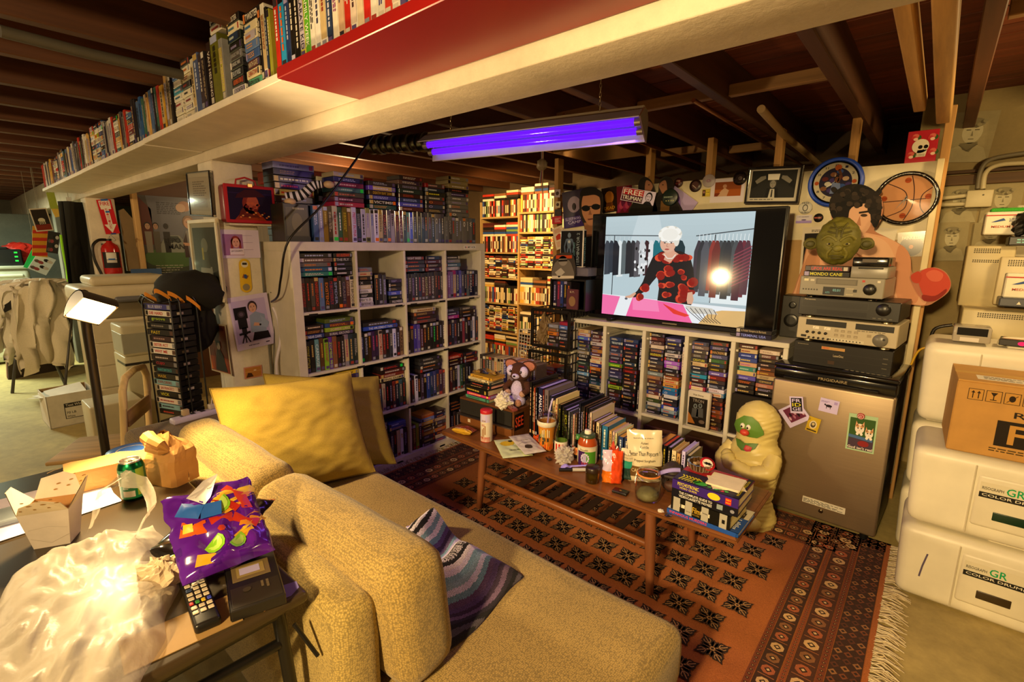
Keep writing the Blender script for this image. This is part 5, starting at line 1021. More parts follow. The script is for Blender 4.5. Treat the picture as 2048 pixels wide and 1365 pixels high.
hpatch('tongue',[(-86,.455),(-78,.456),(-70,.452),(-72,.434),(-80,.428),(-87,.434)],'b8382e',.008,'red tongue')
for az in(-97,-83):
 p=on_head(az,.553,.014);mb=MB();mb.ball(p,(.013,.01,.015),'e8e4d0',12,8);q=p+V((0,-.009,-.002));mb.ball(q,(.005,.004,.006),'14100c',8,6);mb.build('eye','gloss',mu)
p=on_head(-90,.522,.02);mb=MB();mb.ball(p,(.024,.02,.018),'c8402c',16,10);mb.build('nose','plastic',mu,'round red nose')
for s,pts in((1,[(.11,-.02,.40),(.135,-.085,.345),(.06,-.125,.315),(-.05,-.135,.335),(-.085,-.115,.37)]),(-1,[(-.11,-.02,.40),(-.14,-.07,.33),(-.08,-.13,.285),(.02,-.15,.28),(.08,-.12,.30)])):
 sp=[];rs=[]
 for i in range(len(pts)-1):
  for k in range(7):t=k/7;sp.append(V(pts[i]).lerp(V(pts[i+1]),t));rs.append(.042-.008*((i+t)/4)+.0035*(k%2))
 sp.append(V(pts[-1]));rs.append(.026);mb=MB();mb.tube(sp,rs,14,MC);mb.ball(pts[-1],.03,MC,12,8);mb.build('arm','plastic',mu)
for s in(-1,1):mb=MB();mb.ball((s*.06,-.085,.04),(.06,.085,.045),MC,20,12,fn=lambda d:1+.03*math.sin(d.y*18));mb.build('foot','plastic',mu)
# --- on the sofa
def pillow(name,label,loc,W,H,T,col,rot,seed,m='cloth'):
 mb=MB()
 def sf(s):
  def f(u,v):
   a,b=2*u-1,2*v-1;e=(max(0,1-abs(a)**2.6)*max(0,1-abs(b)**2.6))**.55
   pin=1-.07*(1-a*a)*abs(b)**3;pin2=1-.07*(1-b*b)*abs(a)**3
   wr=.012*noise.noise(V((a*1.6+seed,b*4.5+a*1.5,s)))+.006*noise.noise(V((a*3+b*5,b*9-a*4,seed)))
   return(a*W/2*pin2,b*H/2*pin,s*(T/2*e)+wr*(e+.15))
  return f
 f1,f2=sf(1),sf(-1);mb.grid(f1,40,40,col);mb.grid(lambda u,v:f2(1-u,v),40,40,col)
 o=mb.build(name,m,None,label,'pillow','pillows at the left end of the sofa');o.location=loc;o.rotation_euler=rot
 pp=MB();k=40;ed=[f1(i/k,0)for i in range(k)]+[f1(1,i/k)for i in range(k)]+[f1(1-i/k,1)for i in range(k)]+[f1(0,1-i/k)for i in range(k+1)]
 pp.tube(ed,.0032,5,'7a6420',False);pp.build('seam',m,o);return o
def face_rot(az,back,spin=0):return(MX.Rotation(R(az),3,'Z')@MX.Rotation(R(90-back),3,'Y')@MX.Rotation(R(90),3,'Z')@MX.Rotation(R(spin),3,'Z')).to_euler()
pillow('throw_pillow','large mustard yellow throw pillow leaning on sofa arm, nearest the column',(-2.03,.93,.665),.60,.50,.14,'9e8530',face_rot(-6,31,-3),2)
pillow('throw_pillow','olive mustard throw pillow slumped behind the large yellow one',(-2.17,1.17,.62),.60,.50,.12,'957f2c',face_rot(2,36,-14),7)
def bl_h(u,v):
 x=-1.33+.47*u+.02*math.sin(v*5);y=.73+.36*v-.06*u*(1-v)
 fold=.5+.5*math.sin(u*9+v*3+1.2*math.sin(v*5));e=(min(1,u/.12)*min(1,(1-u)/.08)*min(1,v/.1)*min(1,(1-v)/.12))**.5
 z=.432+(.03+.065*fold+.045*noise.noise(V((u*4,v*4,5))))*e*(.9-.25*u)
 y+=.03*math.sin(u*7)*e
 return(x-.06*v*0,y,z)
BLS=['d8d0e8','1c1a20','d8d4e4','1c1a20','e0d8ec','7aa0b8','d8d0e8','6a90a8','54407a','3a2a4a','6a5a7a','7aa0b4','b8b0e0','e0d8e4','e0d4dc','18161a','p','p','p','p','18161a','e4dce4','d8d0e8','7aa0b4','88a8bc','c8c4e4','6a90a8','5c4468','54406a','3a2a40','6a5470','2a2430','17151a','4a4450','17151a']
def bcol(u,v):
 t=u*.86+.0+.04*math.sin(v*7);i=min(len(BLS)-1,int(t/.9*len(BLS)));k=BLS[i]
 if k=='p':q=(math.sin(v*55)*math.cos((t*260)));k='1a181c' if abs((v*9)%1-.5)+abs((t*36)%1-.5)<.5 and int(v*60)%2 else('e0d8e0' if int(v*90+t*120)%2 else '1c1a1e')
 return c(k)
mb=MB();mb.grid(bl_h,150,110,bcol)
mb.grid(lambda u,v:(bl_h(u,v)[0],bl_h(u,v)[1],max(.428,bl_h(u,v)[2]-.012)),40,30,'4a3a4c')
bk_=mb.build('blanket','yarn',None,'violet blue striped woven blanket with a diamond band crumpled on sofa seat','blanket')
fm=MB()
for k in range(36):y=.75+.33*k/36;p=bl_h(.0,(y-.73)/.36);fm.tube([p,(p[0]-.02,p[1]+.01*math.sin(k),.434),(p[0]-.05,p[1]+.015*math.sin(k*2),.428)],.003,4,['d8d0f0','8a7ac0'][k%2],False)
o=fm.build('fringe','yarn',bk_);o['kind']='stuff'
ps=thing('power_strip','white power strip with small adapter lying on the sofa arm','power strip',(-2.66,.69,.6325),R(97))
mb=MB();mb.rbox(-.07,.17,-.025,.025,0,.03,'d8d0ec',.01,3);mb.build('body','plastic',ps)
for k in range(4):mb=MB();mb.rbox(-.03+k*.045,-.008+k*.045,-.012,.012,.0295,.031,'2a2624',.002,1);mb.build('socket','satin',ps)
mb=MB();mb.rbox(-.02,.01,-.012,.012,.03,.06,'c8b088',.004,2);mb.build('plug','plastic',ps)
mb=MB();mb.rbox(.1,.13,-.014,.014,.03,.055,'d8cec0',.004,2);mb.tube([(.115,0,.055),(.13,.01,.1),(.2,.03,.11),(.28,.05,.06)],.003,6,'d8cec0');mb.build('plug','plastic',ps)
# --- on the black folding table
BZ=.7285
tp=thing('tape_roll','roll of blue masking tape lying on far corner of folding table','tape roll',(-2.06,.355,BZ))
mb=MB();mb.lathe([(.042,0),(.07,.001),(.0715,.004),(.0715,.034),(.07,.037),(.042,.037)],n=36,col='3a6ac0');mb.build('tape','satin',tp)
mb=MB();mb.lathe([(.036,.001),(.042,0),(.0425,.0375),(.036,.0365),(.036,.001)],n=36,col='c8b490');mb.build('core','card',tp)
mb=MB();mb.lathe([(0,.034),(.036,.034),(0,.0345)],n=30,col='2a3a5a');F=Fr(mb,(0,0,.035),(.6,.8,0),(-.8,.6,0));F.ell(0,.018,.02,.008,'c8c0b0',1);mb.build('label','print',tp)
mb=MB()
for k,(x,y,L_,a)in enumerate(((0,0,.11,.2),(.02,-.03,.05,1.2),(-.05,.01,.04,.6),(.04,.02,.05,-.3),(-.02,-.02,.06,.1))):mb.tube([(x,y,.003),(x+L_*math.cos(a)*.5,y+L_*math.sin(a)*.5,.005),(x+L_*math.cos(a),y+L_*math.sin(a),.003)],.0018,5,['c8b080','a89060'][k%2])
mb.build('dried_twig','card',None,'pale dried twig crumbs on far edge of folding table','twig',loc=(-2.11,.19,BZ),rot=R(80))
def can_print(mb):
 A0=R(-30);r=.0332
 wrappatch(mb,r,A0-.55,A0+.45,.03,.1,'2f7f52',.0003);
 for k in range(13):wrappatch(mb,r,A0-.5,A0-.5+.8*(.55+.45*((k*7)%5)/5),.042+k*.0042,.0445+k*.0042,'c8d4c4',.0005,5)
 wrappatch(mb,r,A0-.5,A0+.4,.018,.036,'d8d4c4',.0006);wraptext(mb,'140',r,A0+.1,.092,.008,.25,'d8e0d0',.0008)
 wrappatch(mb,r,A0-1.3,A0-.75,.05,.09,'cfd8c0',.0005);wrappatch(mb,r,A0+.6,A0+1.3,.02,.1,'9ab83a',.0004)
bottle('soda_can','open green soda can with nutrition panel on folding table','can',(-1.73,.292,BZ),[(.024,0),(.029,.004),(.0328,.011),(.033,.1),(.030,.111),(.0262,.118)],'1c7a48','metal',(('lid',[(.0268,.117),(.0268,.1215),(.0245,.1215),(.024,.117),(0,.117)],'d0c8b8','metal',None),('printed_band',[(.0331,.012),(.0331,.099)],'1a8048','satin',can_print)))
mb=MB();mb.rbox(-.012,.004,-.006,.006,.117,.119,'b8b0a0',.001,1);mb.build('tab','metal',bpy.data.objects['soda_can']);mb=MB();mb.lathe([(0,.1174),(.009,.1174),(0,.1175)],(.012,.0,0),14,'14100c');mb.build('opening','satin',bpy.data.objects['soda_can'])
for i,(x,y,w_,h_,a,lb)in enumerate(((-1.905,.12,.2,.28,-3,'white printed sheet under the takeout box, rear one'),(-1.80,.12,.16,.27,4,'white printed sheet under the takeout box, front one'))):
 mb=MB();mb.box(-w_/2,w_/2,-h_/2,h_/2,0,.0012,'e4dcf0');mb.build('paper_sheet','card',None,lb,'paper',loc=(x,y,BZ+.0003+.0014*i),rot=R(a))  # lavender tint stands in for blacklight glow on white paper
nb=MB();nb.rbox(-.05,.05,-.13,.09,0,.014,'8a949a',.003,1);F=Fr(nb,(-.05,-.13,.0142),(1,0,0),(0,1,0))
for k in range(14):F.line([(.005+.006*k,.005),(.02+.005*k,.215)],.0008,'6a747a')
nb.build('grey_notepad','print',None,'grey striped pad at left edge of frame on the white sheets','notepad',loc=(-1.845,.015,BZ+.004),rot=R(-4))
tk=thing('takeout_box','open white paper takeout box with grease spots on folding table','takeout box',(-1.615,.105,BZ),R(62))
mb=MB();b0,b1,h=.036,.05,.1
vs=[(-b0,-b0*.8,0),(b0,-b0*.8,0),(b0,b0*.8,0),(-b0,b0*.8,0),(-b1,-b1*.85,h),(b1,-b1*.85,h),(b1,b1*.85,h),(-b1,b1*.85,h)]
vi=[(x*.97,y*.97,z+.001)for x,y,z in vs]
mb.add(vs,[(0,3,2,1),(0,1,5,4),(1,2,6,5),(2,3,7,6),(3,0,4,7)],'ddd2c0');mb.add(vi,[(0,1,2,3),(4,5,1,0),(5,6,2,1),(6,7,3,2),(7,4,0,3)],'b0844c')
F=Fr(mb,(-b0,-b0*.8,0),(1,0,0),V((0,-(b1*.85-b0*.8),h)).normalized());F.line([(.0,.03),(.038,.012),(.076,.03)],.0008,'a89c88');F.line([(.0,.055),(.04,.06),(.076,.05)],.0006,'b0a48e')
mb.build('body','card',tk)
def flapm(pts,name,grease=False):
 mb=MB();P0=[V(p)for p in pts];n=(P0[1]-P0[0]).cross(P0[2]-P0[0]).normalized()*.0008;mb.add([p-n for p in P0]+[p+n for p in P0],[tuple(range(len(pts)))[::-1],tuple(range(len(pts),2*len(pts)))],['ddd2c0','d8c8a4'])
 if grease:
  ux=(P0[1]-P0[0]).normalized();uy=(n.normalized().cross(ux));F=Fr(mb,P0[0]+n*2,ux,uy)
  for k in range(9):F.ell(.012+.009*k,.014+.012*((k*5)%3),.003+.001*(k%3),.0018,'a07838',1,8)
 mb.build(name,'card',tk)
flapm([(-b1,b1*.85,h),(b1,b1*.85,h),(b1*.7,b1*1.1,h+.05),(.2*b1,b1*1.2,h+.06),(-b1*.7,b1*1.1,h+.05)][::-1],'flap',True)
flapm([(-b1,-b1*.85,h),(b1,-b1*.85,h),(b1*.8,-b1*.98,h+.022),(0,-b1,h+.034),(-b1*.8,-b1*.98,h+.022)],'flap',True)
flapm([(b1,-b1*.85,h),(b1,b1*.85,h),(b1*1.45,b1*.5,h+.055),(b1*1.5,.3*b1,h+.06)],'flap');flapm([(-b1,b1*.85,h),(-b1,-b1*.85,h),(-b1*1.55,-.2*b1,h+.05),(-b1*1.5,.2*b1,h+.055)],'flap')
mb=MB();mb.ball((0,.0,h-.03),(.042,.036,.015),'8a5a24',14,8,fn=lambda d:1+.12*noise.noise(d*6));mb.build('food_remains','rubber',tk)
pb=thing('paper_bag','flat brown bakery bag lying behind the soda can','bag',(-1.93,.165,BZ+.0035),R(84))
mb=MB();k_=12
def pbs(u,v):
 a=v*2*math.pi;sx=max(-1,min(1,1.5*math.cos(a)))*.05;sz=.034+max(-1,min(1,1.5*math.sin(a)))*.034*(1-.55*max(0,u-.6)/.4)
 return(u*.24,sx+.004*noise.noise(V((u*6,a,1))),sz+.004*noise.noise(V((u*5,a,4))))
mb.grid(pbs,12,24,'c99a56',False);mb.add([pbs(0,v/24)for v in range(24)],[tuple(range(24))],'a87a40');mb.build('body','card',pb)
mb=MB();mb.grid(lambda u,v:(.24+u*.06,(v-.5)*.1,.03+.006*math.sin(v*9+u*4)),6,10,'d0a45e',False);mb.build('folded_top','card',pb)
sb=thing('paper_bag','brown paper lunch bag standing with rolled crumpled top beside sofa','bag',(-1.78,.405,BZ),R(24))
mb=MB()
def sbg(u,v):
 a=u*2*math.pi;q=1.25;bx=max(-1,min(1,q*math.cos(a)))*.062;by=max(-1,min(1,q*math.sin(a)))*.05;t=v
 k=1-.75*max(0,t-.62)/.38;n=.008*noise.noise(V((a*1.5,t*4,3)))*(.3+t)
 return(bx*k+n+.0*t,by*(1-.85*max(0,t-.5)/.5)+n-.03*max(0,t-.6),t*.165+n)
mb.grid(sbg,28,14,'c08c48',False);mb.build('body','card',sb)
mb=MB()
for k in range(3):mb.tube([(-.028+.004*k,-.045,.158-.006*k),(0,-.052-.003*k,.15-.008*k),(.03,-.05,.14-.008*k),(.045,-.04,.12)],[.022-.003*k,.02,.017,.006],9,['b8843e','a87434','c08c48'][k])
for i in range(len(mb.sm)):mb.sm[i]=False
mb.build('rolled_top','card',sb)
def chip_col(u,v,s):
 n=noise.noise(V((u*5,v*5,2)))
 return '5a1c96' if n<.25 else '4a1484'
o,f=bag('snack_bag','copper and black foil crisp bag lying under the purple snack bag','snack bag',.2,.24,.04,lambda u,v,s:'1a1512' if v<.45 else('b87848' if noise.noise(V((u*3,v*3,1)))>-.1 else '2a1e18'),'gloss',.012,31);lay(o,(-1.23,.275,BZ+.028),40,6)
onbag(o,f,.2,.24,'print',[('t','HI',-.05,.1,.08,.035,'c8c0b8',1),('t','P',-.05,.06,.04,.035,'b8b0a8',1)])
o,f=bag('snack_bag','small green and pink sweet bag peeking from under purple snack bag','snack bag',.1,.12,.03,lambda u,v,s:'a8c82a' if u+v*.6<.7 else 'd82a5a','gloss',.009,35);lay(o,(-1.235,.235,BZ+.02),-10)
PW,PH=.185,.215
o,f=bag('snack_bag','large glossy purple snack bag with red and lime print on folding table','snack bag',PW,PH,.06,chip_col,'gloss',.014,41,34,38,.3)
a_=R(-45);o.matrix_world=MX.Translation((-1.105,.335,BZ+.04))@MX.Rotation(R(84),4,'Z')@MX.Rotation(R(34),4,'X')
def arc(cx,cy,r,w_,a0,a1,n=7):return[(cx+(r+w_/2)*math.cos(R(a0+(a1-a0)*i/n)),cy+(r+w_/2)*math.sin(R(a0+(a1-a0)*i/n)))for i in range(n+1)]+[(cx+(r-w_/2)*math.cos(R(a1-(a1-a0)*i/n)),cy+(r-w_/2)*math.sin(R(a1-(a1-a0)*i/n)))for i in range(n+1)]
def strip(pts,w_,col,l):
 out_=[]
 for(x0,y0),(x1,y1)in zip(pts,pts[1:]):
  d=math.hypot(x1-x0,y1-y0);nx,ny=-(y1-y0)/d*w_/2,(x1-x0)/d*w_/2;out_.append(('p',[(x0-nx,y0-ny),(x1-nx,y1-ny),(x1+nx,y1+ny),(x0+nx,y0+ny)],col,l))
 return out_
pr2=[]
rr=random.Random(6)
for k in range(16):x,y=.045+rr.uniform(-.05,.05),.1+rr.uniform(-.055,.08);a=rr.random()*3;pr2.append(('p',[(x+.024*math.cos(a+t),y+.012*math.sin(a*2+t))for t in(0,1,2.2,3.1,4.2,5.3)],['e0a828','d8881c','e8c030'][k%3],1))
pr2+=strip([(-.02,.11),(.03,.105),(.075,.075)],.024,'b8301c',2)+strip([(.03,.19),(.06,.16),(.065,.12)],.022,'c83a20',2)+strip([(-.005,.15),(.03,.14),(.045,.12)],.018,'a82418',2)
for cx,cy,r in((-.025,.055,.022),(.02,.045,.02),(.01,.145,.024)):pr2+=[('p',[(cx+r*math.cos(R(t*30+200)),cy+r*math.sin(R(t*30+200)))for t in range(8)],'8ac828',3),('p',[(cx+r*.75*math.cos(R(t*30+200)),cy+r*.75*math.sin(R(t*30+200)))for t in range(8)],'b8e060',4)]
pr2+=[('p',[(.0+.009*math.cos(t),.08+.008*math.sin(t))for t in range(6)],'b83a20',4),('p',[(-.065,.02),(-.03,.01),(-.025,.03),(-.06,.042)],'e0a020',2),('p',[(-.08,.1),(-.03,.085),(-.025,.12),(-.07,.13)],'d85a18',3),('p',[(-.072,.105),(-.055,.1),(-.05,.118),(-.066,.122)],'e8c828',4)]
pr2+=strip([(-.07,.165),(-.03,.14),(.01,.13)],.034,'2a62b8',6)
pr2+=[('p',[(-.05,.19),(.0,.235),(.03,.24),(-.005,.17),(-.02,.155)],'d0ccc4',5),('t','Nutrition',-.0,.2,.025,.006,'2a2a2a',7)]
onbag(o,f,PW,PH,'print',pr2)
rm=thing('remote_control','black television remote with white buttons on folding table','remote',(-1.085,.262,BZ),R(-8))
mb=MB();mb.rbox(-.095,.095,-.023,.023,0,.022,'161412',.007,3);mb.build('body','satin',rm)
for i in range(9):
 for j in range(3 if i!=6 else 4):
  mb=MB();n=3 if i!=6 else 4;w_=.011 if n==3 else.008;y=(j-(n-1)/2)*(.0135 if n==3 else.0105);x=-.084+i*.0165
  cl='b0281c' if(i==0 and j==0)else(['b82a28','3a8a3a','d0b02a','3a4ab8'][j]if i==6 else('3a4a6a' if i==3 and j==0 else 'c8bca0'))
  mb.rbox(x,x+.011,y-w_/2,y+w_/2,.0215,.0245,cl,.0015,1);mb.build('button','satin',rm)
vc=thing('video_cassette','bare black video cassette with window lying at folding table corner','cassette',(-1.055,.36,BZ),R(-16))
mb=MB();mb.rbox(-.094,.094,-.051,.051,0,.025,'1a1714',.002,1);mb.rbox(-.06,.0,-.04,.035,.0248,.0262,'6a5a38',.001,1);mb.rbox(.02,.088,-.046,.046,.0248,.0256,'28221a',.001,1);F=Fr(mb,(-.094,-.051,.0265),(1,0,0),(0,1,0));F.rect(.044,.02,.04,.055,'8a7844',1);F.rect(.05,.026,.026,.04,'a8a0c8',2);F.scribble(.118,.06,.03,.02,'6a5c44',1,2,3);F.ell(.132,.035,.008,.008,'3a3226',1);F.rect(.016,.04,.016,.02,'0c0a08',1)
mb.build('shell','satin',vc);mb=MB();mb.rbox(-.093,.093,-.0525,-.05,.004,.0245,'0e0c0a',.001,1);mb.build('tape_door','gloss',vc)
mb=MB();mb.box(-.1,.09,-.055,.045,0,.0015,'9a7a48');mb.build('card_sheet','card',None,'tan cardboard sheet beneath the remote and cassette','card',loc=(-1.035,.22,BZ+.0001),rot=R(84))
def cb(u,v):
 x=-1.5+.6*u;w_=.13+.03*math.sin(u*3.1);yc=.15-.15*u+.02*math.sin(u*4)
 t=2*v-1;e=max(0,1-t*t)**.6*(min(1,u/.12)*min(1,(1.02-u)/.2))**.5
 n=noise.noise(V((u*5,v*4,3)))*.03+noise.noise(V((u*15,v*12+u*7,8)))*.005+.022*abs(noise.noise(V((u*9-v*7,v*8+u*5,1))))
 return(x+.02*noise.noise(V((v*5,u*3,6))),yc+t*w_+.015*noise.noise(V((u*8,v,2))),BZ+.004+max(0,e*(.05+n*.9)+.004))
mb=MB();mb.grid(cb,70,50,'e6dcc8');cbo=mb.build('carrier_bag','film',None,'crumpled white translucent plastic carrier bag sprawled across folding table','plastic bag')
mb=MB();hp_=[(-1.5,.16,BZ+.06),(-1.56,.19,BZ+.11),(-1.58,.24,BZ+.13),(-1.53,.28,BZ+.12),(-1.42,.27,BZ+.09),(-1.36,.22,BZ+.07)]
sp=[]
for i in range(len(hp_)-1):
 for k in range(5):sp.append(V(hp_[i]).lerp(V(hp_[i+1]),k/5))
sp.append(V(hp_[-1]));mb.grid(lambda u,v:tuple(sp[min(25,int(u*25))]+V(((v-.5)*.012,(v-.5)*.02+.004*math.sin(u*20),(v-.5)*.034+.005*math.sin(v*9+u*12)))),25,5,'e6dcc8');mb.build('handle','film',cbo)
crumple('napkin_ball','crumpled cream paper napkin between carrier bag and remote','napkin',(-1.2,.225,BZ),.045,'d8c4a0','card',12,.9,.4)
wc=thing('folding_chair','pale wooden folding chair with arched back behind folding table','chair',(-3.08,.565,0),R(150))
for s in(-1,1):
 mb=MB();mb.tube([(s*.17,.03,.01),(s*.17,0,.45),(s*.165,-.02,.70)],.016,8,'f0d090');mb.tube([(s*.15,-.07,.01),(s*.15,.1,.42)],.014,8,'d0a868');mb.build('leg','woodz',wc)
mb=MB();mb.tube([(-.165,-.02,.68),(-.16,-.025,.77),(-.12,-.028,.825),(0,-.03,.84),(.12,-.028,.825),(.16,-.025,.77),(.165,-.02,.68)],.017,10,'f4d698');mb.build('back_arch','woodz',wc)
mb=MB();mb.rbox(-.15,.15,-.03,-.015,.58,.66,'d0a868',.004,2);mb.build('back_slat','woodx',wc)
mb=MB();mb.rbox(-.17,.17,-.04,.32,.43,.45,'d0a868',.008,2);mb.build('seat','woody',wc)
# --- tape tower by the column with a black bag on top
tt=thing('tape_rack','black wire tower rack of video tapes beside the white post','rack',(-2.93,.745,0),R(20))
RW='ece4d8'
mb=MB();mb.rbox(-.11,.11,-.07,.07,0,.02,'161412',.004,1);mb.rbox(-.1,.1,-.06,.06,.02,.56,'2a2622',.004,1);mb.build('base','satin',tt)
for x,y in((-.1,-.066),(.102,-.066),(.102,.066),(-.1,.066),(.102,-.02)):
 mb=MB();mb.tube([(x,y,.02),(x,y,1.19),(x*.9,y*.9,1.21)],.004,6,'121010');mb.build('wire_post','satin',tt)
TT=['e8e0d4:b02a24:A9|141210:d8d0c8','8ab8c0:3a2a2a','1c1814:d8d030:VICK','e8d8c8:a83a3a:SAN FRANCISCO','8ac0d0:a84a3a:EXPLORERS','1c1a16:c8a030:MASK','24303a:4ab0b8:PHANTOM FORCE','2a2222:c83040:CUJO','2a1c1c:c8b8b0','e8e4dc:c82a24:WHY ME','ece4d8:c82a24:SISTER ACT','3a1c20:b08a80','1a1612:d8c030:FAST','1c1a18:8a8278','17160f:a8c82a:groove','e4ddd0:c02a2a:DIE HARD','3a3a8a:c8c8e0:BLUE BERRY']
TT=['1c1814:c83a30','8ab8c0:3a2a2a','e8d8c8:a83a3a']+TT[2:]
rk=Bank((-2.93,.745,0),R(20),'in wire tower rack','video tapes in the wire tower',depth=.104)
M4=MX.Translation((-2.93,.745,0))@MX.Rotation(R(20),4,'Z')
for i,t in enumerate(TT):
 col,ink,ttl=(t.split('|')[0].split(':')+['',''])[:3]
 z=.6+i*.0325;lb='%s tape lying %s from bottom in wire tower rack'%(cname(col),ORD[i])
 mb=MB();th=.029;mb.rbox(-.094,.092,-.058,.052,0,th,'14120f',.002,1)
 mb.box(-.0945,.0915,-.0588,-.0575,.001,th-.001,col);F=Fr(mb,(-.0945,-.0589,0),(1,0,0),(0,0,1));F.text(ttl,.03,.007,min(.1,.016*len(ttl)),.015,ink)if ttl else F.scribble(.03,.008,.1,.014,ink,1,1,i);F.rect(.004,.004,.016,.021,'2a2622');F.rect(.16,.004,.022,.021,['c8c0b0','5a3a30','8a8a90'][i%3])
 F=Fr(mb,(.0922,-.058,0),(0,1,0),(0,0,1));F.rect(.006,.004,.098,.021,'0c0b0a');F.rect(.03,.007,.034,.013,['c8bfae','2a2622','8a7a60','1c1814'][(i*3)%4],2)
 o=mb.build('rack_tape','satin',None,lb,'video tape','video tapes in the wire tower');o.matrix_world=M4@MX.Translation((.004*math.sin(i*2.2),.003*math.cos(i*1.7),z))@MX.Rotation(R(1.6*math.sin(i*3.1)),4,'Z')
gb=thing('shoulder_bag','black shoulder bag with orange straps heaped on top of tape rack','bag',(-3.02,.82,1.165),R(25))
mb=MB();mb.ball((.02,.05,.06),(.2,.14,.11),'17140f',24,16,fn=lambda d:1+.12*noise.noise(d*3));mb.ball((.0,.06,-.12),(.12,.1,.16),'191612',18,12,fn=lambda d:1+.1*noise.noise(d*3+V((4,0,0))));mb.build('body','cloth',gb)
mb=MB()
for k in range(4):mb.grid(lambda u,v,k=k:(-.12+.09*k+.07*u,-.09-.03*math.sin(u*3.1+k),.01+.02*k%.03+.035*math.sin(u*3.14+k*.8)+v*.022),10,2,'d88a2a')
mb.build('orange_straps','cloth',gb,'orange webbing straps')
mb=MB();mb.tube([(-.14,-.08,-.03),(-.16,-.1,.02),(-.12,-.11,.05),(0,-.13,.01),(.12,-.11,.03)],.006,6,'141210');mb.build('cord','satin',gb)
# --- pictures, posters and things on the walls and posts
def head(F,x,y,s,skin,hair,l=3,look=0,eyes='2a1c18',hairstyle='short'):
 """a small generic printed head: x,y centre, s half height"""
 F.ell(x,y+s*.12,s*.8,s*1.02,hair,l,18);F.ell(x+look*s*.12,y-s*.1,s*.62,s*.86,skin,l+1,18)
 if hairstyle=='long':
  for k in(-1,1):F.poly([(x+k*s*.45,y+s*.8),(x+k*s*.85,y+s*.3),(x+k*s*.9,y-s*1.4),(x+k*s*.5,y-s*1.2)][::k],hair,l)
 for k in(-1,1):
  ex=x+look*s*.2+k*s*.25;F.ell(ex,y+s*.05,s*.1,s*.055,eyes,l+2,8);F.line([(ex-s*.14,y+s*.2),(ex+s*.14,y+s*.22)],s*.06,hair,l+2)
 F.poly([(x+look*s*.25-s*.06,y+s*.02),(x+look*s*.25-s*.12,y-s*.26),(x+look*s*.25+s*.1,y-s*.26)],tuple(q*.75 for q in c(skin)),l+2)
 F.poly([(x+look*s*.2-s*.2,y-s*.5),(x+look*s*.2,y-s*.45),(x+look*s*.2+s*.2,y-s*.5),(x+look*s*.2,y-s*.58)],'7a3a34',l+2)
def frame_pic(name,label,tl,tr,bl,border,fcol,mcol,draw,fm='satin',mw=.02,t=.018,**pl):
 o=flat(name,label,'picture',tl,tr,bl,t*.6,mcol,None,'print',**pl)
 me=o.data;W=max(v.co.x for v in me.vertices);H=max(v.co.y for v in me.vertices)
 mb=MB();F=Fr(mb,(0,0,t*.6),(1,0,0),(0,1,0));draw(F,W,H,border);mb.build('print','print',o)
 mb=MB()
 for x0,x1,y0,y1 in((0,W,0,border),(0,W,H-border,H),(0,border,border,H-border),(W-border,W,border,H-border)):mb.rbox(x0,x1,y0,y1,-.002,t,fcol,.002,1)
 mb.build('frame',fm,o);g=MB();g.add([(border,border,t*.8),(W-border,border,t*.8),(W-border,H-border,t*.8),(border,H-border,t*.8)],[(0,1,2,3)],'f4f4f4');g.build('glass','glass',o)
 return o
CX=-2.898;CYF=.993
def d_small(F,W,H,b):F.rect(b*2,H*.12,W-b*4,H*.76,'c8bfa8',1);F.scribble(W*.22,H*.45,W*.56,H*.35,'8a8270',2,7,3);F.rect(W*.2,H*.2,W*.6,H*.2,'b0a48a',2);F.line([(W*.25,H*.25),(W*.7,H*.33)],.003,'a0402a',3)
frame_pic('framed_print','small black framed print at top of the white post',(378,346),(424,341),(388,432),.007,'14110e','d8d0b8',d_small,'gloss',Y=CYF)
def d_large(F,W,H,b):
 F.rect(b*2.2,H*.12,W-b*4.4,H*.78,'4a4a34',1);F.poly([(W*.2,H*.15),(W*.75,H*.15),(W*.7,H*.42),(W*.3,H*.4)],'b8b4a0',2);F.ell(W*.5,H*.68,W*.12,H*.09,'8a8a70',2);F.poly([(W*.35,H*.4),(W*.65,H*.4),(W*.6,H*.6),(W*.4,H*.6)],'5a5a40',3);F.rect(W*.4,H*.5,W*.06,H*.15,'c8b82a',4)
frame_pic('framed_print','pale wooden framed picture lower on the white post',(381,441),(437,437),(402,594),.02,'d8cdb0','c8c0a4',d_large,'paint',Y=CYF-.004)
lb=thing('lunch_box','red metal lunch box with dark monster-ish picture hung on white post','lunch box',(-2.897,1.01,1.585))
LW,LH=.255,.195
mb=MB();mb.rbox(.0,.085,0,LW,0,LH,'7a1a22',.018,3);mb.build('body','satin',lb)
mb=MB();mb.rbox(.082,.09,.0,LW,0,LH,'a82430',.004,2);F=Fr(mb,(.0902,0,0),(0,1,0),(0,0,1));F.rect(.016,.016,LW-.032,LH-.032,'1c1030',1)
F.poly([(.04,.016),(.2,.016),(.16,.06),(.09,.07)],'8a3018',2);F.poly([(.06,.03),(.17,.03),(.15,.05),(.1,.1),(.07,.06)],'5a1c14',3);F.ell(.125,.1,.042,.052,'7a2a22',3,20);F.ell(.135,.105,.03,.04,'a8503c',4,16);F.poly([(.05,.125),(.2,.14),(.185,.155),(.15,.175),(.1,.17),(.06,.145)],'3a1420',5)
for k in range(14):F.ell(.07+.011*k,.03+.008*(k%4),.006,.004,['c86a38','d89858','6a2418'][k%3],5,7)
for k in range(9):F.ell(.105+.007*k,.085+.018*math.sin(k*1.9),.011,.007,['6a1c1c','b8583a','8a3626'][k%3],6,7)
F.rect(.016,.15,LW-.032,.004,'2a1a48',2);mb.build('lid','print',lb)
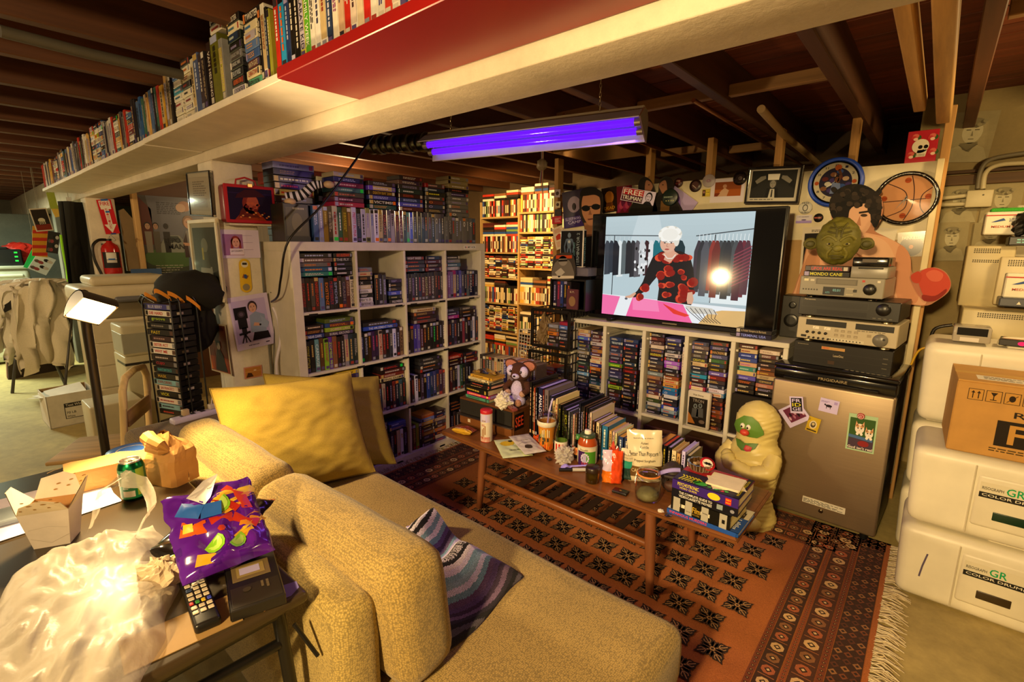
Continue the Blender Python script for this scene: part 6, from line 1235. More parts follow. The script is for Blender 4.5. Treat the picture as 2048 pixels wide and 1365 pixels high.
mb=MB();mb.tube([(.045,.075,LH),(.045,.08,LH+.028),(.045,.125,LH+.042),(.045,.175,LH+.028),(.045,.18,LH)],.005,8,'b02428');mb.build('handle','satin',lb)
mb=MB();mb.rbox(.088,.098,.115,.14,LH-.012,LH+.008,'c8a868',.002,1);mb.build('latch','metal',lb)
mb=MB();mb.rbox(-.001,.07,.02,LW,-.012,-.001,'d8d0bc',.002,1);mb.build('bracket_ledge','paint',lb)
def d_mug(F,W,H):
 F.rect(0,0,W,H,'d4c8ee',0.5);F.rect(W*.04,H*.1,W*.52,H*.74,'9a6aa8',1)
 for k in range(3):F.line([(W*.3,H*(.3+.25*k)),(W*.82,H*(.3+.25*k))],.0015,'8a78b8',2)
 F.poly([(W*.18,H*.1),(W*.56,H*.1),(W*.5,H*.34),(W*.24,H*.34)],'a87898',2);head(F,W*.37,H*.56,H*.2,'d09a98','8a3038',3,hairstyle='long');F.rect(W*.2,H*.12,W*.36,H*.22,'ddd0f0',6);F.text('LA COUNTY',W*.23,H*.22,W*.3,H*.07,'3a2a58',7)
flat('booking_photo','glossy print of long haired woman holding a name board, on white post','photo',(439,459),(516,461),(447,517),.002,'d4c8ee',d_mug,X=CX+.002)
op=flat('bottle_opener','yellow flat bar bottle opener hung on the white post','bottle opener',(476,518),(499,518),(480,586),.0025,'d8b01c',None,'satin',X=CX+.002)
me=op.data;W_o=max(v.co.x for v in me.vertices);H_o=max(v.co.y for v in me.vertices)
op.data=(lambda mb:(mb.prism([(W_o/2+W_o*.48*math.cos(R(t)),H_o-W_o*.5+W_o*.5*math.sin(R(t)))for t in range(0,181,18)]+[(W_o/2+W_o*.5*math.cos(R(t)),W_o*.5+W_o*.5*math.sin(R(t)))for t in range(180,361,18)],(0,0,0),(1,0,0),(0,1,0),.003,'d8b01c'),mb.build('tmp','satin'))[1])(MB()).data
bpy.data.objects.remove(bpy.data.objects['tmp'])
mb=MB();F=Fr(mb,(0,0,.003),(1,0,0),(0,1,0));F.ell(W_o/2,H_o-W_o*.5,W_o*.3,W_o*.3,'d8d4c8',1);F.rect(W_o*.3,H_o-W_o*.55,W_o*.4,W_o*.2,'2a2620',2);F.ell(W_o/2,W_o*.5,W_o*.32,W_o*.32,'8a8068',1);F.poly([(W_o*.2,H_o*.45),(W_o*.6,H_o*.4),(W_o*.8,H_o*.5),(W_o*.5,H_o*.52),(W_o*.35,H_o*.56)],'8a4a1c',2);F.ell(W_o*.5,H_o*.48,W_o*.14,W_o*.2,'2a4a8a',3);mb.build('print','satin',op)
def d_cam(F,W,H):
 F.rect(W*.05,H*.12,W*.86,H*.8,'b8a8e8',1);F.rect(W*.05,H*.12,W*.86,H*.4,'b0a0e0',2)
 F.poly([(W*.42,H*.14),(W*.9,H*.14),(W*.86,H*.28),(W*.5,H*.3)],'1c1620',3);F.poly([(W*.42,H*.3),(W*.82,H*.28),(W*.84,H*.6),(W*.62,H*.68),(W*.45,H*.62)],'8a98c8',4)
 F.poly([(W*.72,H*.6),(W*.92,H*.44),(W*.86,H*.34),(W*.6,H*.4),(W*.55,H*.45),(W*.74,H*.47)],'94a2d0',5);F.poly([(W*.5,H*.42),(W*.66,H*.4),(W*.66,H*.46),(W*.54,H*.48)],'c8988a',6);F.ell(W*.68,H*.42,.006,.006,'1a1620',7,8)
 head(F,W*.56,H*.77,H*.105,'d0a098','3a2a38',5)
 F.rect(W*.08,H*.58,W*.32,H*.22,'181420',6);F.ell(W*.25,H*.67,W*.09,H*.06,'3a3040',7);F.ell(W*.25,H*.67,W*.05,H*.035,'5a4a68',8);F.rect(W*.14,H*.4,W*.22,H*.18,'1c1824',6);F.rect(W*.2,H*.28,W*.12,H*.14,'201a28',6);F.line([(W*.12,H*.3),(W*.4,H*.32)],.012,'1a1622',7)
 for k in(-1,0,1):F.line([(W*.26,H*.3),(W*(.26+.1*k),H*.13)],.006,'1a1622',6)
 F.scribble(W*.3,H*.05,W*.3,H*.03,'5a4a80',2,1,3);F.rect(W*.75,H*.06,W*.1,H*.02,'4a3a68',2)
flat('portrait_print','lilac print of smiling man in blue shirt beside a film camera, white post','photo',(454,597),(533,585),(465,706),.0015,'cfc2f2',d_cam,X=CX+.003)
def d_crow(F,W,H):
 F.rect(W*.04,H*.03,W*.92,H*.94,'5a2a1c',1);F.rect(W*.04,H*.03,W*.92,H*.3,'8a3a18',2)
 for k in range(9):F.poly([(W*(.05+.1*k),H*.05),(W*(.14+.1*k),H*.05),(W*(.1+.1*k),H*(.3+.12*(k%3)))],['d8702a','a8441c','7a2c14'][k%3],3)
 F.text('THE CROW',W*.1,H*.86,W*.8,H*.08,'2a1410',4);F.scribble(W*.12,H*.62,W*.25,H*.14,'c88a58',4,4,2)
 F.poly([(W*.3,H*.05),(W*.85,H*.05),(W*.75,H*.35),(W*.6,H*.5),(W*.45,H*.48),(W*.35,H*.3)],'17110f',5);F.ell(W*.55,H*.56,W*.09,H*.08,'a89080',6);F.poly([(W*.45,H*.66),(W*.65,H*.66),(W*.66,H*.5),(W*.6,H*.62),(W*.5,H*.62),(W*.44,H*.5)],'14100e',7)
flat('film_poster','small dark orange film poster hanging from corner of white post','poster',(411,645),(451,650),(425,741),.0012,'c8b89a',d_crow,Y=CYF-.012)
def d_or(F,W,H):F.rect(W*.06,H*.08,W*.88,H*.84,'b87a3a',1);F.poly([(W*.1,H*.1),(W*.5,H*.12),(W*.4,H*.45),(W*.2,H*.5)],'4a2c18',2);F.ell(W*.6,H*.65,W*.08,H*.06,'e0c8a0',2);F.rect(W*.06,H*.55,W*.88,H*.04,'c89a58',2)
flat('landscape_card','small pink edged card with orange desert picture low on white post','card',(487,736),(523,730),(490,759),.002,'c8887a',d_or,X=CX+.002)
mb=MB();pts=[P(546,615,X=-2.86),P(556,640,X=-2.84),P(561,680,X=-2.83),P(553,725,X=-2.83),P(556,770,X=-2.82),P(560,800,X=-2.8)]
sp=[]
def spline(p,n=6):
 o_=[];p=[V(q)for q in p]
 for i in range(len(p)-1):
  a,b_,c_,d_=p[max(0,i-1)],p[i],p[i+1],p[min(len(p)-1,i+2)]
  for k in range(n):
   t=k/n;o_.append(.5*((2*b_)+(c_-a)*t+(2*a-5*b_+4*c_-d_)*t*t+(3*b_-a-3*c_+d_)*t**3))
 return o_+[p[-1]]
def cable(name,label,pts,r,col,cat='cable'):
 mb=MB();mb.tube(spline(pts),r,7,col);return mb.build(name,'satin',None,label,cat)
cable('white_cable','thick white cable hanging between white post and bookcase',pts,.009,'d8d0e0')
cable('black_cable','black cable sagging from the joists past the bookcase to white post',[P(752,262,X=-2.45),P(690,350,X=-2.5),P(640,415,X=-2.5),P(577,482,X=-2.52),P(562,555,X=-2.6),P(556,592,X=-2.7),P(543,604,X=-2.85)],.006,'14110f')
for i,q in enumerate(([(540,525),(552,530),(553,555),(541,560)],[(541,585),(549,600),(548,700),(546,790)])):cable('thin_wire',['thin black wire looped on edge of the white post','thin black wire running down edge of the white post'][i],[P(*p,X=-2.885)for p in q],.0022,'17140f')
def d_fire(F,W,H):
 F.rect(0,0,W,H,'c8202a',.5);F.poly([(W*.14,H*.8),(W*.86,H*.8),(W*.86,H*.72),(W*.66,H*.72),(W*.66,H*.28),(W*.92,H*.28),(W*.5,H*.03),(W*.08,H*.28),(W*.34,H*.28),(W*.34,H*.72),(W*.14,H*.72)],'ece4d8',1)
 F.rect(W*.12,H*.8,W*.76,H*.17,'ece4d8',1);F.text('FIRE',W*.18,H*.83,W*.64,H*.11,'c8202a',2)
 for i,ch in enumerate('EXTINGUISHER'):F.text(ch,W*.42,H*(.705-i*.05),W*.16,H*.038,'c8202a',2)
 F.rect(W*.3,H*.965,W*.5,H*.05,'2a5ab0',3);F.rect(W*.4,H*.62,W*.3,H*.05,'2a6ac0',3);F.rect(W*.35,H*-.02,W*.35,H*.04,'2a4a9a',3)
flat('fire_sign','red and white arrow sign for fire extinguisher taped on far post','sign',(192,400),(221,399),(198,470),.003,'c8202a',d_fire,X=-6.135)
fe=thing('fire_extinguisher','red fire extinguisher with black hose on far post below the sign','extinguisher',(-6.055,1.115,1.175))
mb=MB();mb.lathe([(.05,0),(.068,.006),(.072,.03),(.072,.25),(.06,.285),(.026,.31),(.022,.325)],n=24,col='b8201c');mb.build('cylinder','gloss',fe)
mb=MB();wrappatch(mb,.0725,-1.2,.9,.07,.22,'2a2626');wrappatch(mb,.0725,-.7,.4,.15,.215,'d8d4cc',.0008);wrappatch(mb,.0725,-.7,.4,.12,.145,'c8c4bc',.0008);wrappatch(mb,.0725,-.5,.2,.148,.16,'3a6ab0',.0012);mb.build('label','print',fe)
mb=MB();mb.rbox(-.03,.05,-.014,.014,.325,.345,'1a1816',.004,1);mb.tube([(.02,0,.36),(.1,0,.375),(.16,.02,.33)],.007,6,'b8b0a4');mb.tube([(.0,0,.35),(.1,0,.352)],.007,6,'b8b0a4');mb.build('valve_handle','satin',fe)
mb=MB();mb.tube(spline([(0,-.02,.335),(.01,-.08,.33),(.02,-.13,.27),(.02,-.13,.15),(.02,-.1,.03),(.02,-.09,-.02)]),.013,8,'16130f');mb.build('hose','satin',fe)
mb=MB();mb.rbox(-.082,-.07,-.05,.05,.1,.3,'3a3632',.002,1);mb.build('wall_bracket','satin',fe)
def d_repo(F,W,H):
 F.rect(0,0,W,H,'4a4844',.5);F.rect(W*.7,H*.3,W*.3,H*.7,'6a6c78',.8);W*=.8;F.poly([(0,H*.45),(W*.2,H*.45),(W*.22,H*.85),(0,H)],'5a2418',1);F.poly([(W*.15,H),(W,H),(W,H*.5),(W*.25,H*.48)],'6a6c78',1);F.ell(W*.82,H*.9,W*.12,H*.06,'b8805a',2);F.ell(W*.75,H*.88,W*.09,H*.05,'d0a888',3)
 F.scribble(W*.32,H*.8,W*.5,H*.14,'2c2c34',2,7,5)
 F.poly([(0,0),(W,0),(W,H*.3),(0,H*.36)],'3a4434',2);F.ell(W*.5,H*.3,W*.5,H*.12,'4a6a3a',3);F.poly([(W*.3,H*.36),(W*.72,H*.36),(W*.78,H*.48),(W*.66,H*.56),(W*.42,H*.56),(W*.32,H*.46)],'8a9088',4);F.poly([(W*.38,H*.48),(W*.7,H*.48),(W*.64,H*.55),(W*.44,H*.55)],'3a4440',5)
 for i,(x,s_)in enumerate(((.12,1),(.26,.95),(.44,.8))):F.poly([(W*(x-.05),H*.36),(W*(x+.05),H*.36),(W*(x+.06),H*.6),(W*(x-.06),H*.6)],['8a8478','5a564c','17140f'][i],6);head(F,W*x,H*.66,H*.04*s_,['c09a80','b89078','17140f'][i],'1c1612',7)
 F.poly([(W*.76,H*.02),(W*1.0,H*.02),(W*.97,H*.3),(W*.8,H*.3)],'5a6a88',7);F.poly([(W*.74,H*.3),(W*1.0,H*.3),(W*1.0,H*.58),(W*.92,H*.62),(W*.8,H*.62),(W*.72,H*.5)],'8a8a8a',8);F.poly([(W*.74,H*.3),(W*.82,H*.3),(W*.8,H*.6),(W*.73,H*.5)],'3a2420',9);F.line([(W*.72,H*.46),(W*.96,H*.45)],.03,'c8987a',10);head(F,W*.86,H*.71,H*.075,'cfa080','8a6238',9)
 F.text('REPO',W*.38,H*.47,W*.3,H*.06,'14120e',14);F.text('MAN',W*.44,H*.4,W*.3,H*.06,'14120e',14)
 for k in range(7):F.scribble(W*.18,H*(.04+.027*k),W*.55,H*.016,'a8a898',6,1,k)
flat('film_poster','large shiny film poster of a man standing by a car, behind the copiers','poster',(271.5,389.62),(410.93,398.96),(295.68,568.77),.003,'4a4844',d_repo,'satin',X=-6.09)
# --- the board behind the television
BYF=3.497
def d_bw(F,W,H,b):
 F.rect(W*.07,H*.07,W*.86,H*.86,'cfc8b8',.5);F.rect(W*.09,H*.16,W*.82,H*.74,'2a2a28',1);F.poly([(W*.38,H*.16),(W*.62,H*.16),(W*.6,H*.42),(W*.4,H*.42)],'1c1c1c',2);F.poly([(W*.44,H*.16),(W*.56,H*.16),(W*.54,H*.4),(W*.46,H*.4)],'c8c4b8',3);F.poly([(W*.485,H*.18),(W*.515,H*.18),(W*.51,H*.38),(W*.49,H*.38)],'2a2a2a',4);head(F,W*.5,H*.54,H*.12,'9a968c','4a4844',3);F.poly([(W*.4,H*.64),(W*.6,H*.64),(W*.61,H*.8),(W*.39,H*.8)],'d8d4c8',8)
 for k in(-1,1):F.poly([(W*(.5+k*.14),H*.68),(W*(.5+k*.25),H*.58),(W*(.5+k*.33),H*.52),(W*(.5+k*.34),H*.62),(W*(.5+k*.24),H*.74),(W*(.5+k*.15),H*.76)][::k],'8a867c',6);F.poly([(W*(.5+k*.28),H*.5),(W*(.5+k*.4),H*.4),(W*(.5+k*.36),H*.66)][::k],'1c1c1c',7)
 F.scribble(W*.1,H*.1,W*.5,H*.04,'4a4a48',2,1,5)
frame_pic('framed_photo','black framed black-and-white photo of suited man in white box hat',(1499,336),(1609,331),(1494,408),.014,'15120f','b8b09c',d_bw,'gloss',Y=3.44)
def d_orange(F,W,H):
 F.rect(W*.12,H*.26,W*.78,H*.6,'a8561c',1);F.rect(W*.12,H*.55,W*.78,H*.31,'8a4418',2);F.poly([(W*.2,H*.26),(W*.5,H*.26),(W*.55,H*.5),(W*.42,H*.62),(W*.32,H*.5)],'c8a080',3);F.ell(W*.42,H*.68,W*.06,H*.08,'b88868',4);F.poly([(W*.12,H*.26),(W*.22,H*.26),(W*.3,H*.4),(W*.14,H*.4)],'7a3010',4)
flat('landscape_photo','white bordered orange photo of a bent figure, left of the framed photo','photo',(1424,359),(1492,355),(1423,406),.0015,'ddd2dc',d_orange,Y=BYF)
def disc(name,label,cx,cy,rpx,col,draw=None,Y=BYF,m='satin',cat='button',th=.006):
 a=P(cx,cy,Y=Y-.001);r=(P(cx+rpx,cy,Y=Y)-P(cx-rpx,cy,Y=Y)).length/2
 mb=MB();mb.lathe([(0,0),(r*.96,0),(r,th*.4),(r*.9,th),(0,th*1.1)],n=26,col=col,T=MX.Translation(a)@MX.Rotation(R(90),4,'X'))
 if draw:draw(Fr(mb,a-V((0,th*1.15,0)),(1,0,0),(0,0,1)),r)
 return mb.build(name,m,None,label,cat)
disc('disc_badge','dark red round badge above the television, left of the others',1357,366,9,'3a1414',lambda F,r:[F.ell(r*.3*math.cos(k),r*.4*math.sin(k*2),r*.3,r*.2,['8a3a3a','a87868','5a1c1c'][k%3],1+k*.2,8)for k in range(5)])
disc('disc_badge','dark brown round badge with pale stripe over television',1391,372,12,'2a1410',lambda F,r:[F.ell(0,r*.1,r*.6,r*.6,'4a2018',1),F.line([(-r*.4,r*.1),(r*.2,-r*.4)],r*.12,'b8a898',2)])
disc('clear_disc','clear plastic disc with pink lettering pinned over the television',1418,362,13,'c8bcc0',lambda F,r:[F.ell(0,0,r*.35,r*.25,'a86a90',1),F.ell(0,0,r*.1,r*.1,'d8d0d0',2)],m='film')
disc('record_disc','black round disc on wire left of the framed photo',1480,357,14,'1c1412',lambda F,r:[F.ell(0,0,r*.6,r*.6,'2a1c1a',1),F.ell(r*.1,0,r*.28,r*.28,'6a5a58',2),F.text('2',-r*.1,-r*.1,r*.2,r*.25,'1a1414',3)],m='gloss',cat='disc')
def d_ycard(F,W,H):F.rect(W*.45,H*.3,W*.45,H*.5,'d8c040',1);F.text('YOU & ME',W*.48,H*.5,W*.4,H*.14,'3a2a1a',2);F.rect(W*.06,H*.08,W*.36,H*.8,'3a2220',1);F.ell(W*.24,H*.6,W*.11,H*.17,'a87868',2)
flat('yellow_card','tiny yellow card with small portrait over the television','card',(1405,379),(1421,378),(1405,394),.002,'c8b048',d_ycard,Y=BYF)
def d_free(F,W,H):
 F.rect(W*.02,H*.5,W*.64,H*.47,'b8222c',1);F.rect(W*.02,H*.04,W*.64,H*.46,'4a1c34',1);F.text('FREE',W*.05,H*.52,W*.58,H*.38,'f0ece8',2);F.text('TRUMAN!',W*.04,H*.12,W*.6,H*.32,'f0ece8',2)
 F.rect(W*.66,0,W*.34,H,'d8ccf0',1);F.ell(W*.83,H*.56,W*.1,H*.36,'17141c',2);F.ell(W*.825,H*.52,W*.078,H*.28,'d0c4e8',3);F.poly([(W*.7,0),(W*.97,0),(W*.9,H*.22),(W*.76,H*.22)],'17141c',4)
 for k in(-1,1):F.ell(W*(.825+k*.03),H*.6,W*.013,H*.035,'17141c',5,8)
 F.poly([(W*.79,H*.38),(W*.86,H*.4),(W*.83,H*.32)],'17141c',5)
flat('campaign_sign','red and white sign reading free above the television left corner','sign',(1247,374),(1313,385),(1241,400),.003,'ddd4ec',d_free,Y=3.40)
def fig2(F,pts,col,l):F.poly(pts,col,l)
def rnd_(p,n=4):
 if not 5<=len(p)<=40 or len(p)==18:return p
 k=len(p);return[(tuple(.5*(2*V(p[i])+(V(p[(i+1)%k])-V(p[i-1]))*t+(2*V(p[i-1])-5*V(p[i])+4*V(p[(i+1)%k])-V(p[(i+2)%k]))*t*t+(3*V(p[i])-V(p[i-1])-3*V(p[(i+1)%k])+V(p[(i+2)%k]))*t**3)))for i in range(k)for t in[j/n for j in range(n)]]
def cutout(name,label,Y,poly,draw,t=.006,col='2a2420',cat='standee',m='print'):
 """flat printed cardboard figure: outline measured at its own distance"""
 q=[P(x,y,Y=Y)for x,y in rnd_(poly)];O=V((min(p.x for p in q),Y,min(p.z for p in q)));ps_=[(p.x-O.x,p.z-O.z)for p in q]
 ar=sum(x1*y2-x2*y1 for(x1,y1),(x2,y2)in zip(ps_,ps_[1:]+ps_[:1]))
 if ar<0:ps_=ps_[::-1]
 mb=MB();mb.prism(ps_,(0,t,0),(1,0,0),(0,0,1),t,col)
 def loc(x,y):p=P(x,y,Y=Y);return(p.x-O.x,p.z-O.z)
 F=Fr(mb,(0,-.0002,0),(1,0,0),(0,0,1),.0004)
 def pp(pts,cl,l=1):
  w_=[loc(*k)for k in rnd_(pts)];a2=sum(x1*y2-x2*y1 for(x1,y1),(x2,y2)in zip(w_,w_[1:]+w_[:1]));F.poly(w_ if a2>0 else w_[::-1],cl,l)
 draw(F,pp,loc);o=mb.build(name,m,None,label,cat);o.location=O;return o
def pel(cx,cy,rx,ry,n=18):return[(cx+rx*math.cos(2*math.pi*k/n),cy+ry*math.sin(2*math.pi*k/n))for k in range(n)]
def d_pair(F,pp,loc):
 pp([(1262,430),(1270,400),(1290,388),(1308,400),(1312,430)],'17130f',1);pp([(1308,430),(1312,400),(1328,388),(1350,400),(1358,430)],'1a1512',1);pp([(1320,428),(1322,402),(1340,402),(1338,428)],'6a4a24',2)
 for cx,d in((1292,1),(1332,-1)):pp(pel(cx-d*2,371,13,17),'1c1512',2);pp([(cx,362),(cx+d*9,364),(cx+d*14,372),(cx+d*11,380),(cx+d*6,388),(cx-d*2,384)],'9a6a50',3);pp(pel(cx+d*6,370,1.6,1),'17100c',4);pp([(cx-d*6,386),(cx+d*6,386),(cx+d*4,398),(cx-d*6,396)],'8a5a44',2)
cutout('couple_standee','printed cutout of two dark haired people facing each other above television',3.43,[(1262,430),(1268,402),(1276,390),(1277,366),(1286,356),(1298,358),(1306,370),(1310,385),(1316,384),(1318,368),(1326,355),(1338,354),(1346,366),(1345,386),(1354,402),(1358,430)],d_pair)
disc('oval_tag','dark green oval tag clipped on the cutout couple',1340,395,16,'16241e',lambda F,r:[F.scribble(-r*.7,-r*.1,r*1.4,r*.3,'8a9a8a',1,1,4)]+[F.ell(-r*.4+r*.3*k,-r*.4,r*.08,r*.06,'b0a860',1,8)for k in range(4)],Y=3.42,cat='tag')
def d_lil(F,W,H):F.rect(0,0,W,H,'b8a4d8',.5);F.poly([(0,0),(W*.7,0),(W*.4,H*.6),(0,H*.8)],'8a6ab8',1);F.ell(W*.3,H*.35,W*.14,H*.16,'6a4aa0',2)
flat('lilac_print','lilac paper print tilted behind the oval tag','print',(1350,372),(1396,405),(1330,398),.0015,'b8a4d8',d_lil,Y=BYF-.01)
def d_red(F,W,H):
 F.rect(0,0,W,H,'6a1424',.5)
 for k in range(6):F.ell(W*(.2+.13*k),H*(.2+.1*(k%3)),W*.14,H*.16,['8a1a4a','a83a5a','5a1038'][k%3],1+.2*k,10)
flat('red_poster','crimson and magenta poster left of the free sign','poster',(1233,374),(1264,370),(1233,428),.0015,'6a1424',d_red,Y=BYF-.005)
def d_amb(F,W,H):F.rect(0,0,W,H,'2a1c12',.5);F.ell(W*.5,H*.6,W*.3,H*.25,'a86a28',1);F.poly([(W*.2,H*.05),(W*.8,H*.05),(W*.7,H*.4),(W*.3,H*.4)],'6a3a14',2);F.text('DEAD',W*.15,H*.12,W*.7,H*.12,'c8902a',3)
flat('glossy_poster','glossy amber poster in plastic between cutout man and crimson poster','poster',(1203,378),(1233,372),(1202,428),.002,'2a1c12',d_amb,'gloss',Y=BYF-.005)
def d_camp(F,W,H):F.rect(0,0,W,H,'2c2640',.5);F.ell(W*.5,H*.62,W*.28,H*.22,'8a7a90',1);F.ell(W*.5,H*.56,W*.09,H*.1,'1a1018',2);F.rect(0,0,W,H*.3,'3a2a6a',1);F.text('SLEEPAWAY',W*.08,H*.2,W*.84,H*.08,'b0a4d8',3);F.text('CAMP',W*.2,H*.1,W*.55,H*.08,'b0a4d8',3)
flat('horror_poster','dark violet horror poster in clear plastic at left of cutout man','poster',(1124,386),(1170,376),(1130,458),.002,'2c2640',d_camp,'gloss',Y=BYF-.01)
def d_term(F,pp,loc):
 pp([(1128,645),(1140,520),(1160,478),(1176,470),(1200,462),(1216,500),(1216,645)],'15121a',1);pp([(1158,500),(1170,480),(1176,645),(1150,645)],'1e1a24',2)
 pp(pel(1183,408,23,30),'1c1410',2);pp([(1164,402),(1170,388),(1190,386),(1200,398),(1200,428),(1192,448),(1180,452),(1170,440),(1164,424)],'b07a5a',3);pp([(1160,392),(1166,378),(1186,374),(1202,384),(1203,396),(1190,390),(1172,392)],'17100c',4)
 pp(pel(1172,417,8.5,6),'0c0a0a',5);pp(pel(1192,414,9,6),'0c0a0a',5);pp([(1164,414),(1201,410),(1201,412),(1164,416)],'0c0a0a',6);pp([(1180,418),(1177,430),(1184,430)],'8a5a40',5);pp([(1175,438),(1190,436),(1188,439),(1177,441)],'6a3a30',5);pp([(1168,446),(1196,442),(1200,470),(1172,474)],'9a6a4c',2)
cutout('man_standee','life size cardboard cutout of stern man in black sunglasses beside television',3.36,[(1128,648),(1138,525),(1150,488),(1168,474),(1168,452),(1160,430),(1159,396),(1170,380),(1188,377),(1204,386),(1206,410),(1202,436),(1202,462),(1218,500),(1218,648)],d_term)
def d_box(F,pp,loc):
 pp([(1588,612),(1592,575),(1606,535),(1618,490),(1650,474),(1668,462),(1668,440),(1716,440),(1722,462),(1770,474),(1800,490),(1818,512),(1822,560),(1845,580),(1850,610),(1800,605),(1700,600)],'d8a482',1)
 pp([(1800,490),(1820,512),(1822,560),(1838,575),(1832,606),(1800,606),(1788,560),(1790,520)],'c88c6a',2);pp([(1596,570),(1612,520),(1628,500),(1640,520),(1630,575),(1612,612),(1590,612)],'c08866',2)
 pp([(1700,470),(1725,468),(1770,482),(1790,520),(1775,545),(1735,545),(1712,510)],'dcae8c',3);pp([(1705,500),(1740,520),(1785,515),(1780,522),(1742,530)],'a8704e',4)
 pp([(1668,440),(1716,440),(1720,470),(1690,485),(1664,468)],'b88060',3)
 pp(pel(1711,428,34,44),'c9987a',4);pp([(1700,415),(1742,408),(1744,440),(1734,462),(1715,474),(1704,455)],'d0a284',5);pp(pel(1728,431,7,3),'3a2a20',6);pp([(1718,424),(1738,421),(1738,425),(1718,428)],'241a14',6);pp([(1720,432),(1712,450),(1722,452)],'a8765a',6)
 for k in range(26):
  a=math.pi*(.95+1.12*k/25);pp(pel(1711+39*math.cos(a),412+31*math.sin(a),14,13,10),['14100d','1e1713','0e0a08'][k%3],7+.1*(k%5))
 pp([(1662,402),(1676,382),(1712,374),(1752,386),(1764,410),(1754,420),(1740,408),(1716,410),(1700,420),(1694,446),(1678,448),(1662,430)],'120d0a',6.8);pp([(1742,400),(1762,408),(1760,440),(1750,456),(1742,440)],'120d0a',6.9)
 hr=random.Random(2)
 for k in range(60):
  x,y=1664+98*hr.random(),378+34*hr.random()
  if k>40:x,y=(1666+22*hr.random(),400+45*hr.random())if k%2 else(1746+14*hr.random(),405+40*hr.random())
  pp(pel(x,y,6,5,8),['2a211b','0c0806','1c1511','352a22'][k%4],7.5+.02*k)
 pp([(1820,555),(1835,545),(1850,548),(1846,562),(1866,578),(1850,600),(1836,590)],'b0705a',5);pp([(1836,556),(1846,540),(1868,536),(1890,546),(1901,566),(1894,584),(1872,600),(1852,596),(1842,580)],'c04838',8);pp([(1852,548),(1868,540),(1886,548),(1880,562),(1862,562)],'d0644e',9);pp([(1822,552),(1836,543),(1844,552),(1838,566),(1826,564)],'b8422f',9.5);pp([(1845,590),(1870,592),(1892,578),(1890,588),(1870,602),(1848,602)],'8a2a22',9)
bst=cutout('boxer_standee','cardboard cutout of bare chested boxer with curly black hair and red glove',3.36,[(1586,618),(1590,575),(1604,535),(1616,490),(1648,474),(1666,462),(1662,430),(1662,400),(1676,382),(1712,373),(1752,384),(1766,408),(1762,440),(1748,460),(1772,474),(1802,490),(1820,512),(1824,545),(1838,542),(1868,535),(1892,545),(1902,566),(1896,585),(1872,603),(1850,612),(1800,608),(1740,612)],d_box,col='b07a5c')
mb=MB();a=bst.location;mb.box(.1,.14,.03,.12,-1.1,.1,'a8804e');mb.build('cardboard_easel','card',bst)
def clock(name,label,cx,cy,rpx,Y,rim,face,rim_m,draw,th=.045,rimw=.16):
 a=P(cx,cy,Y=Y);r=rpx;T=MX.Rotation(R(90),4,'X');t=thing(name,label,'clock',a)
 mb=MB();mb.lathe([(r*(1-rimw),th*.55),(r*(1-rimw*.85),th),(r*.97,th*.9),(r,th*.5),(r*.95,0),(0,0)][::-1],n=44,col=rim,T=T);mb.build('rim',rim_m,t)
 mb=MB();mb.lathe([(0,th*.6),(r*(1-rimw),th*.6)][::-1],n=44,col=face,T=T);draw(Fr(mb,(0,-th*.6-.0004,0),(1,0,0),(0,0,1)),r);mb.build('face','print',t)
 mb=MB();mb.lathe([(0,th*.8),(r*(1-rimw),th*.72)][::-1],n=32,col='f4f4f4',T=T);mb.build('glass','glass',t);return t
def hands(t,r,th,hh,mm,col,ww=.006):
 for ang,L_ in((hh,.45),(mm,.7)):
  mb=MB();a=R(90-ang);F=Fr(mb,(0,-th,0),(1,0,0),(0,0,1));ca,sa=math.cos(a),math.sin(a);F.poly([(-sa*ww-ca*r*.1,ca*ww-sa*r*.1),(-ca*r*.1+sa*ww,-sa*r*.1-ca*ww),(ca*r*L_,sa*r*L_)],col);mb.build('hand','satin',t)
def d_blue(F,r):
 F.ell(0,0,r*.78,r*.78,'d8ceb0',1,40);F.ell(0,0,r*.58,r*.58,'2a2440',2,36)
 for k in range(12):a=R(90-30*k);F.text(str(k or 12),r*.68*math.cos(a)-r*.05,r*.68*math.sin(a)-r*.045,r*.1,r*.09,'1c1a3a',3)
 for k in range(14):a=k*2.4;q=r*.5*(k/14)**.5;F.ell(q*math.cos(a),q*math.sin(a),r*.12,r*.09,['8a5a3a','4a3a7a','c8a888','6a2a2a','d8d0c0','3a5aa0'][k%6],4+.2*k,10)
 F.poly([(-r*.16,-r*.45),(r*.22,-r*.45),(r*.18,-r*.05),(-r*.1,0)],'7a8ab8',8);head(F,r*.05,r*.12,r*.13,'7a4a30','1c1410',8);F.line([(r*.1,-r*.02),(r*.18,r*.3),(r*.08,r*.5)],r*.09,'6a4028',9);F.ell(r*.06,r*.58,r*.12,r*.12,'c8642a',9)
 for a0 in(0,180,270):F.ell(r*.66*math.cos(R(a0)),r*.66*math.sin(R(a0)),r*.08,r*.08,'c05a28',9,12)
ck=clock('wall_clock','round blue rimmed wall clock with basketball player print',1672,366,.14,3.495,'2448b8','d8ceb0','satin',d_blue);hands(ck,.12,.03,355,240,'e8e4d8')
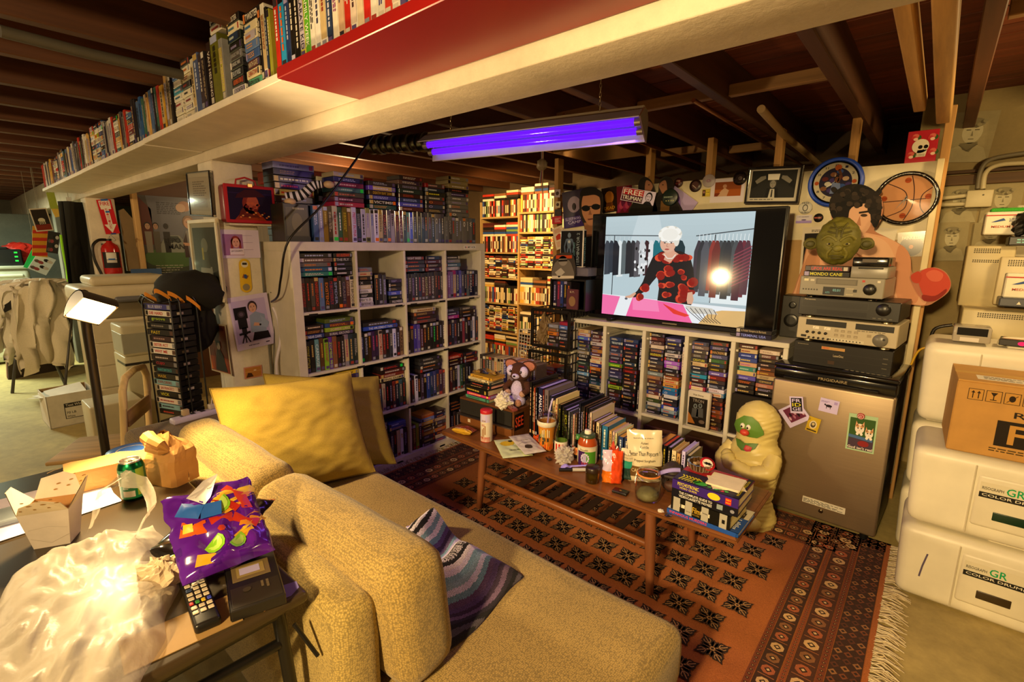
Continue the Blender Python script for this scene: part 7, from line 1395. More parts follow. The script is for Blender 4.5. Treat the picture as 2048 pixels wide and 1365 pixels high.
def d_ball(F,r):
 F.ell(0,0,r*.84,r*.84,'e0a474',1,44)
 for pts in([(-r*.84,-r*.12),(r*.84,-r*.02)],[(r*.1,r*.82),(r*.22,r*.3),(r*.22,-r*.3),(r*.02,-r*.82)],[(-r*.6,r*.58),(-r*.1,r*.3),(r*.04,-.0),(-r*.02,-r*.4),(-r*.5,-r*.66)],[(r*.74,r*.36),(r*.48,r*.1),(r*.46,-r*.3),(r*.6,-r*.56)]):F.line([(p.x,p.y)for p in spline([(a,b,0)for a,b in pts],8)],r*.03,'4a2c2a',2)
 for x,y in((.0,.66),(.66,.04),(-.66,.02),(-.02,-.64)):F.ell(r*x,r*y,r*.1,r*.1,'b8501c',3,16);F.line([(r*(x-.09),r*y),(r*(x+.09),r*y)],r*.012,'5a200c',4)
 for k in range(12):
  a=R(90-30*k)
ck=clock('wall_clock','black rimmed wall clock with orange basketball face',1812,398,.142,3.495,'17120f','e0a474','gloss',d_ball,.05,.15);hands(ck,.11,.035,190,215,'2a1c18',.003)
mb=MB();F=Fr(mb,(0,-.0512,0),(1,0,0),(0,0,1))
for k in range(12):a=R(90-30*k);F.text(str(k or 12),.13*math.cos(a)-.006,.13*math.sin(a)-.005,.009,.008,'8a8272')
mb.build('numerals','print',ck)
disc('round_badge','white round badge reading free around a face, below blue clock',1611,416,14,'d8d4c8',lambda F,r:[F.ell(0,0,r*.4,r*.55,'2a2620',1),F.ell(0,-r*.02,r*.28,r*.4,'c8c4b8',2),F.text('FREE',-r*.5,r*.6,r*1.0,r*.26,'1c1a18',1),F.text('TRUMAN',-r*.6,-r*.86,r*1.2,r*.24,'1c1a18',1)])
disc('round_badge','small black badge with red lettering below blue clock',1637,436,10,'17120f',lambda F,r:[F.text('MANIAC',-r*.75,-r*.2,r*1.5,r*.4,'d8421c',1)])
def d_card(F,W,H):F.text('I CAN HEAR MUSIC',W*.1,H*.72,W*.7,H*.12,'3a2a58',1);F.rect(0,0,W,H*.3,'a894e0',1);F.ell(W*.5,H*.4,W*.16,H*.08,'6a5a90',2)
flat('white_card','white and violet card beneath round badge, right of television','card',(1593,431),(1625,430),(1592,447),.002,'ddd6e4',d_card,Y=BYF)
def d_blk(F,W,H):F.rect(W*.08,H*.02,W*.84,H*.86,'1a1412',1);F.scribble(W*.3,H*.9,W*.5,H*.05,'3a3430',1,2,2);F.scribble(W*.4,H*.66,W*.4,H*.12,'6a5048',2,3,8)
flat('black_poster','white edged black poster partly hidden behind the boxer','poster',(1606,455),(1668,452),(1600,560),.0015,'ddd2c0',d_blk,Y=BYF-.002)
flat('white_paper','white sheet of paper pinned behind the boxer shoulder','paper',(1740,454),(1796,458),(1738,482),.0012,'e0d8c4',None,Y=BYF-.002)
def d_pain(F,W,H):F.ell(W*.5,H*.42,W*.42,H*.4,'2a1a12',1,24);F.text('PAINKILLER',W*.16,H*.7,W*.72,H*.13,'d8d0c0',2);F.ell(W*.5,H*.4,W*.08,H*.08,'a8601c',2)
flat('bagged_record','black disc in clear plastic bag hung at right end of board','record',(1796,466),(1853,462),(1796,515),.004,'8a7a58',d_pain,'gloss',Y=BYF-.004)
sk_=thing('skull_box','red box printed with white skull and roses on ledge over board','box',(-.215,3.535,1.927))
mb=MB();mb.rbox(0,.13,0,.07,0,.165,'b81c2c',.002,1);mb.build('body','satin',sk_)
mb=MB();F=Fr(mb,(0,-.0004,0),(1,0,0),(0,0,1))
for x,y in((.035,.13),(.105,.125),(.025,.04),(.115,.05)):
 for k in range(4):F.ell(x+.008*math.cos(k*1.6),y+.008*math.sin(k*1.6),.016-.002*k,.014-.002*k,['3a5a2a','d86a5a','c83a3a','f0c8b0'][k],1+.3*k,10)
F.ell(.06,.085,.036,.036,'e8dcc0',3);F.poly([(.045,.03),(.085,.03),(.09,.065),(.05,.065)],'e8dcc0',3)
for x in(.06,.083):F.ell(x,.08,.0095,.01,'17120f',4,12)
F.poly([(.07,.06),(.078,.06),(.074,.07)],'17120f',4)
for k in range(6):F.line([(.05+.006*k,.033),(.05+.006*k,.045)],.0015,'4a3a30',4)
mb.build('skull_print','print',sk_)
def d_leaf(F,W,H):F.poly([(W*.2,H*.42),(W*.8,H*.42),(W*.85,H*.62),(W*.5,H*.68),(W*.2,H*.6)],'b83a2a',1);F.scribble(W*.15,H*.72,W*.7,H*.2,'b85a48',1,6,3);F.scribble(W*.15,H*.1,W*.7,H*.25,'c87a60',1,6,9)
flat('red_leaflet','long white leaflet with red print hanging left of the robot case','leaflet',(1104,458),(1124,450),(1093,508),.001,'e0cdb4',d_leaf,Y=3.496)
flat('red_card','small red card with white text pinned on the wooden stud','card',(1104,434),(1123,432),(1103,449),.002,'b8283a',lambda F,W,H:F.scribble(W*.3,H*.2,W*.6,H*.6,'e0b0b0',1,4,2),Y=3.47)
for i,(a,b_)in enumerate((((1110,379),(1121,395)),((1111,403),(1121,416)),((1110,419),(1123,432)))):flat('stud_sticker',['top sticker on the wooden stud, pale blue','middle round eye sticker on the wooden stud','lowest dark sticker on the wooden stud'][i],'sticker',a,(b_[0],a[1]),(a[0],b_[1]),.001,['b8a8b0','c8b898','3a3a40'][i],lambda F,W,H:F.ell(W/2,H/2,W*.3,H*.25,'4a3a38',1),Y=3.50)
def clamshell(name,label,tl,tr,bl,Y,depth,draw,col='d0c8c0'):
 a,b_,d=P(*tl,Y=Y),P(*tr,Y=Y),P(*bl,Y=Y);W,H=b_.x-a.x,a.z-d.z;t=thing(name,label,'video case',(a.x,Y,d.z))
 mb=MB();mb.rbox(0,W,0,depth,0,H,col,.006,2);mb.build('case','gloss',t);mb=MB();draw(Fr(mb,(0,-.0006,0),(1,0,0),(0,0,1)),W,H,mb);mb.build('sleeve_print','print',t);return t
def d_t2(F,W,H,mb):
 F.rect(W*.04,H*.03,W*.92,H*.94,'16161c',1);F.ell(W*.4,H*.85,W*.07,H*.07,'6a7a90',3);F.poly([(W*.28,H*.76),(W*.52,H*.76),(W*.46,H*.5),(W*.34,H*.5)],'5a6a80',2)
 for k in(-1,1):F.line([(W*(.4+k*.12),H*.75),(W*(.4+k*.2),H*.55),(W*(.4+k*.16),H*.38)],W*.05,'52627a',2);F.line([(W*(.4+k*.05),H*.5),(W*(.4+k*.09),H*.28),(W*(.4+k*.08),H*.08)],W*.07,'52627a',2)
 F.ell(W*.4,H*.68,W*.05,H*.04,'a8b0b8',4);F.text('TERMINATOR 2',W*.84,H*.05,H*.86,W*.12,'8a98a0',3,90);F.text('JUDGMENT DAY',W*.68,H*.05,H*.62,W*.09,'5a8a90',3,90)
 G=Fr(mb,(W+.0006,0,0),(0,1,0),(0,0,1));G.rect(.004,H*.03,.03,H*.94,'15151b',1);G.text('TERMINATOR',.026,H*.1,H*.7,.016,'6a98a0',2,90)
t2=clamshell('large_video_case','large black video case showing a chrome skeleton figure beside cutout man',(1121,460),(1168,455),(1122,534),3.0,.04,d_t2)
mb=MB();a=t2.location;mb.rbox(-2.15,-1.86,2.98,3.16,a.z-.06,a.z-.001,'8a8498',.004,1);mb.build('clear_case','film',None,'clear plastic case carrying the large video case','case')
def d_robot(F,pp,loc):
 pp([(1106,556),(1108,530),(1120,520),(1136,520),(1144,532),(1146,556)],'6a625a',1);pp(pel(1126,522,9,10),'8a827a',2);pp([(1117,520),(1135,519),(1135,523),(1117,524)],'1c1816',3);pp([(1112,511),(1144,511),(1144,517),(1112,518)],'b8421c',2)
 pp([(1110,545),(1122,536),(1130,545),(1118,556)],'b0a89c',3);pp([(1104,552),(1148,552),(1148,557),(1104,558)],'d0c4b0',3)
cutout('magazine','grey magazine with armoured figure and orange title, before chrome figure case',2.95,[(1106,558),(1105,530),(1112,510),(1145,509),(1148,558)],d_robot,.003,'3a3430','magazine')
bb_=thing('tape_box','black box of video tapes left of television, on crates','box',(-2.17,2.96,1.03))
mb=MB();mb.box(0,.31,.28,.29,0,.2,'15120f');mb.box(0,.31,0,.29,-.012,0,'15120f');mb.box(0,.31,0,.29,.2,.21,'15120f');mb.box(0,.012,0,.29,0,.2,'15120f');mb.box(.298,.31,0,.29,0,.2,'15120f');mb.build('box','satin',bb_)
Bank((-2.155,2.975,1.032),0,'black box left of television','tapes in the black box').up('2a2440:b0a8d8|5a2a4a:c83a5a|2a3a7a:c8d0ff|241e2a:c8a030|2a2228:d8702a::o',0,w=.03)
clamshell('small_video_case','brown fantasy video case leaning at right inside the black box',(1134,578),(1156,583),(1132,618),2.93,.02,lambda F,W,H,mb:[F.rect(0,0,W,H,'5a3038',1),F.ell(W*.5,H*.4,W*.3,H*.25,'8a6a4a',2),F.text('E.T.',W*.3,H*.82,W*.4,H*.08,'c8b898',2)],'5a3038')
def crate(x0,y0,z0,w_,d_,h_,label):
 t=thing('milk_crate',label,'crate',(x0,y0,z0));K='17130f'
 mb=MB();mb.box(0,w_,0,d_,0,.012,K);mb.build('bottom','satin',t)
 for nm,O,ux,L_ in(('side',(0,0),(0,1),d_),('side',(w_,0),(0,1),d_),('back',(0,d_),(1,0),w_)):
  mb=MB()
  def q(s,z):return(O[0]+ux[0]*s,O[1]+ux[1]*s,z)
  for k in range(8):mb.tube([q(L_*k/7,0),q(L_*k/7,h_)],.004,5,K)
  for z in(0,h_*.25,h_*.5,h_*.75,h_):mb.tube([q(0,z),q(L_,z)],.005,5,K)
  mb.build(nm+'_grid','satin',t)
 mb=MB()
 for z in(.006,h_-.006):mb.rbox(0,w_,-.008,.008,z-.012,z+.012,K,.003,1)
 for x in(0,w_):mb.rbox(x-.012,x+.012,-.008,.01,0,h_,K,.003,1)
 mb.build('front_rim','satin',t)
crate(-2.31,2.93,.72,.34,.3,.29,'black plastic milk crate on its side holding tapes, upper one');crate(-2.31,2.90,.40,.34,.3,.29,'black plastic milk crate on its side holding tapes, lower one');crate(-2.31,2.90,.06,.34,.3,.32,'black plastic milk crate at the bottom of the crate stack')
ck2=Bank((-2.31,2.945,.733),0,'upper milk crate','tapes in the milk crates',depth=.12)
ck2.pile('8a8a98|6a5a4a:c8703a|c8742a:2a1c18|3a2a28|2a2420|4a4448',.13,0,.1,.028,'left pile');ck2.pile('8a2448|5a78c0:d8d8ff|3a3a4a|2a2a3a:c8c8d8:ROCKY|2a2a3a:c8c8d8:ROCKY II|2a2428|2a2428',.235,0,.095,.028,'right pile')
ck3=Bank((-2.31,2.915,.413),0,'lower milk crate','tapes in the milk crates',depth=.12)
ck3.pile('6a6448:c8c0a0:NIGHT|3a3430|2a2420|2a2420',.01,0,.12,.03,'left pile');ck3.pile('b83a2a:e0c8b0|c86a3a|8a3028:d8c0a0|3a2a28|2a2420|2a2420',.135,0,.1,.028,'middle pile');ck3.pile('4a4448|3a3430:c8b8a8|5a4a44|2a2420|3a2a2a|2a2420',.238,0,.09,.028,'right pile')
crumple('robot_toy','bronze creature toy head in clear plastic inside upper milk crate','toy',(-2.24,3.0,.735),.055,'8a7048','rubber',21,2.2,.5)
lbk=thing('laundry_basket','white plastic grid basket standing on end behind the milk crates','basket',(-2.62,3.15,.42))
mb=MB()
for k in range(9):mb.tube([(.03*k,0,0),(.03*k,-.02,.15),(.03*k,0,.36)],.003,4,'e0d4c0')
for k in range(13):mb.tube([(0,0,.03*k),(.12,-.03,.03*k),(.24,0,.03*k)],.003,4,'e0d4c0')
mb.tube([(0,0,0),(.24,0,0),(.25,0,.18),(.24,0,.36),(.12,0,.375),(0,0,.36),(-.01,0,.18),(0,0,0)],.007,6,'e0d4c0');mb.build('grid_body','plastic',lbk)
mb=MB();mb.rbox(-.35,.4,-.05,.4,-.42,-.01,'4a3420',.005,1);mb.build('low_crate','woodx',None,'low dark wooden chest under the white basket','chest',loc=(-2.62,3.2,.42))
mb=MB();mb.rbox(0,.55,0,.3,0,.50,'241c16',.004,1);mb.build('low_cabinet','woodx',None,'low dark cabinet behind the plush toy carrying a tape row','cabinet',loc=(-2.44,2.45,.012))
Bank((-2.43,2.47,.513),0,'low cabinet behind plush toy','tapes on the low cabinet').up('3a3430:c8c0b0|5a5448|2a2a30|6a6458:d8d0c0|8a7a60|b8a888|a89878|c8b898:2a2420|2a2a60:c8c8ff|c8b0a0|b0a0c8|4a4a88|a85a48|c8b8d0|3a3a40|8a7a70|4a4440|6a5a50',.0,h=.19,w=.028)
def fcard(name,label,tl,tr,bl,col,draw=None,lift=0):
 return flat(name,label,'card',tl,tr,bl,.0015,col,draw,Y=2.868,lift=lift)
def d_fr(F,W,H):
 F.rect(W*.1,H*.12,W*.8,H*.8,'17141c',1)
 for i,ln in enumerate(('FR','ID','GE')):F.text(ln,W*.18,H*(.66-.25*i),W*.64,H*.2,'d8d040' if i==1 else 'd0c4f0',2)
def d_grp(F,W,H):F.rect(W*.18,H*.2,W*.72,H*.7,'6a2a48',1);[F.ell(W*(.25+.1*k),H*(.4+.16*(k%2)),W*.05,H*.1,['c8a0b8','2a1420','a86a88'][k%3],2,8)for k in range(7)]
fcard('polaroid_print','white bordered pink group photo under letter card on fridge',(1556,821),(1597,802),(1582,856),'d0c4f2',d_grp);fcard('letter_card','violet white card with stacked black letters on fridge door',(1579,793),(1606,794),(1581,826),'d0c4f2',d_fr,.002)
def d_cow(F,W,H):F.rect(W*.32,H*.38,W*.34,H*.24,'d0c0ee',1);F.ell(W*.5,H*.5,W*.17,H*.1,'2a2230',2);F.rect(W*.38,H*.28,W*.03,H*.2,'2a2230',2);F.rect(W*.58,H*.28,W*.03,H*.2,'2a2230',2);F.ell(W*.3,H*.56,W*.05,H*.06,'2a2230',2);F.scribble(W*.06,H*.7,W*.5,H*.14,'7a68b0',1,2,3);F.rect(W*.74,H*.68,W*.18,H*.2,'a894d8',1)
fcard('cow_card','lilac card with little dark cow on fridge door',(1642,795),(1680,804),(1637,821),'cbbef0',d_cow)
fcard('yellow_card','small yellow sketch card on fridge door',(1619,832),(1643,840),(1611,860),'c8a828',lambda F,W,H:[F.ell(W*.5,H*.5,W*.3,H*.28,'d8ccb0',1),F.ell(W*.5,H*.5,W*.2,H*.2,'4a4030',2),F.ell(W*.5,H*.55,W*.12,H*.1,'c8b888',3),F.rect(W*.1,H*.06,W*.8,H*.1,'4a3c20',1)])
def d_cat(F,W,H):
 F.rect(0,0,W,H,'a8c8a0',.5);F.rect(W*.06,H*.04,W*.88,H*.86,'3a5a2a',1);F.rect(W*.06,H*.04,W*.88,H*.3,'4a3a4a',2);F.poly([(W*.06,H*.36),(W*.9,H*.3),(W*.9,H*.38),(W*.06,H*.44)],'4a6a9a',3);F.ell(W*.6,H*.22,W*.2,H*.08,'8a2a2a',3)
 for x,y,s in((.42,.62,.16),(.76,.52,.14)):
  F.ell(W*x,H*y,W*s,H*s*.85,'e8e0d4',4,18)
  for k in(-1,1):F.poly([(W*(x+k*s*.4),H*(y+s*.6)),(W*(x+k*s*1.0),H*(y+s*.3)),(W*(x+k*s*.85),H*(y+s*1.3))][::-k],'d8a078',5);F.ell(W*(x+k*s*.36),H*(y+.01),W*.026,H*.018,'2a3a3a',6,8);F.ell(W*(x+k*s*.45),H*(y+s*.4),W*s*.36,H*s*.3,'c89868',5,10)
  F.poly([(W*(x-.02),H*(y-.04)),(W*(x+.02),H*(y-.04)),(W*x,H*(y-.06))][::-1],'c86a60',6);F.ell(W*(x-.06),H*(y-s*.9),W*.05,H*.04,'f0e8dc',6,8);F.ell(W*(x+.08),H*(y-s*.9),W*.05,H*.04,'f0e8dc',6,8)
 F.text("God isn't real",W*.07,H*.06,W*.86,H*.07,'f4ece0',7)
fcard('kitten_card','green bordered photo card of two kittens on fridge door',(1699,826),(1757,836),(1690,897),'a8c8a0',d_cat)
disc('magnet','round red and white magnet holding the kitten card',1722,833,8,'a82430',lambda F,r:[F.ell(0,0,r*.8,r*.8,'d8d0c4',1),F.ell(0,0,r*.66,r*.66,'a82430',2),F.text('AT',-r*.4,0,r*.8,r*.35,'e8e0d4',3),F.text('BY',-r*.4,-r*.45,r*.8,r*.35,'e8e0d4',3)],Y=2.864,cat='magnet')
def slab(nm,lb,cat,x0,x1,y0,y1,z0,z1,col,m='plastic',draw=None):
 mb=MB();mb.rbox(0,x1-x0,0,y1-y0,0,z1-z0,col,.005,1)
 if draw:draw(Fr(mb,(0,-.0005,0),(1,0,0),(0,0,1)),x1-x0,z1-z0)
 return mb.build(nm,m,None,lb,cat,loc=(x0,y0,z0))
# --- decks stacked on the fridge
FT=.8525
def deck(label,w_,d_,h_,z,x,y,col,draw,feet='c8b890',parts=()):
 t=thing('video_deck',label,'video recorder',(x,y,z),R(-5));hf=.012
 mb=MB();mb.rbox(0,w_,.004,d_,hf,h_,col,.003,1);mb.build('case','satin',t)
 mb=MB();mb.rbox(0,w_,-.006,.006,hf,h_,col,.003,1);draw(Fr(mb,(0,-.0063,hf),(1,0,0),(0,0,1)),w_,h_-hf);mb.build('front_panel','satin',t)
 for fx in(.05,w_-.05):
  for fy in(.03,d_-.04):mb=MB();mb.lathe([(.022,0),(.022,hf),(0,hf)],(fx,fy,0),14,feet);mb.build('foot','metal',t)
 for nm,px,pz,r,cl,m in parts:
  mb=MB();mb.lathe([(r,0),(r,.008),(r*.9,.012),(0,.012)],n=24,col=cl,T=MX.Translation((px,-.006,pz))@MX.Rotation(R(90),4,'X'))
  if r>.02:F=Fr(mb,(px,-.0185,pz),(1,0,0),(0,0,1));F.ell(r*.5,r*.2,r*.18,r*.18,'2a2622')
  mb.build(nm,m,t)
 return t
def v1(F,W,H):
 F.rect(.0,H*.62,W,.002,'2a2622');F.rect(.0,H*.36,W,.0015,'2a2622');F.text('LaserDisc',W*.43,H*.47,.045,.012,'b8a888');F.rect(W*.3,H*.74,W*.24,H*.12,'b88a4a');F.text('NEW!',W*.31,H*.76,.03,H*.08,'c82a1c',2);F.rect(W*.38,H*.14,.03,.018,'3a2410');F.scribble(W*.04,H*.84,.05,.006,'8a8068',1,1,2)
 for k in range(3):F.rect(W*.91,H*(.25+.2*k),.02,.004,'5a5446')
def v2(F,W,H):
 F.rect(W*.09,H*.66,W*.42,H*.26,'14120e');F.rect(W*.6,H*.66,W*.36,H*.26,'100e0c');F.rect(W*.34,H*.04,W*.36,H*.13,'c8bfa4');F.rect(W*.05,H*.08,.025,.012,'14120e')
 for k in range(2):F.rect(W*(.17+.12*k),H*.5,.028,.014,'e8e0c8');F.line([(W*(.18+.12*k),H*.51),(W*(.2+.12*k),H*.6)],.001,'3a3020',2)
 for j in range(2):
  for k in range(4):F.rect(W*(.4+.065*k),H*(.46-.2*j),.016,.012,'8a7e66');F.rect(W*(.405+.065*k),H*(.47-.2*j),.012,.008,'a89a7e',2)
 for k in range(10):F.rect(W*(.36+.033*k),H*.07,.005,.006,'2a2620',2)
 F.rect(W*.72,H*.36,.018,.014,'9a8c70');F.scribble(W*.62,H*.58,W*.3,H*.06,'5a5242',1,1,3)
def v3(F,W,H):
 F.rect(W*.03,H*.48,W*.68,H*.4,'2c2a26');F.rect(W*.04,H*.52,W*.66,H*.32,'201e1a',2);F.rect(W*.2,H*.12,W*.5,H*.24,'120e0c');F.text('Panasonic',W*.06,H*.86,.05,.007,'b8a888',3);F.rect(W*.2,H*.42,W*.35,H*.012,'3a362e')
 for k in range(4):F.rect(W*(.76+.05*k),H*.1,.012,.005,'5a564a')
def v4(F,W,H):
 F.rect(W*.2,H*.6,W*.5,H*.3,'5e594c');F.rect(W*.22,H*.64,W*.46,H*.22,'6e6858',2);F.rect(W*.3,H*.06,W*.26,H*.42,'0c1014');F.text('02:51',W*.42,H*.26,.032,.012,'7ac8d8',2);F.text('AUTO',W*.33,H*.14,.02,.009,'6ab0c0',2);F.text('SONY',W*.04,H*.88,.022,.006,'3a362c',2)
 F.rect(W*.75,H*.8,.012,.01,'b82a20');F.rect(W*.92,H*.8,.012,.01,'d8cfb8');F.rect(W*.05,H*.75,.02,.012,'d8d0a8');F.rect(W*.13,H*.75,.018,.01,'c8c0a8');F.rect(W*.66,H*.26,.016,.014,'24221e')
 for k in range(6):F.ell(W*(.05+.035*k),H*.3,.004,.004,'2a2620');F.rect(W*(.58+.03*(k%3)),H*(.4-.3*(k//3)),.01,.006,'b0a68c')
deck('black laser disc deck at bottom of stack on the fridge',.43,.30,.135,FT,-.535,2.97,'15120f',v1,parts=())
deck('cream editing deck with big jog wheel and dark windows',.43,.30,.125,FT+.136,-.53,2.97,'b8ac90',v2,parts=[('jog_wheel',.365,.045,.031,'6a665c','satin')]+[('knob',.05+.028*k,.05,.007,'1c1a16','satin')for k in range(4)]+[('knob',.06+.022*k,.022,.005,'1c1a16','satin')for k in range(5)])
deck('charcoal video recorder third from bottom of stack on fridge',.43,.30,.105,FT+.262,-.535,2.97,'24221e',v3,'c8b890',[('jog_dial',.365,.068,.03,'141210','satin')])
deck('silver video recorder with blue digits at top of the stack',.36,.28,.108,FT+.368,-.54,2.965,'8e8878',v4,'3a362e',[('jog_dial',.305,.055,.027,'17150f','satin')])
bk=Bank((-.53,2.955,FT+.4765),R(-5),'on top silver recorder','two tapes on the silver recorder',depth=.1)
bk.pile('2a1618:d82a24:UFOS ARE REAL|17130f:d8d02a:MONDO CANE',0,0,.205,.0275,'pair')
rw=thing('tape_rewinder','silver and black tape rewinder with open lid on top of decks','rewinder',(-.325,2.945,FT+.4765),R(-5))
mb=MB();mb.rbox(0,.15,0,.2,0,.055,'8a8578',.004,2);mb.rbox(.03,.13,-.002,.01,.044,.052,'14120f',.002,1);mb.build('body','satin',rw);mb=MB();mb.rbox(0,.145,.01,.19,.055,.1,'12100e',.006,2);mb.rbox(.04,.1,.007,.012,.075,.092,'6a6258',.002,1);mb.build('lid','gloss',rw)
rb=thing('remote_control','flat black remote lying on fridge top before the decks','remote',(-.2,2.915,FT),R(-8))
mb=MB();mb.rbox(-.1,.1,-.02,.02,0,.016,'14120f',.005,2);mb.build('body','satin',rb)
for k in range(8):mb=MB();mb.rbox(-.09+.022*k,-.076+.022*k,-.006,.004,.0155,.0175,'8a8270',.001,1);mb.build('button','satin',rb)
mk_=thing('rubber_mask','olive green wrinkled bald rubber mask with small folded ears on the tapes','mask',(-.405,3.03,FT+.532),R(8))
MG='6f6a24'
def mskf(d):
 k=1+.035*math.sin(d.z*26+abs(d.x)*5)*max(0,d.z)**.5*max(0,-d.y)-.05*math.exp(-((abs(d.x)-.10)**2*160))*max(0,d.z)*max(0,-d.y)+.05*noise.noise(d*4)+.02*noise.noise(d*11)
 if d.y<0:
  k+=.10*math.exp(-((d.x)**2*30+(d.z+.35)**2*30))-.07*sum(math.exp(-((d.x-s*.38)**2*40+(d.z+.06)**2*60))for s in(-1,1))+.06*sum(math.exp(-((d.x-s*.38)**2*22+(d.z-.12)**2*90))for s in(-1,1))+.05*math.exp(-((d.x)**2*8+(d.z+.62)**2*60))-.05*math.exp(-(d.x**2*8+(d.z+.53)**2*260))
 return k*(1-.12*max(0,-d.z))
mb=MB();mb.ball((0,0,.115),(.098,.1,.128),MG,44,34,fn=mskf);mb.build('head','rubber',mk_)
for s in(-1,1):
 mb=MB();mb.ball((s*.037,-.085,.108),(.015,.01,.008),'8a8450',10,8);mb.ball((s*.037,-.094,.108),(.005,.003,.005),'1a1608',8,6);mb.build('eye','gloss',mk_)
 mb=MB();mb.ball((s*.118,-.01,.11),(.035,.014,.03),'5f5a20',16,10,fn=lambda d:1+.12*noise.noise(d*3));mb.ball((s*.12,-.02,.108),(.022,.008,.018),'4a4618',12,8);mb.build('ear','rubber',mk_)
def mpt(x,z,o=.0):d=V((x,-(max(.02,1-x*x-z*z))**.5,z)).normalized();k=mskf(d)+o;return(.098*d.x*k,.1*d.y*k,.115+.128*d.z*k)
for nm,lines in(('brow_fold',[[(-.7,.12),(-.45,.24),(-.2,.16),(-.06,.05)],[(.7,.12),(.45,.24),(.2,.16),(.06,.05)]]),('forehead_wrinkle',[[(-.5,.42),(-.2,.36),(0,.45),(.2,.36),(.5,.42)],[(-.42,.58),(-.15,.52),(0,.6),(.15,.52),(.42,.58)],[(-.1,.2),(-.13,.5),(-.3,.75)],[(.1,.2),(.13,.5),(.32,.74)]]),('cheek_fold',[[(-.22,-.2),(-.42,-.42),(-.4,-.62)],[(.22,-.2),(.42,-.42),(.4,-.62)],[(-.5,-.02),(-.38,-.12),(-.2,-.06)],[(.5,-.02),(.38,-.12),(.2,-.06)]]),('mouth',[[(-.32,-.56),(-.1,-.52),(.12,-.53),(.34,-.58)],[(-.24,-.62),(0,-.6),(.26,-.63)]])):
 for ln in lines:mb=MB();mb.tube(spline([mpt(x,z,.01)for x,z in ln]),.007 if nm[0]in 'bc' else.0045,7,{'b':'7a7430','f':'55501c','c':'76702c','m':'4c481a'}[nm[0]]);mb.build(nm,'rubber',mk_)
mb=MB();mb.ball(mpt(0,-.22,.02),(.02,.014,.017),'78722c',14,10);mb.build('nose','rubber',mk_)
for i,cl in((2,'4a2418'),(3,'5a3a22')):slab('lower_bay_box',['dark red box in the lower third bay behind coffee table','brown box in the lower fourth bay behind coffee table'][i-2],'box',UP[i]+.035,UP[i+1]-.02,3.03,3.25,.052,.27,cl,'card')
spk=thing('speaker','small dark loudspeaker between television and deck stack','speaker',(-.665,3.2,.957),0)
mb=MB();mb.rbox(0,.11,0,.14,0,.245,'24221e',.004,1);mb.build('case','satin',spk)
for z,r in((.19,.02),(.1,.038)):mb=MB();mb.lathe([(r,0),(r*.9,.004),(r*.3,-.004),(0,.0)],n=20,col='100f0d',T=MX.Translation((.055,-.001,z))@MX.Rotation(R(90),4,'X'));mb.build('driver','satin',spk)
# --- white drum cases and the carton at the right
DC='e2dac2'
def drum(label,x,y,z,w_,d_,h_,rot=0,text=False,hb='241c10'):
 t=thing('drum_case',label,'case',(x,y,z),R(rot))
 bm=bmesh.new();bmesh.ops.create_cube(bm,size=1)
 for v in bm.verts:
  k=.965 if v.co.z<0 else 1;v.co=V(((v.co.x*k+.5)*w_,(v.co.y*k+.5)*d_,(v.co.z+.5)*h_))
 bmesh.ops.bevel(bm,geom=bm.edges[:],offset=.05,segments=5,affect='EDGES',profile=.6);bm.verts.index_update()
 mb=MB();mb.add([v.co[:]for v in bm.verts],[[v.index for v in f.verts]for f in bm.faces],DC,True);bm.free();mb.build('shell','plastic',t)
 mb=MB();mb.rbox(.045,w_-.045,.04,d_-.04,-.006,.012,'d0c6aa',.01,2);mb.build('base_lip','plastic',t)
 mb=MB();mb.rbox(.27,w_-.05,.06,d_-.05,h_-.004,h_+.008,'dcd3b8',.012,2);mb.build('top_panel','plastic',t)
 mb=MB();mb.rbox(.19,.19+.006,-.002,.06,.02,h_-.03,'cfc5a8',.003,1);mb.build('front_ridge','plastic',t)
 mb=MB();mb.rbox(.2,.46,-.004,.03,.06,.275,'ddd4ba',.014,3);mb.build('front_panel','plastic',t)
 if text:
  mb=MB();F=Fr(mb,(.2,-.0045,.06),(1,0,0),(0,0,1));F.rect(.012,.125,.236,.062,'d4cbb0');F.rect(.012,.125,.236,.022,'24221c',2);F.text('RISOGRAPH',.018,.158,.06,.012,'4a463a',3);F.text('GR',.085,.152,.05,.03,'1a9a5a',3);F.text('COLOR DRUM(W)',.02,.1285,.2,.014,'d8d0b8',3);mb.build('label','print',t)
 mb=MB();mb.rbox(.26,.36,-.0062,0,.1,.135,hb,.016,3);mb.build('handle_hole','satin',t)
 mb=MB();mb.tube(spline([(.25,.09,h_+.004),(.255,.09,h_+.03),(.3,.09,h_+.036),(.4,.09,h_+.036),(.45,.09,h_+.03),(.455,.09,h_+.004)]),.011,8,'d8cfb4');mb.build('carry_handle','plastic',t)
 if not text or z>.1:return t
 mb=MB();F=Fr(mb,(0,-.0008,0),(1,0,0),(0,0,1));F.line([(.085,.11),(.09,.16),(.1,.22)],.006,'5a5068');mb.build('ink_streak','print',t);return t
drum('lower white ink drum case with green lettering at right front',.02,2.52,.006,.62,.36,.325,0,True,'3a2c14');drum('upper white ink drum case with green lettering carrying the brown carton',.02,2.52,.345,.62,.36,.335,0,True,'14301c')
drum('lower white drum case standing behind the front stack',-.0,2.93,.006,.6,.34,.325);drum('middle white drum case standing behind the front stack',-.0,2.93,.345,.6,.34,.325)
drum('topmost white drum case behind carton carrying two tapes',.0,2.9,.684,.6,.36,.37,0)
bx=thing('carton','brown cardboard carton with black letter mark on white drum case','carton',(.115,2.53,.682),R(2))
mb=MB();mb.rbox(0,.5,0,.34,.006,.29,'b8873f',.004,1);mb.build('box','card',bx)
mb=MB()
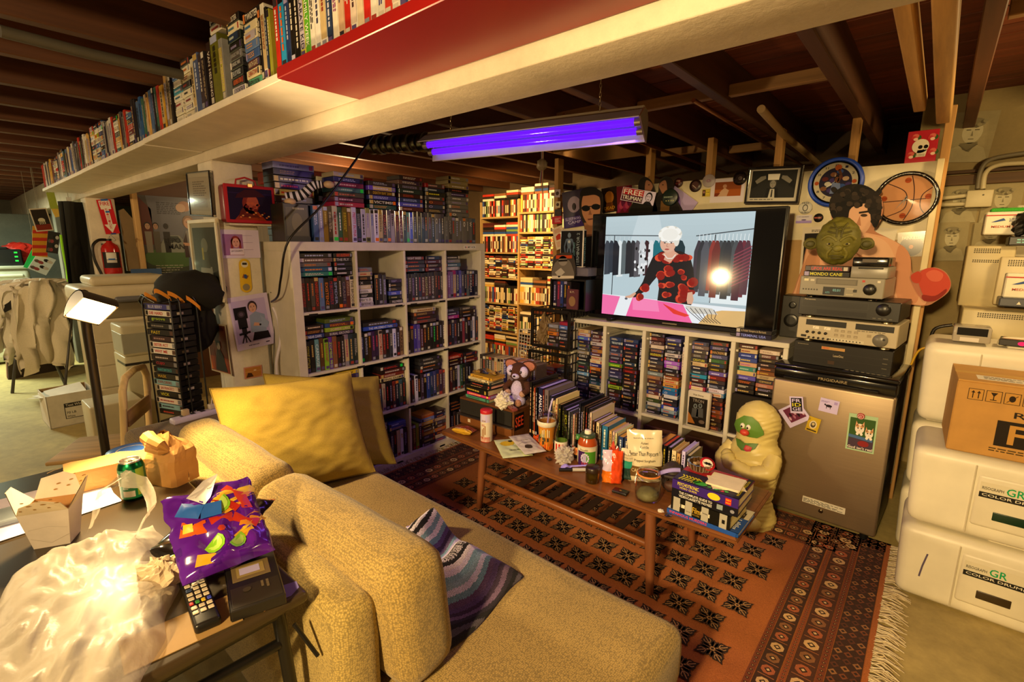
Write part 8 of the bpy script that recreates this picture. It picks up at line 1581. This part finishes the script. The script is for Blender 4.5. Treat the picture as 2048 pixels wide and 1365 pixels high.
for y0,y1 in((0,.168),(.172,.34)):mb.rbox(.001,.499,y0+.002,y1,.289,.294,'c09048',.001,1)
mb.build('flap','card',bx);mb=MB();mb.box(.0,.5,.15,.19,.2942,.2947,'c8a058');mb.box(.06,.4,.05,.13,.2942,.2946,'e4dcc8');F=Fr(mb,(.06,.05,.2947),(1,0,0),(0,1,0));F.scribble(.02,.01,.12,.06,'8a8070',1,3,2);F.rect(.16,.02,.05,.03,'6a6252',1);mb.build('tape_and_label','print',bx)
mb=MB();F=Fr(mb,(0,-.0006,.006),(1,0,0),(0,0,1))
for k in range(5):
 x=.035+.05*k;F.rect(x,.215,.044,.044,'3a2a14');F.rect(x+.002,.217,.04,.04,'b8873f',2)
 if k==0:[(F.line([(x+.014+q,.222),(x+.014+q,.245)],.003,'2a1e10',3),F.poly([(x+.008+q,.243),(x+.02+q,.243),(x+.014+q,.252)],'2a1e10',3))for q in(0,.016)]
 elif k==4:F.ell(x+.022,.235,.016,.014,'2a1e10',3,12,0,180);F.line([(x+.022,.235),(x+.022,.222)],.003,'2a1e10',3)
 elif k==1:F.poly([(x+.012,.252),(x+.022,.236),(x+.032,.252)],'2a1e10',3);F.rect(x+.0205,.224,.003,.014,'2a1e10',3);F.rect(x+.013,.222,.018,.003,'2a1e10',3)
 else:F.ell(x+.022,.237,.009,.012,'2a1e10',3);F.line([(x+.008,.222),(x+.036,.25)],.002,'2a1e10',3)
F.text('RISO',.17,.165,.12,.024,'2a2216');F.rect(.13,.05,.2,.1,'241c12');F.text('F',.165,.062,.055,.075,'b8873f',2);F.scribble(.12,.025,.15,.018,'4a3a1c',1,2,5);mb.build('print','print',bx)
kc=clamshell('keep_case','clear plastic keep case holding a bare black tape on back drum case',(1898,712),(1975,716),(1900,742),2.93,.13,lambda F,W,H,mb:[F.rect(W*.1,H*.45,W*.8,H*.5,'14110e',1),F.rect(W*.2,H*.06,W*.5,H*.26,'d8d0c4',1)],'a8a090');kc.location.z=1.066
rd=thing('video_tape','black tape with red label and pink dot on back drum case','video tape',(.24,2.95,1.066),R(-6));mb=MB();mb.rbox(0,.187,0,.103,0,.026,'1a1412',.002,1);F=Fr(mb,(0,0,.0262),(1,0,0),(0,1,0));F.rect(.01,.02,.165,.07,'b84a2a');F.rect(.025,.03,.135,.04,'d8a868',2);mb.build('shell','satin',rd);mb=MB();F=Fr(mb,(0,-.0005,0),(1,0,0),(0,0,1));F.ell(.07,.013,.013,.009,'e82a9a',1);mb.build('dot_sticker','print',rd)
def machine(label,tl,br,Y,depth,vents,col='c8b98c',extra=None):
 a,b_=P(*tl,Y=Y),P(*br,Y=Y);W,H=abs(b_.x-a.x),a.z-b_.z;t=thing('computer_case',label,'computer',(a.x,Y,b_.z),0)
 mb=MB();mb.rbox(0,W,0,depth,0,H,col,.006,2);mb.build('case','plastic',t)
 mb=MB();F=Fr(mb,(0,-.0005,0),(1,0,0),(0,0,1))
 for x0,z0,nx_,nz_ in vents:
  for i in range(nx_):
   for j in range(nz_):F.rect(x0*W+i*.0085,z0*H-j*.0085,.0055,.0045,'2a2418')
 if extra:extra(F,W,H)
 mb.build('vent_holes','print',t)['kind']='stuff';return t
machine('large beige computer case with vent rows lying behind white drum cases',(1926,618),(2110,745),3.32,.42,[(.16,.93,26,3)],'c4b488',lambda F,W,H:F.rect(W*.72,H*.5,.05,.05,'7a6c48'))
machine('beige tower case with vent rows near the bust posters',(1936,492),(2010,617),3.55,.3,[(.15,.94,12,3),(.15,.76,12,2)],'c0b084')
machine('wide beige case with hexagon vents under the postal box',(2003,514),(2120,617),3.5,.3,[(.12,.92,14,4)],'c8b890')
slab('grey_switch_box','grey control box with white triangle under the white postal box','box',.24,.5,3.28,3.42,1.205,1.245,'4a4c54','satin',lambda F,W,H:[F.poly([(.06,.012),(.075,.012),(.0675,.026)],'d8d0b8'),F.ell(.12,.02,.006,.006,'a8a090'),F.ell(.16,.02,.006,.006,'a8a090')])
def d_usps(F,W,H):F.rect(0,H*.82,W,H*.05,'b83a34');F.poly([(W*.1,H*.55),(W*.3,H*.72),(W*.34,H*.62),(W*.18,H*.55)],'2a4a8a');F.text('UNITED STATES',W*.4,H*.64,W*.5,H*.07,'3a4a7a');F.text('POSTAL SERVICE',W*.4,H*.55,W*.5,H*.07,'3a4a7a');F.text('MEDIUM FLAT RATE',W*.12,H*.3,W*.75,H*.1,'b84a3a')
slab('postal_box','white postal box with red stripe on the grey control box','box',.25,.48,3.3,3.38,1.2455,1.36,'e4dcc4','card',d_usps)
slab('postal_box','white postal box with red lettering on beige tower beneath green strip','box',.155,.38,3.6,3.8,1.545,1.66,'e4dcc4','card',d_usps)
slab('green_strip','bright green fringe strip on top of the upper postal box','strip',.17,.38,3.62,3.7,1.6605,1.68,'3a9a2a','yarn')
slab('black_carton','small black printed box on the wide beige case','box',.25,.45,3.52,3.66,1.49,1.535,'1a1814','satin',lambda F,W,H:F.scribble(.03,.01,.12,.025,'6ab0b0',1,2,3))
bn=crumple('black_bag','black crumpled equipment bag on top of the small black box','bag',(.33,3.6,1.536),.075,'16130f','satin',31,1.0,.3)
slab('support_table','dark work table carrying the beige computers behind drum cases','table',.06,1.0,3.28,4.1,0,.895,'3a2e1c','woodx')
for i,q in enumerate(([(1915,660),(1890,690),(1862,700),(1868,660),(1905,650)],[(1822,730),(1840,700),(1880,692),(1930,690)])):cable('power_cable',['tangled black power cable hanging behind the drum cases','yellow cable behind drum cases'][i],[P(*p,Y=3.27)for p in q],.008 if i==0 else.006,['17130f','d8a828'][i])
YW=4.245
def d_bust(F,W,H):
 F.rect(0,0,W,H,'a89a70',.5);F.poly([(0,0),(W,0),(W*.85,H*.28),(W*.62,H*.36),(W*.38,H*.36),(W*.15,H*.28)],'b8ac84',1);F.poly([(W*.3,H*.38),(W*.7,H*.4),(W*.55,H*.2),(W*.4,H*.25)],'7a7050',2);F.ell(W*.52,H*.6,W*.22,H*.23,'c8be98',2);F.ell(W*.5,H*.78,W*.26,H*.1,'8a8060',3)
 for k in range(9):F.ell(W*(.3+.055*k),H*(.76+.05*math.sin(k)),W*.055,H*.035,['a09670','6a6044'][k%2],4+.1*k,8)
 for k in(-1,1):F.line([(W*(.52+k*.04),H*.64),(W*(.52+k*.14),H*.64)],H*.018,'5a5238',5)
 F.poly([(W*.52,H*.62),(W*.5,H*.52),(W*.55,H*.52)],'8a8060',5);F.line([(W*.46,H*.46),(W*.58,H*.46)],H*.014,'5a5238',5);F.line([(W*.3,H*.35),(W*.5,H*.22),(W*.7,H*.36)],H*.02,'6a6044',5)
for i,(tl,tr,bl)in enumerate((((1908,226),(2003,220),(1905,325)),((1888,372),(1962,366),(1880,448)),((1972,366),(2052,362),(1968,448)),((1874,446),(1940,443),(1868,522)),((1950,446),(2020,444),(1946,500)))):
 flat('bust_poster',['dim bust poster high on right wall above the conduits','marble bust poster left of the junction box','marble bust poster right of the junction box','marble bust poster below the first conduit beside the board','marble bust poster behind the upper postal box'][i],'poster',tl,tr,bl,.0015,'a89a70',d_bust,'rough_paint',Y=YW-.003*i)
mb=MB();mb.rbox(-.4,2.2,-.03,0,1.86,1.92,'6a4a24',.003,1);mb.rbox(-.4,2.2,-.025,0,1.93,1.95,'5a3c1c',.003,1);o=struct('trim_30',mb,'woodx');o.location=(0,YW-.002,0)
a=P(1958,398,Y=YW-.05)
mb=MB();mb.rbox(-.06,.06,-.03,.03,-.05,.05,'d8caa0',.006,2);F=Fr(mb,(0,-.0305,0),(1,0,0),(0,0,1));F.ell(.015,.02,.005,.005,'5a5030');mb.build('junction_box','paint',None,'beige square electrical junction box on the right wall','electrical box',loc=a)
for i,q in enumerate(([(1938,391),(1880,397),(1860,398)],[(1938,408),(1860,411)],[(1966,378),(1972,345),(2000,330),(2060,326)],[(1955,378),(1962,340),(1985,318),(2060,305)])):
 mb=MB();mb.tube(spline([P(*p,Y=YW-.05)for p in q]),.013,10,['d8caa0','d8caa0','d8caa0','7a7058'][i]);mb.build('conduit','paint',None,['upper straight conduit left of junction box','lower straight conduit left of junction box','beige conduit bending right from junction box','grey conduit curving up and right from junction box'][i],'conduit')
slab('wall_calendar','cream calendar sheet hanging at far right edge of frame','calendar',.3,.5,4.1,4.11,1.42,1.72,'d8ccaa','card',lambda F,W,H:F.text('N',.02,H*.9,.014,.02,'b85a3a'))
slab('wood_panel','dark brown wooden cabinet edge at lower right corner of frame','cabinet',.40,.8,1.80,2.1,0,.40,'4a3626','woodz')
# --- the copier corner and workshop at the far left
cp=thing('copier','big cream office copier with four paper drawers beside the far post','copier',(-5.3,.77,0))
K='d8ccae'
mb=MB();mb.rbox(-.6,0,0,.62,.04,.84,K,.015,2);mb.build('body','plastic',cp)
mb=MB();mb.rbox(-.62,.03,-.05,.7,.98,1.12,K,.04,3);mb.build('scanner','plastic',cp)
mb=MB();mb.rbox(-.58,-.03,-.02,.6,.84,.98,'8a8068',.01,2);mb.build('paper_gap','plastic',cp)
mb=MB();mb.rbox(-.5,-.05,.05,.6,1.12,1.2,'d0c4a4',.03,3);mb.build('document_lid','plastic',cp)
mb=MB();mb.rbox(-.1,.06,.18,.62,.98,1.03,'6a6a70',.02,2);mb.build('control_panel','plastic',cp)
for k in range(4):
 mb=MB();mb.rbox(0,.012,.01,.61,.06+.195*k,.245+.195*k,'d4c8aa',.004,1);mb.rbox(.011,.016,.42,.55,.2+.195*k,.206+.195*k,'3a3426',.001,1);mb.build('drawer','plastic',cp)
bm_=thing('laser_printer','beige floor printer with side slot standing before the copier','printer',(-4.62,.84,0))
mb=MB();mb.rbox(-.35,0,0,.42,0,.62,'c8c09c',.012,2);mb.build('base','plastic',bm_);mb=MB();mb.rbox(-.33,.0,.0,.42,.62,.86,'ccc4a2',.015,2);mb.build('upper_body','plastic',bm_)
mb=MB();mb.box(-.25,.0008,-.001,.3,.55,.57,'2a2620');mb.rbox(-.3,.001,-.002,.4,.64,.80,'a8a898',.004,1);mb.build('paper_slot','plastic',bm_)
mb=MB();mb.rbox(0,.3,0,.3,0,.36,'c8bc98',.01,2);mb.build('white_case','plastic',None,'cream plastic case on the floor beside the floor printer','case',loc=(-4.6,.55,0))
fb=thing('file_box','white cardboard file box of papers on floor before copier','box',(-5.25,.42,0),R(2))
WL,DL,HL=.34,.31,.27;q='ddd6c4'
mb=MB();mb.box(-WL,0,0,DL,0,.006,q);mb.box(-.006,0,0,DL,0,HL,q);mb.box(-WL,-WL+.006,0,DL,0,HL,'a8854e');mb.box(-WL,0,0,.006,0,HL,q);mb.box(-WL,0,DL-.006,DL,0,HL,q)
F=Fr(mb,(.0006,0,0),(0,1,0),(0,0,1));F.rect(.1,.06,.2,.13,'2a2620');F.rect(.105,.065,.19,.09,'ddd6c4',2);F.text('Text White',.11,.163,.12,.02,'ddd6c4',3);F.text('70 LB',.11,.1,.06,.02,'3a362c',3);F.text('White',.11,.07,.05,.018,'3a362c',3);F.rect(.22,.085,.06,.04,'6a665a',3);mb.build('carton','card',fb)
for k in range(4):mb=MB();mb.box(-.3,-.04,.03,.27,0,.001,'e4e0d4');o=mb.build('paper','card',fb);o.location=(0,0,.2+.02*k);o.rotation_euler=(R(8-4*k),R(10-6*k),R(7*k))
sr=thing('clothes_rail','rail heaped with white printed shirts and a black one','clothes rail',(-6.5,.62,0))
for x,y in((-.35,-.1),(.3,.2)):mb=MB();mb.tube([(x,y-.2,0),(x,y,1.0),(x,y+.2,0)],.014,8,'3a3630');mb.build('frame','satin',sr)
for i,(dx,dy,cl,L_,lb)in enumerate(((-.28,-.12,'d8d0c0',.62,0),(-.1,-.08,'e4dccc',.72,0),(.08,-.02,'dcd2be',.68,0),(.2,.1,'cfc4ac',.78,0),(-.2,.05,'17140f',.2,0),(.26,.2,'d8ccb0',.8,0))):
 def sh_(u,v,dx=dx,dy=dy,L_=L_,i=i):
  a=(u-.5)*2;n=noise.noise(V((u*4+i*3,v*4,2)))*.07
  return(dx*.4+.06*math.sin(v*4+i)+n,dy*.5+a*.15+.03*i%.07-.10*(1 if v>.3 else v/.3)-.06*v+n+.025*math.sin(u*17+i)+.02*math.sin(u*31+v*6),1.14-.1*a*a-(0 if v<.3 else(v-.3)/.7*L_)+.03*noise.noise(V((u*6,v,i))))
 mb=MB();mb.grid(sh_,18,22,lambda u,v,i=i,cl=cl:c('2a2824')if cl[0]!='1' and.4<v<.6 and.45<u<.6 and i%2==0 else c(cl));mb.build('shirt','cloth',sr)
for k in range(3):mb=MB();mb.box(0,.02,0,.6,0,.75,['b8a890','7a3a2a','3a2c20'][k]);mb.build('leaning_board','card',None,['pale board leaning against the shirt rail, frontmost','reddish board leaning against the shirt rail, second','dark board leaning against the shirt rail, rearmost'][k],'board',loc=(-7.75+.08*k,.34,0),rot=(0,R(14),R(20)))
wu=thing('storage_unit','stack of pale green plastic tubs under far printer','storage tubs',(-8.6,-.6,0))
for z0,z1,w_ in((.02,.36,.2),(.38,.98,.24),(1.0,1.16,.2)):mb=MB();mb.rbox(-.5,0,0,1.36,z0,z1,'c8d0bc',.05,3);mb.rbox(-.02,.015,.1,1.3,z0+.06,z1-.06,'d4dac6',.04,3);mb.build('tub','plastic',wu)
mb=MB();mb.rbox(-.5,.02,-.03,1.4,1.16,1.2,'b0b8a4',.01,2);mb.build('top_board','plastic',wu)
ip=thing('inkjet_printer','black desktop printer with green lights on the pale tubs','printer',(-8.65,.1,1.2))
mb=MB();mb.rbox(-.35,0,0,.62,0,.2,'1c1e1e',.015,2);mb.build('body','satin',ip);mb=MB();mb.rbox(-.3,-.02,.1,.5,.2,.23,'2a2c2c',.01,2);mb.rbox(0,.01,.08,.4,.04,.12,'121414',.01,1);mb.build('tray','satin',ip)
mb=MB()
for k in range(3):mb.box(.0,.003,.55,.58,.05+.05*k,.07+.05*k,'20e040')
mb.build('status_light','led',ip)
crumple('plastic_sheet','shiny grey plastic sheet heaped on the black printer','plastic sheet',(-8.8,.25,1.43),.26,'8a9a98','film',41,.8,.5)
crumple('red_bin','red plastic tool bin behind the black printer','bin',(-8.9,.72,1.2),.18,'b8281c','plastic',44,.9,.15)
HN=[((57,418),(92,416),(84,463),'c8b8a0','cream edged dark picture of a white animal tilted on a line',-6.9),((100,413),(122,410),(104,436),'d8b04a','pale yellow card hanging behind the long shelf end',-6.8),((92,385),(108,385),(94,418),'9aa83a','lime bag hanging from the shelf end',-6.7),((65,452),(96,456),(66,512),'c88a1c','orange and red flag cloth hanging far left',-7.2),((96,462),(120,466),(94,505),'2a2420','dark mottled cloth hanging beside orange flag',-7.1),((150,410),(164,410),(152,475),'b04a1c','copper foil garland hanging near second post',-6.6),((131,395),(141,395),(134,440),'d8d4cc','white banner strip hanging from shelf',-6.65),((63,500),(78,505),(64,540),'20b858','bright green plastic bag far left',-7.3),((76,505),(112,520),(76,545),'c8d4d8','pale crumpled sheet hung far left below flag',-7.25)]
for i,(a,b_,d,cl,lb,X)in enumerate(HN):
 def dd(F,W,H,i=i):
  if i==0:F.rect(W*.06,H*.05,W*.88,H*.9,'2c241c',1);F.rect(W*.06,H*.05,W*.88,H*.25,'7a2a1c',2);F.ell(W*.5,H*.48,W*.2,H*.1,'c8bca0',2);[F.rect(W*(.34+.1*k),H*.26,W*.04,H*.18,'c8bca0',2)for k in range(4)]
  elif i==3:[F.poly([(0,H*.25*k),(W,H*.25*k+H*.05),(W,H*.25*k+H*.16),(0,H*.25*k+H*.11)],'b82a18',1)for k in range(4)]
  elif i in(4,8,5):[F.ell(W*(.2+.2*(k%4)),H*(.15+.2*(k//2%5)),W*.16,H*.09,['5a4a44','8a3a3a','1a1614','b8b0a8'][(k+i)%4],1+.1*k,7)for k in range(8)]
 flat('hanging_picture' if i==0 else 'hanging_cloth',lb,'picture' if i==0 else 'hanging',a,b_,d,.006,cl,dd,'cloth' if i else 'print',X=X)
 o=COL.objects[-1];me=o.data;hw=max(v.co.x for v in me.vertices);hh=max(v.co.y for v in me.vertices);mb=MB();u_=o.matrix_world.to_3x3().inverted()@V((0,0,1));b_=V((hw/2,hh-.005,.003));zt=2.404-(o.matrix_world@b_).z;mb.tube([b_,b_+u_*zt],.002,4,'8a8270');mb.build('hanging_string','cloth',o)
mb=MB();mb.tube(spline([P(122,470,X=-6.6),P(126,500,X=-6.6),P(134,540,X=-6.6),P(140,578,X=-6.6),P(136,560,X=-6.6),P(131,500,X=-6.6)]),.012,6,'9ae020');mb.build('lanyard','cloth',None,'bright lime green lanyard hanging by the second post','lanyard')
for i,(px,ww,cl)in enumerate(((168,.1,'17150f'),(184,.14,'1c1a14'))):
 a=P(px,560,X=-6.3+.06*i);mb=MB();mb.grid(lambda u,v,i=i:(.05*math.sin(u*6+v*2),(u-.5)*ww*(1+.6*v),.8-v*.9),10,8,cl);mb.build('hanging_jacket','cloth',None,['black jacket hanging left of the second white post','dark jacket hanging against the second white post'][i],'jacket',loc=(a.x,a.y-.05,1.06))
mb=MB();mb.tube([P(137,330,X=-7.4),P(152,560,X=-7.4)],.016,8,'d8f4e4');mb.build('strip_tube','led',None,'thin upright glowing white tube behind far left clutter','tube light')
slab('window_board','grey block wall section behind the far left clutter','panel',-10.6,-10.5,-1.4,1.6,.9,1.9,'6e7064','rough_paint')
mb=MB();mb.prism([(.0,0),(.24,.0),(.2,.25),(.12,.5),(.04,.62),(0,.6)],(0,0,0),(0,1,0),(0,0,1),.03,'d0b488');mb.build('curved_panel','paint',None,'tan curved panel standing between second post and film poster','panel',loc=(-6.3,1.27,1.2))
mb=MB();mb.box(0,.02,0,.25,0,.13,'3a5a88');mb.build('blue_card','card',None,'blue landscape card below the tan curved panel','card',loc=(-6.0,1.24,1.10))
slab('store_cabinet','plain cabinet behind the bookcase carrying red lid and boxes','cabinet',-3.95,-3.3,1.55,2.4,0,1.62,'8a7048','woodz')
slab('storage_box','red lidded storage box behind bookcase top beside post','box',-3.8,-3.4,1.6,2.3,1.90,1.98,'a81c14','satin')
for k in range(3):slab('paper_bundle',['bottom pale paper bundle behind the bookcase','middle pale paper bundle behind the bookcase','top pale paper bundle under the red lid'][k],'paper bundle',-3.78,-3.36-.02*k,1.58+.03*k,2.3,1.622+.092*k,1.71+.092*k,['b89a60','c8a868','b08c50'][k],'card')
st_=thing('striped_doll','black and white striped doll lying by lunch box on bookcase','doll',(-2.70,1.30,1.70),R(60))
mb=MB();pts=spline([(-.02,0,.02),(.06,.0,.04),(.12,.0,.09),(.17,0,.1)],12);mb.tube(pts,[.03-.0003*i for i in range(len(pts))],12,'16141c')
for i,f_ in enumerate(mb.f):mb.c[i]=c('d8d4ec')if(i//12)%4<2 else c('16141c')
mb.build('striped_body','cloth',st_);mb=MB();mb.ball((.2,0,.1),(.03,.02,.02),'c8a888',10,8);mb.ball((.0,-.03,.0),(.03,.02,.018),'c8a888',10,8);mb.build('hand','plastic',st_)
mb=MB();mb.rbox(0,.16,0,.14,0,.2,'2a261f',.003,1);F=Fr(mb,(.1605,0,0),(0,1,0),(0,0,1));F.rect(.01,.03,.12,.15,'4a4434');F.ell(.07,.1,.03,.05,'6a6248',2);F.scribble(.05,.165,.07,.02,'a8a090',2,1,3);F.rect(.0,.0,.14,.026,'17140f',2);mb.build('display_box','satin',None,'dark toy box with clear front at left end of bookcase top','box',loc=(-2.82,1.238,1.491))
hc=thing('cord_bundle','bundle of pale cords hanging from joists before the back room','cords',tuple(P(1082,330,Y=3.4)))
for k in range(5):mb=MB();mb.tube([(.006*k,0,.25),(.004*k,.01,.0),(.008*k-.01,.0,-.12-.03*k)],.003,5,['c8bca0','3a5a9a','c8501c','b8a888','a89878'][k]);mb.build('cord','cloth',hc)
mb=MB();mb.ball((.01,0,.0),.045,'b8a88a',14,10,fn=lambda d:1+.35*noise.noise(d*4));mb.build('plastic_wrap','film',hc)
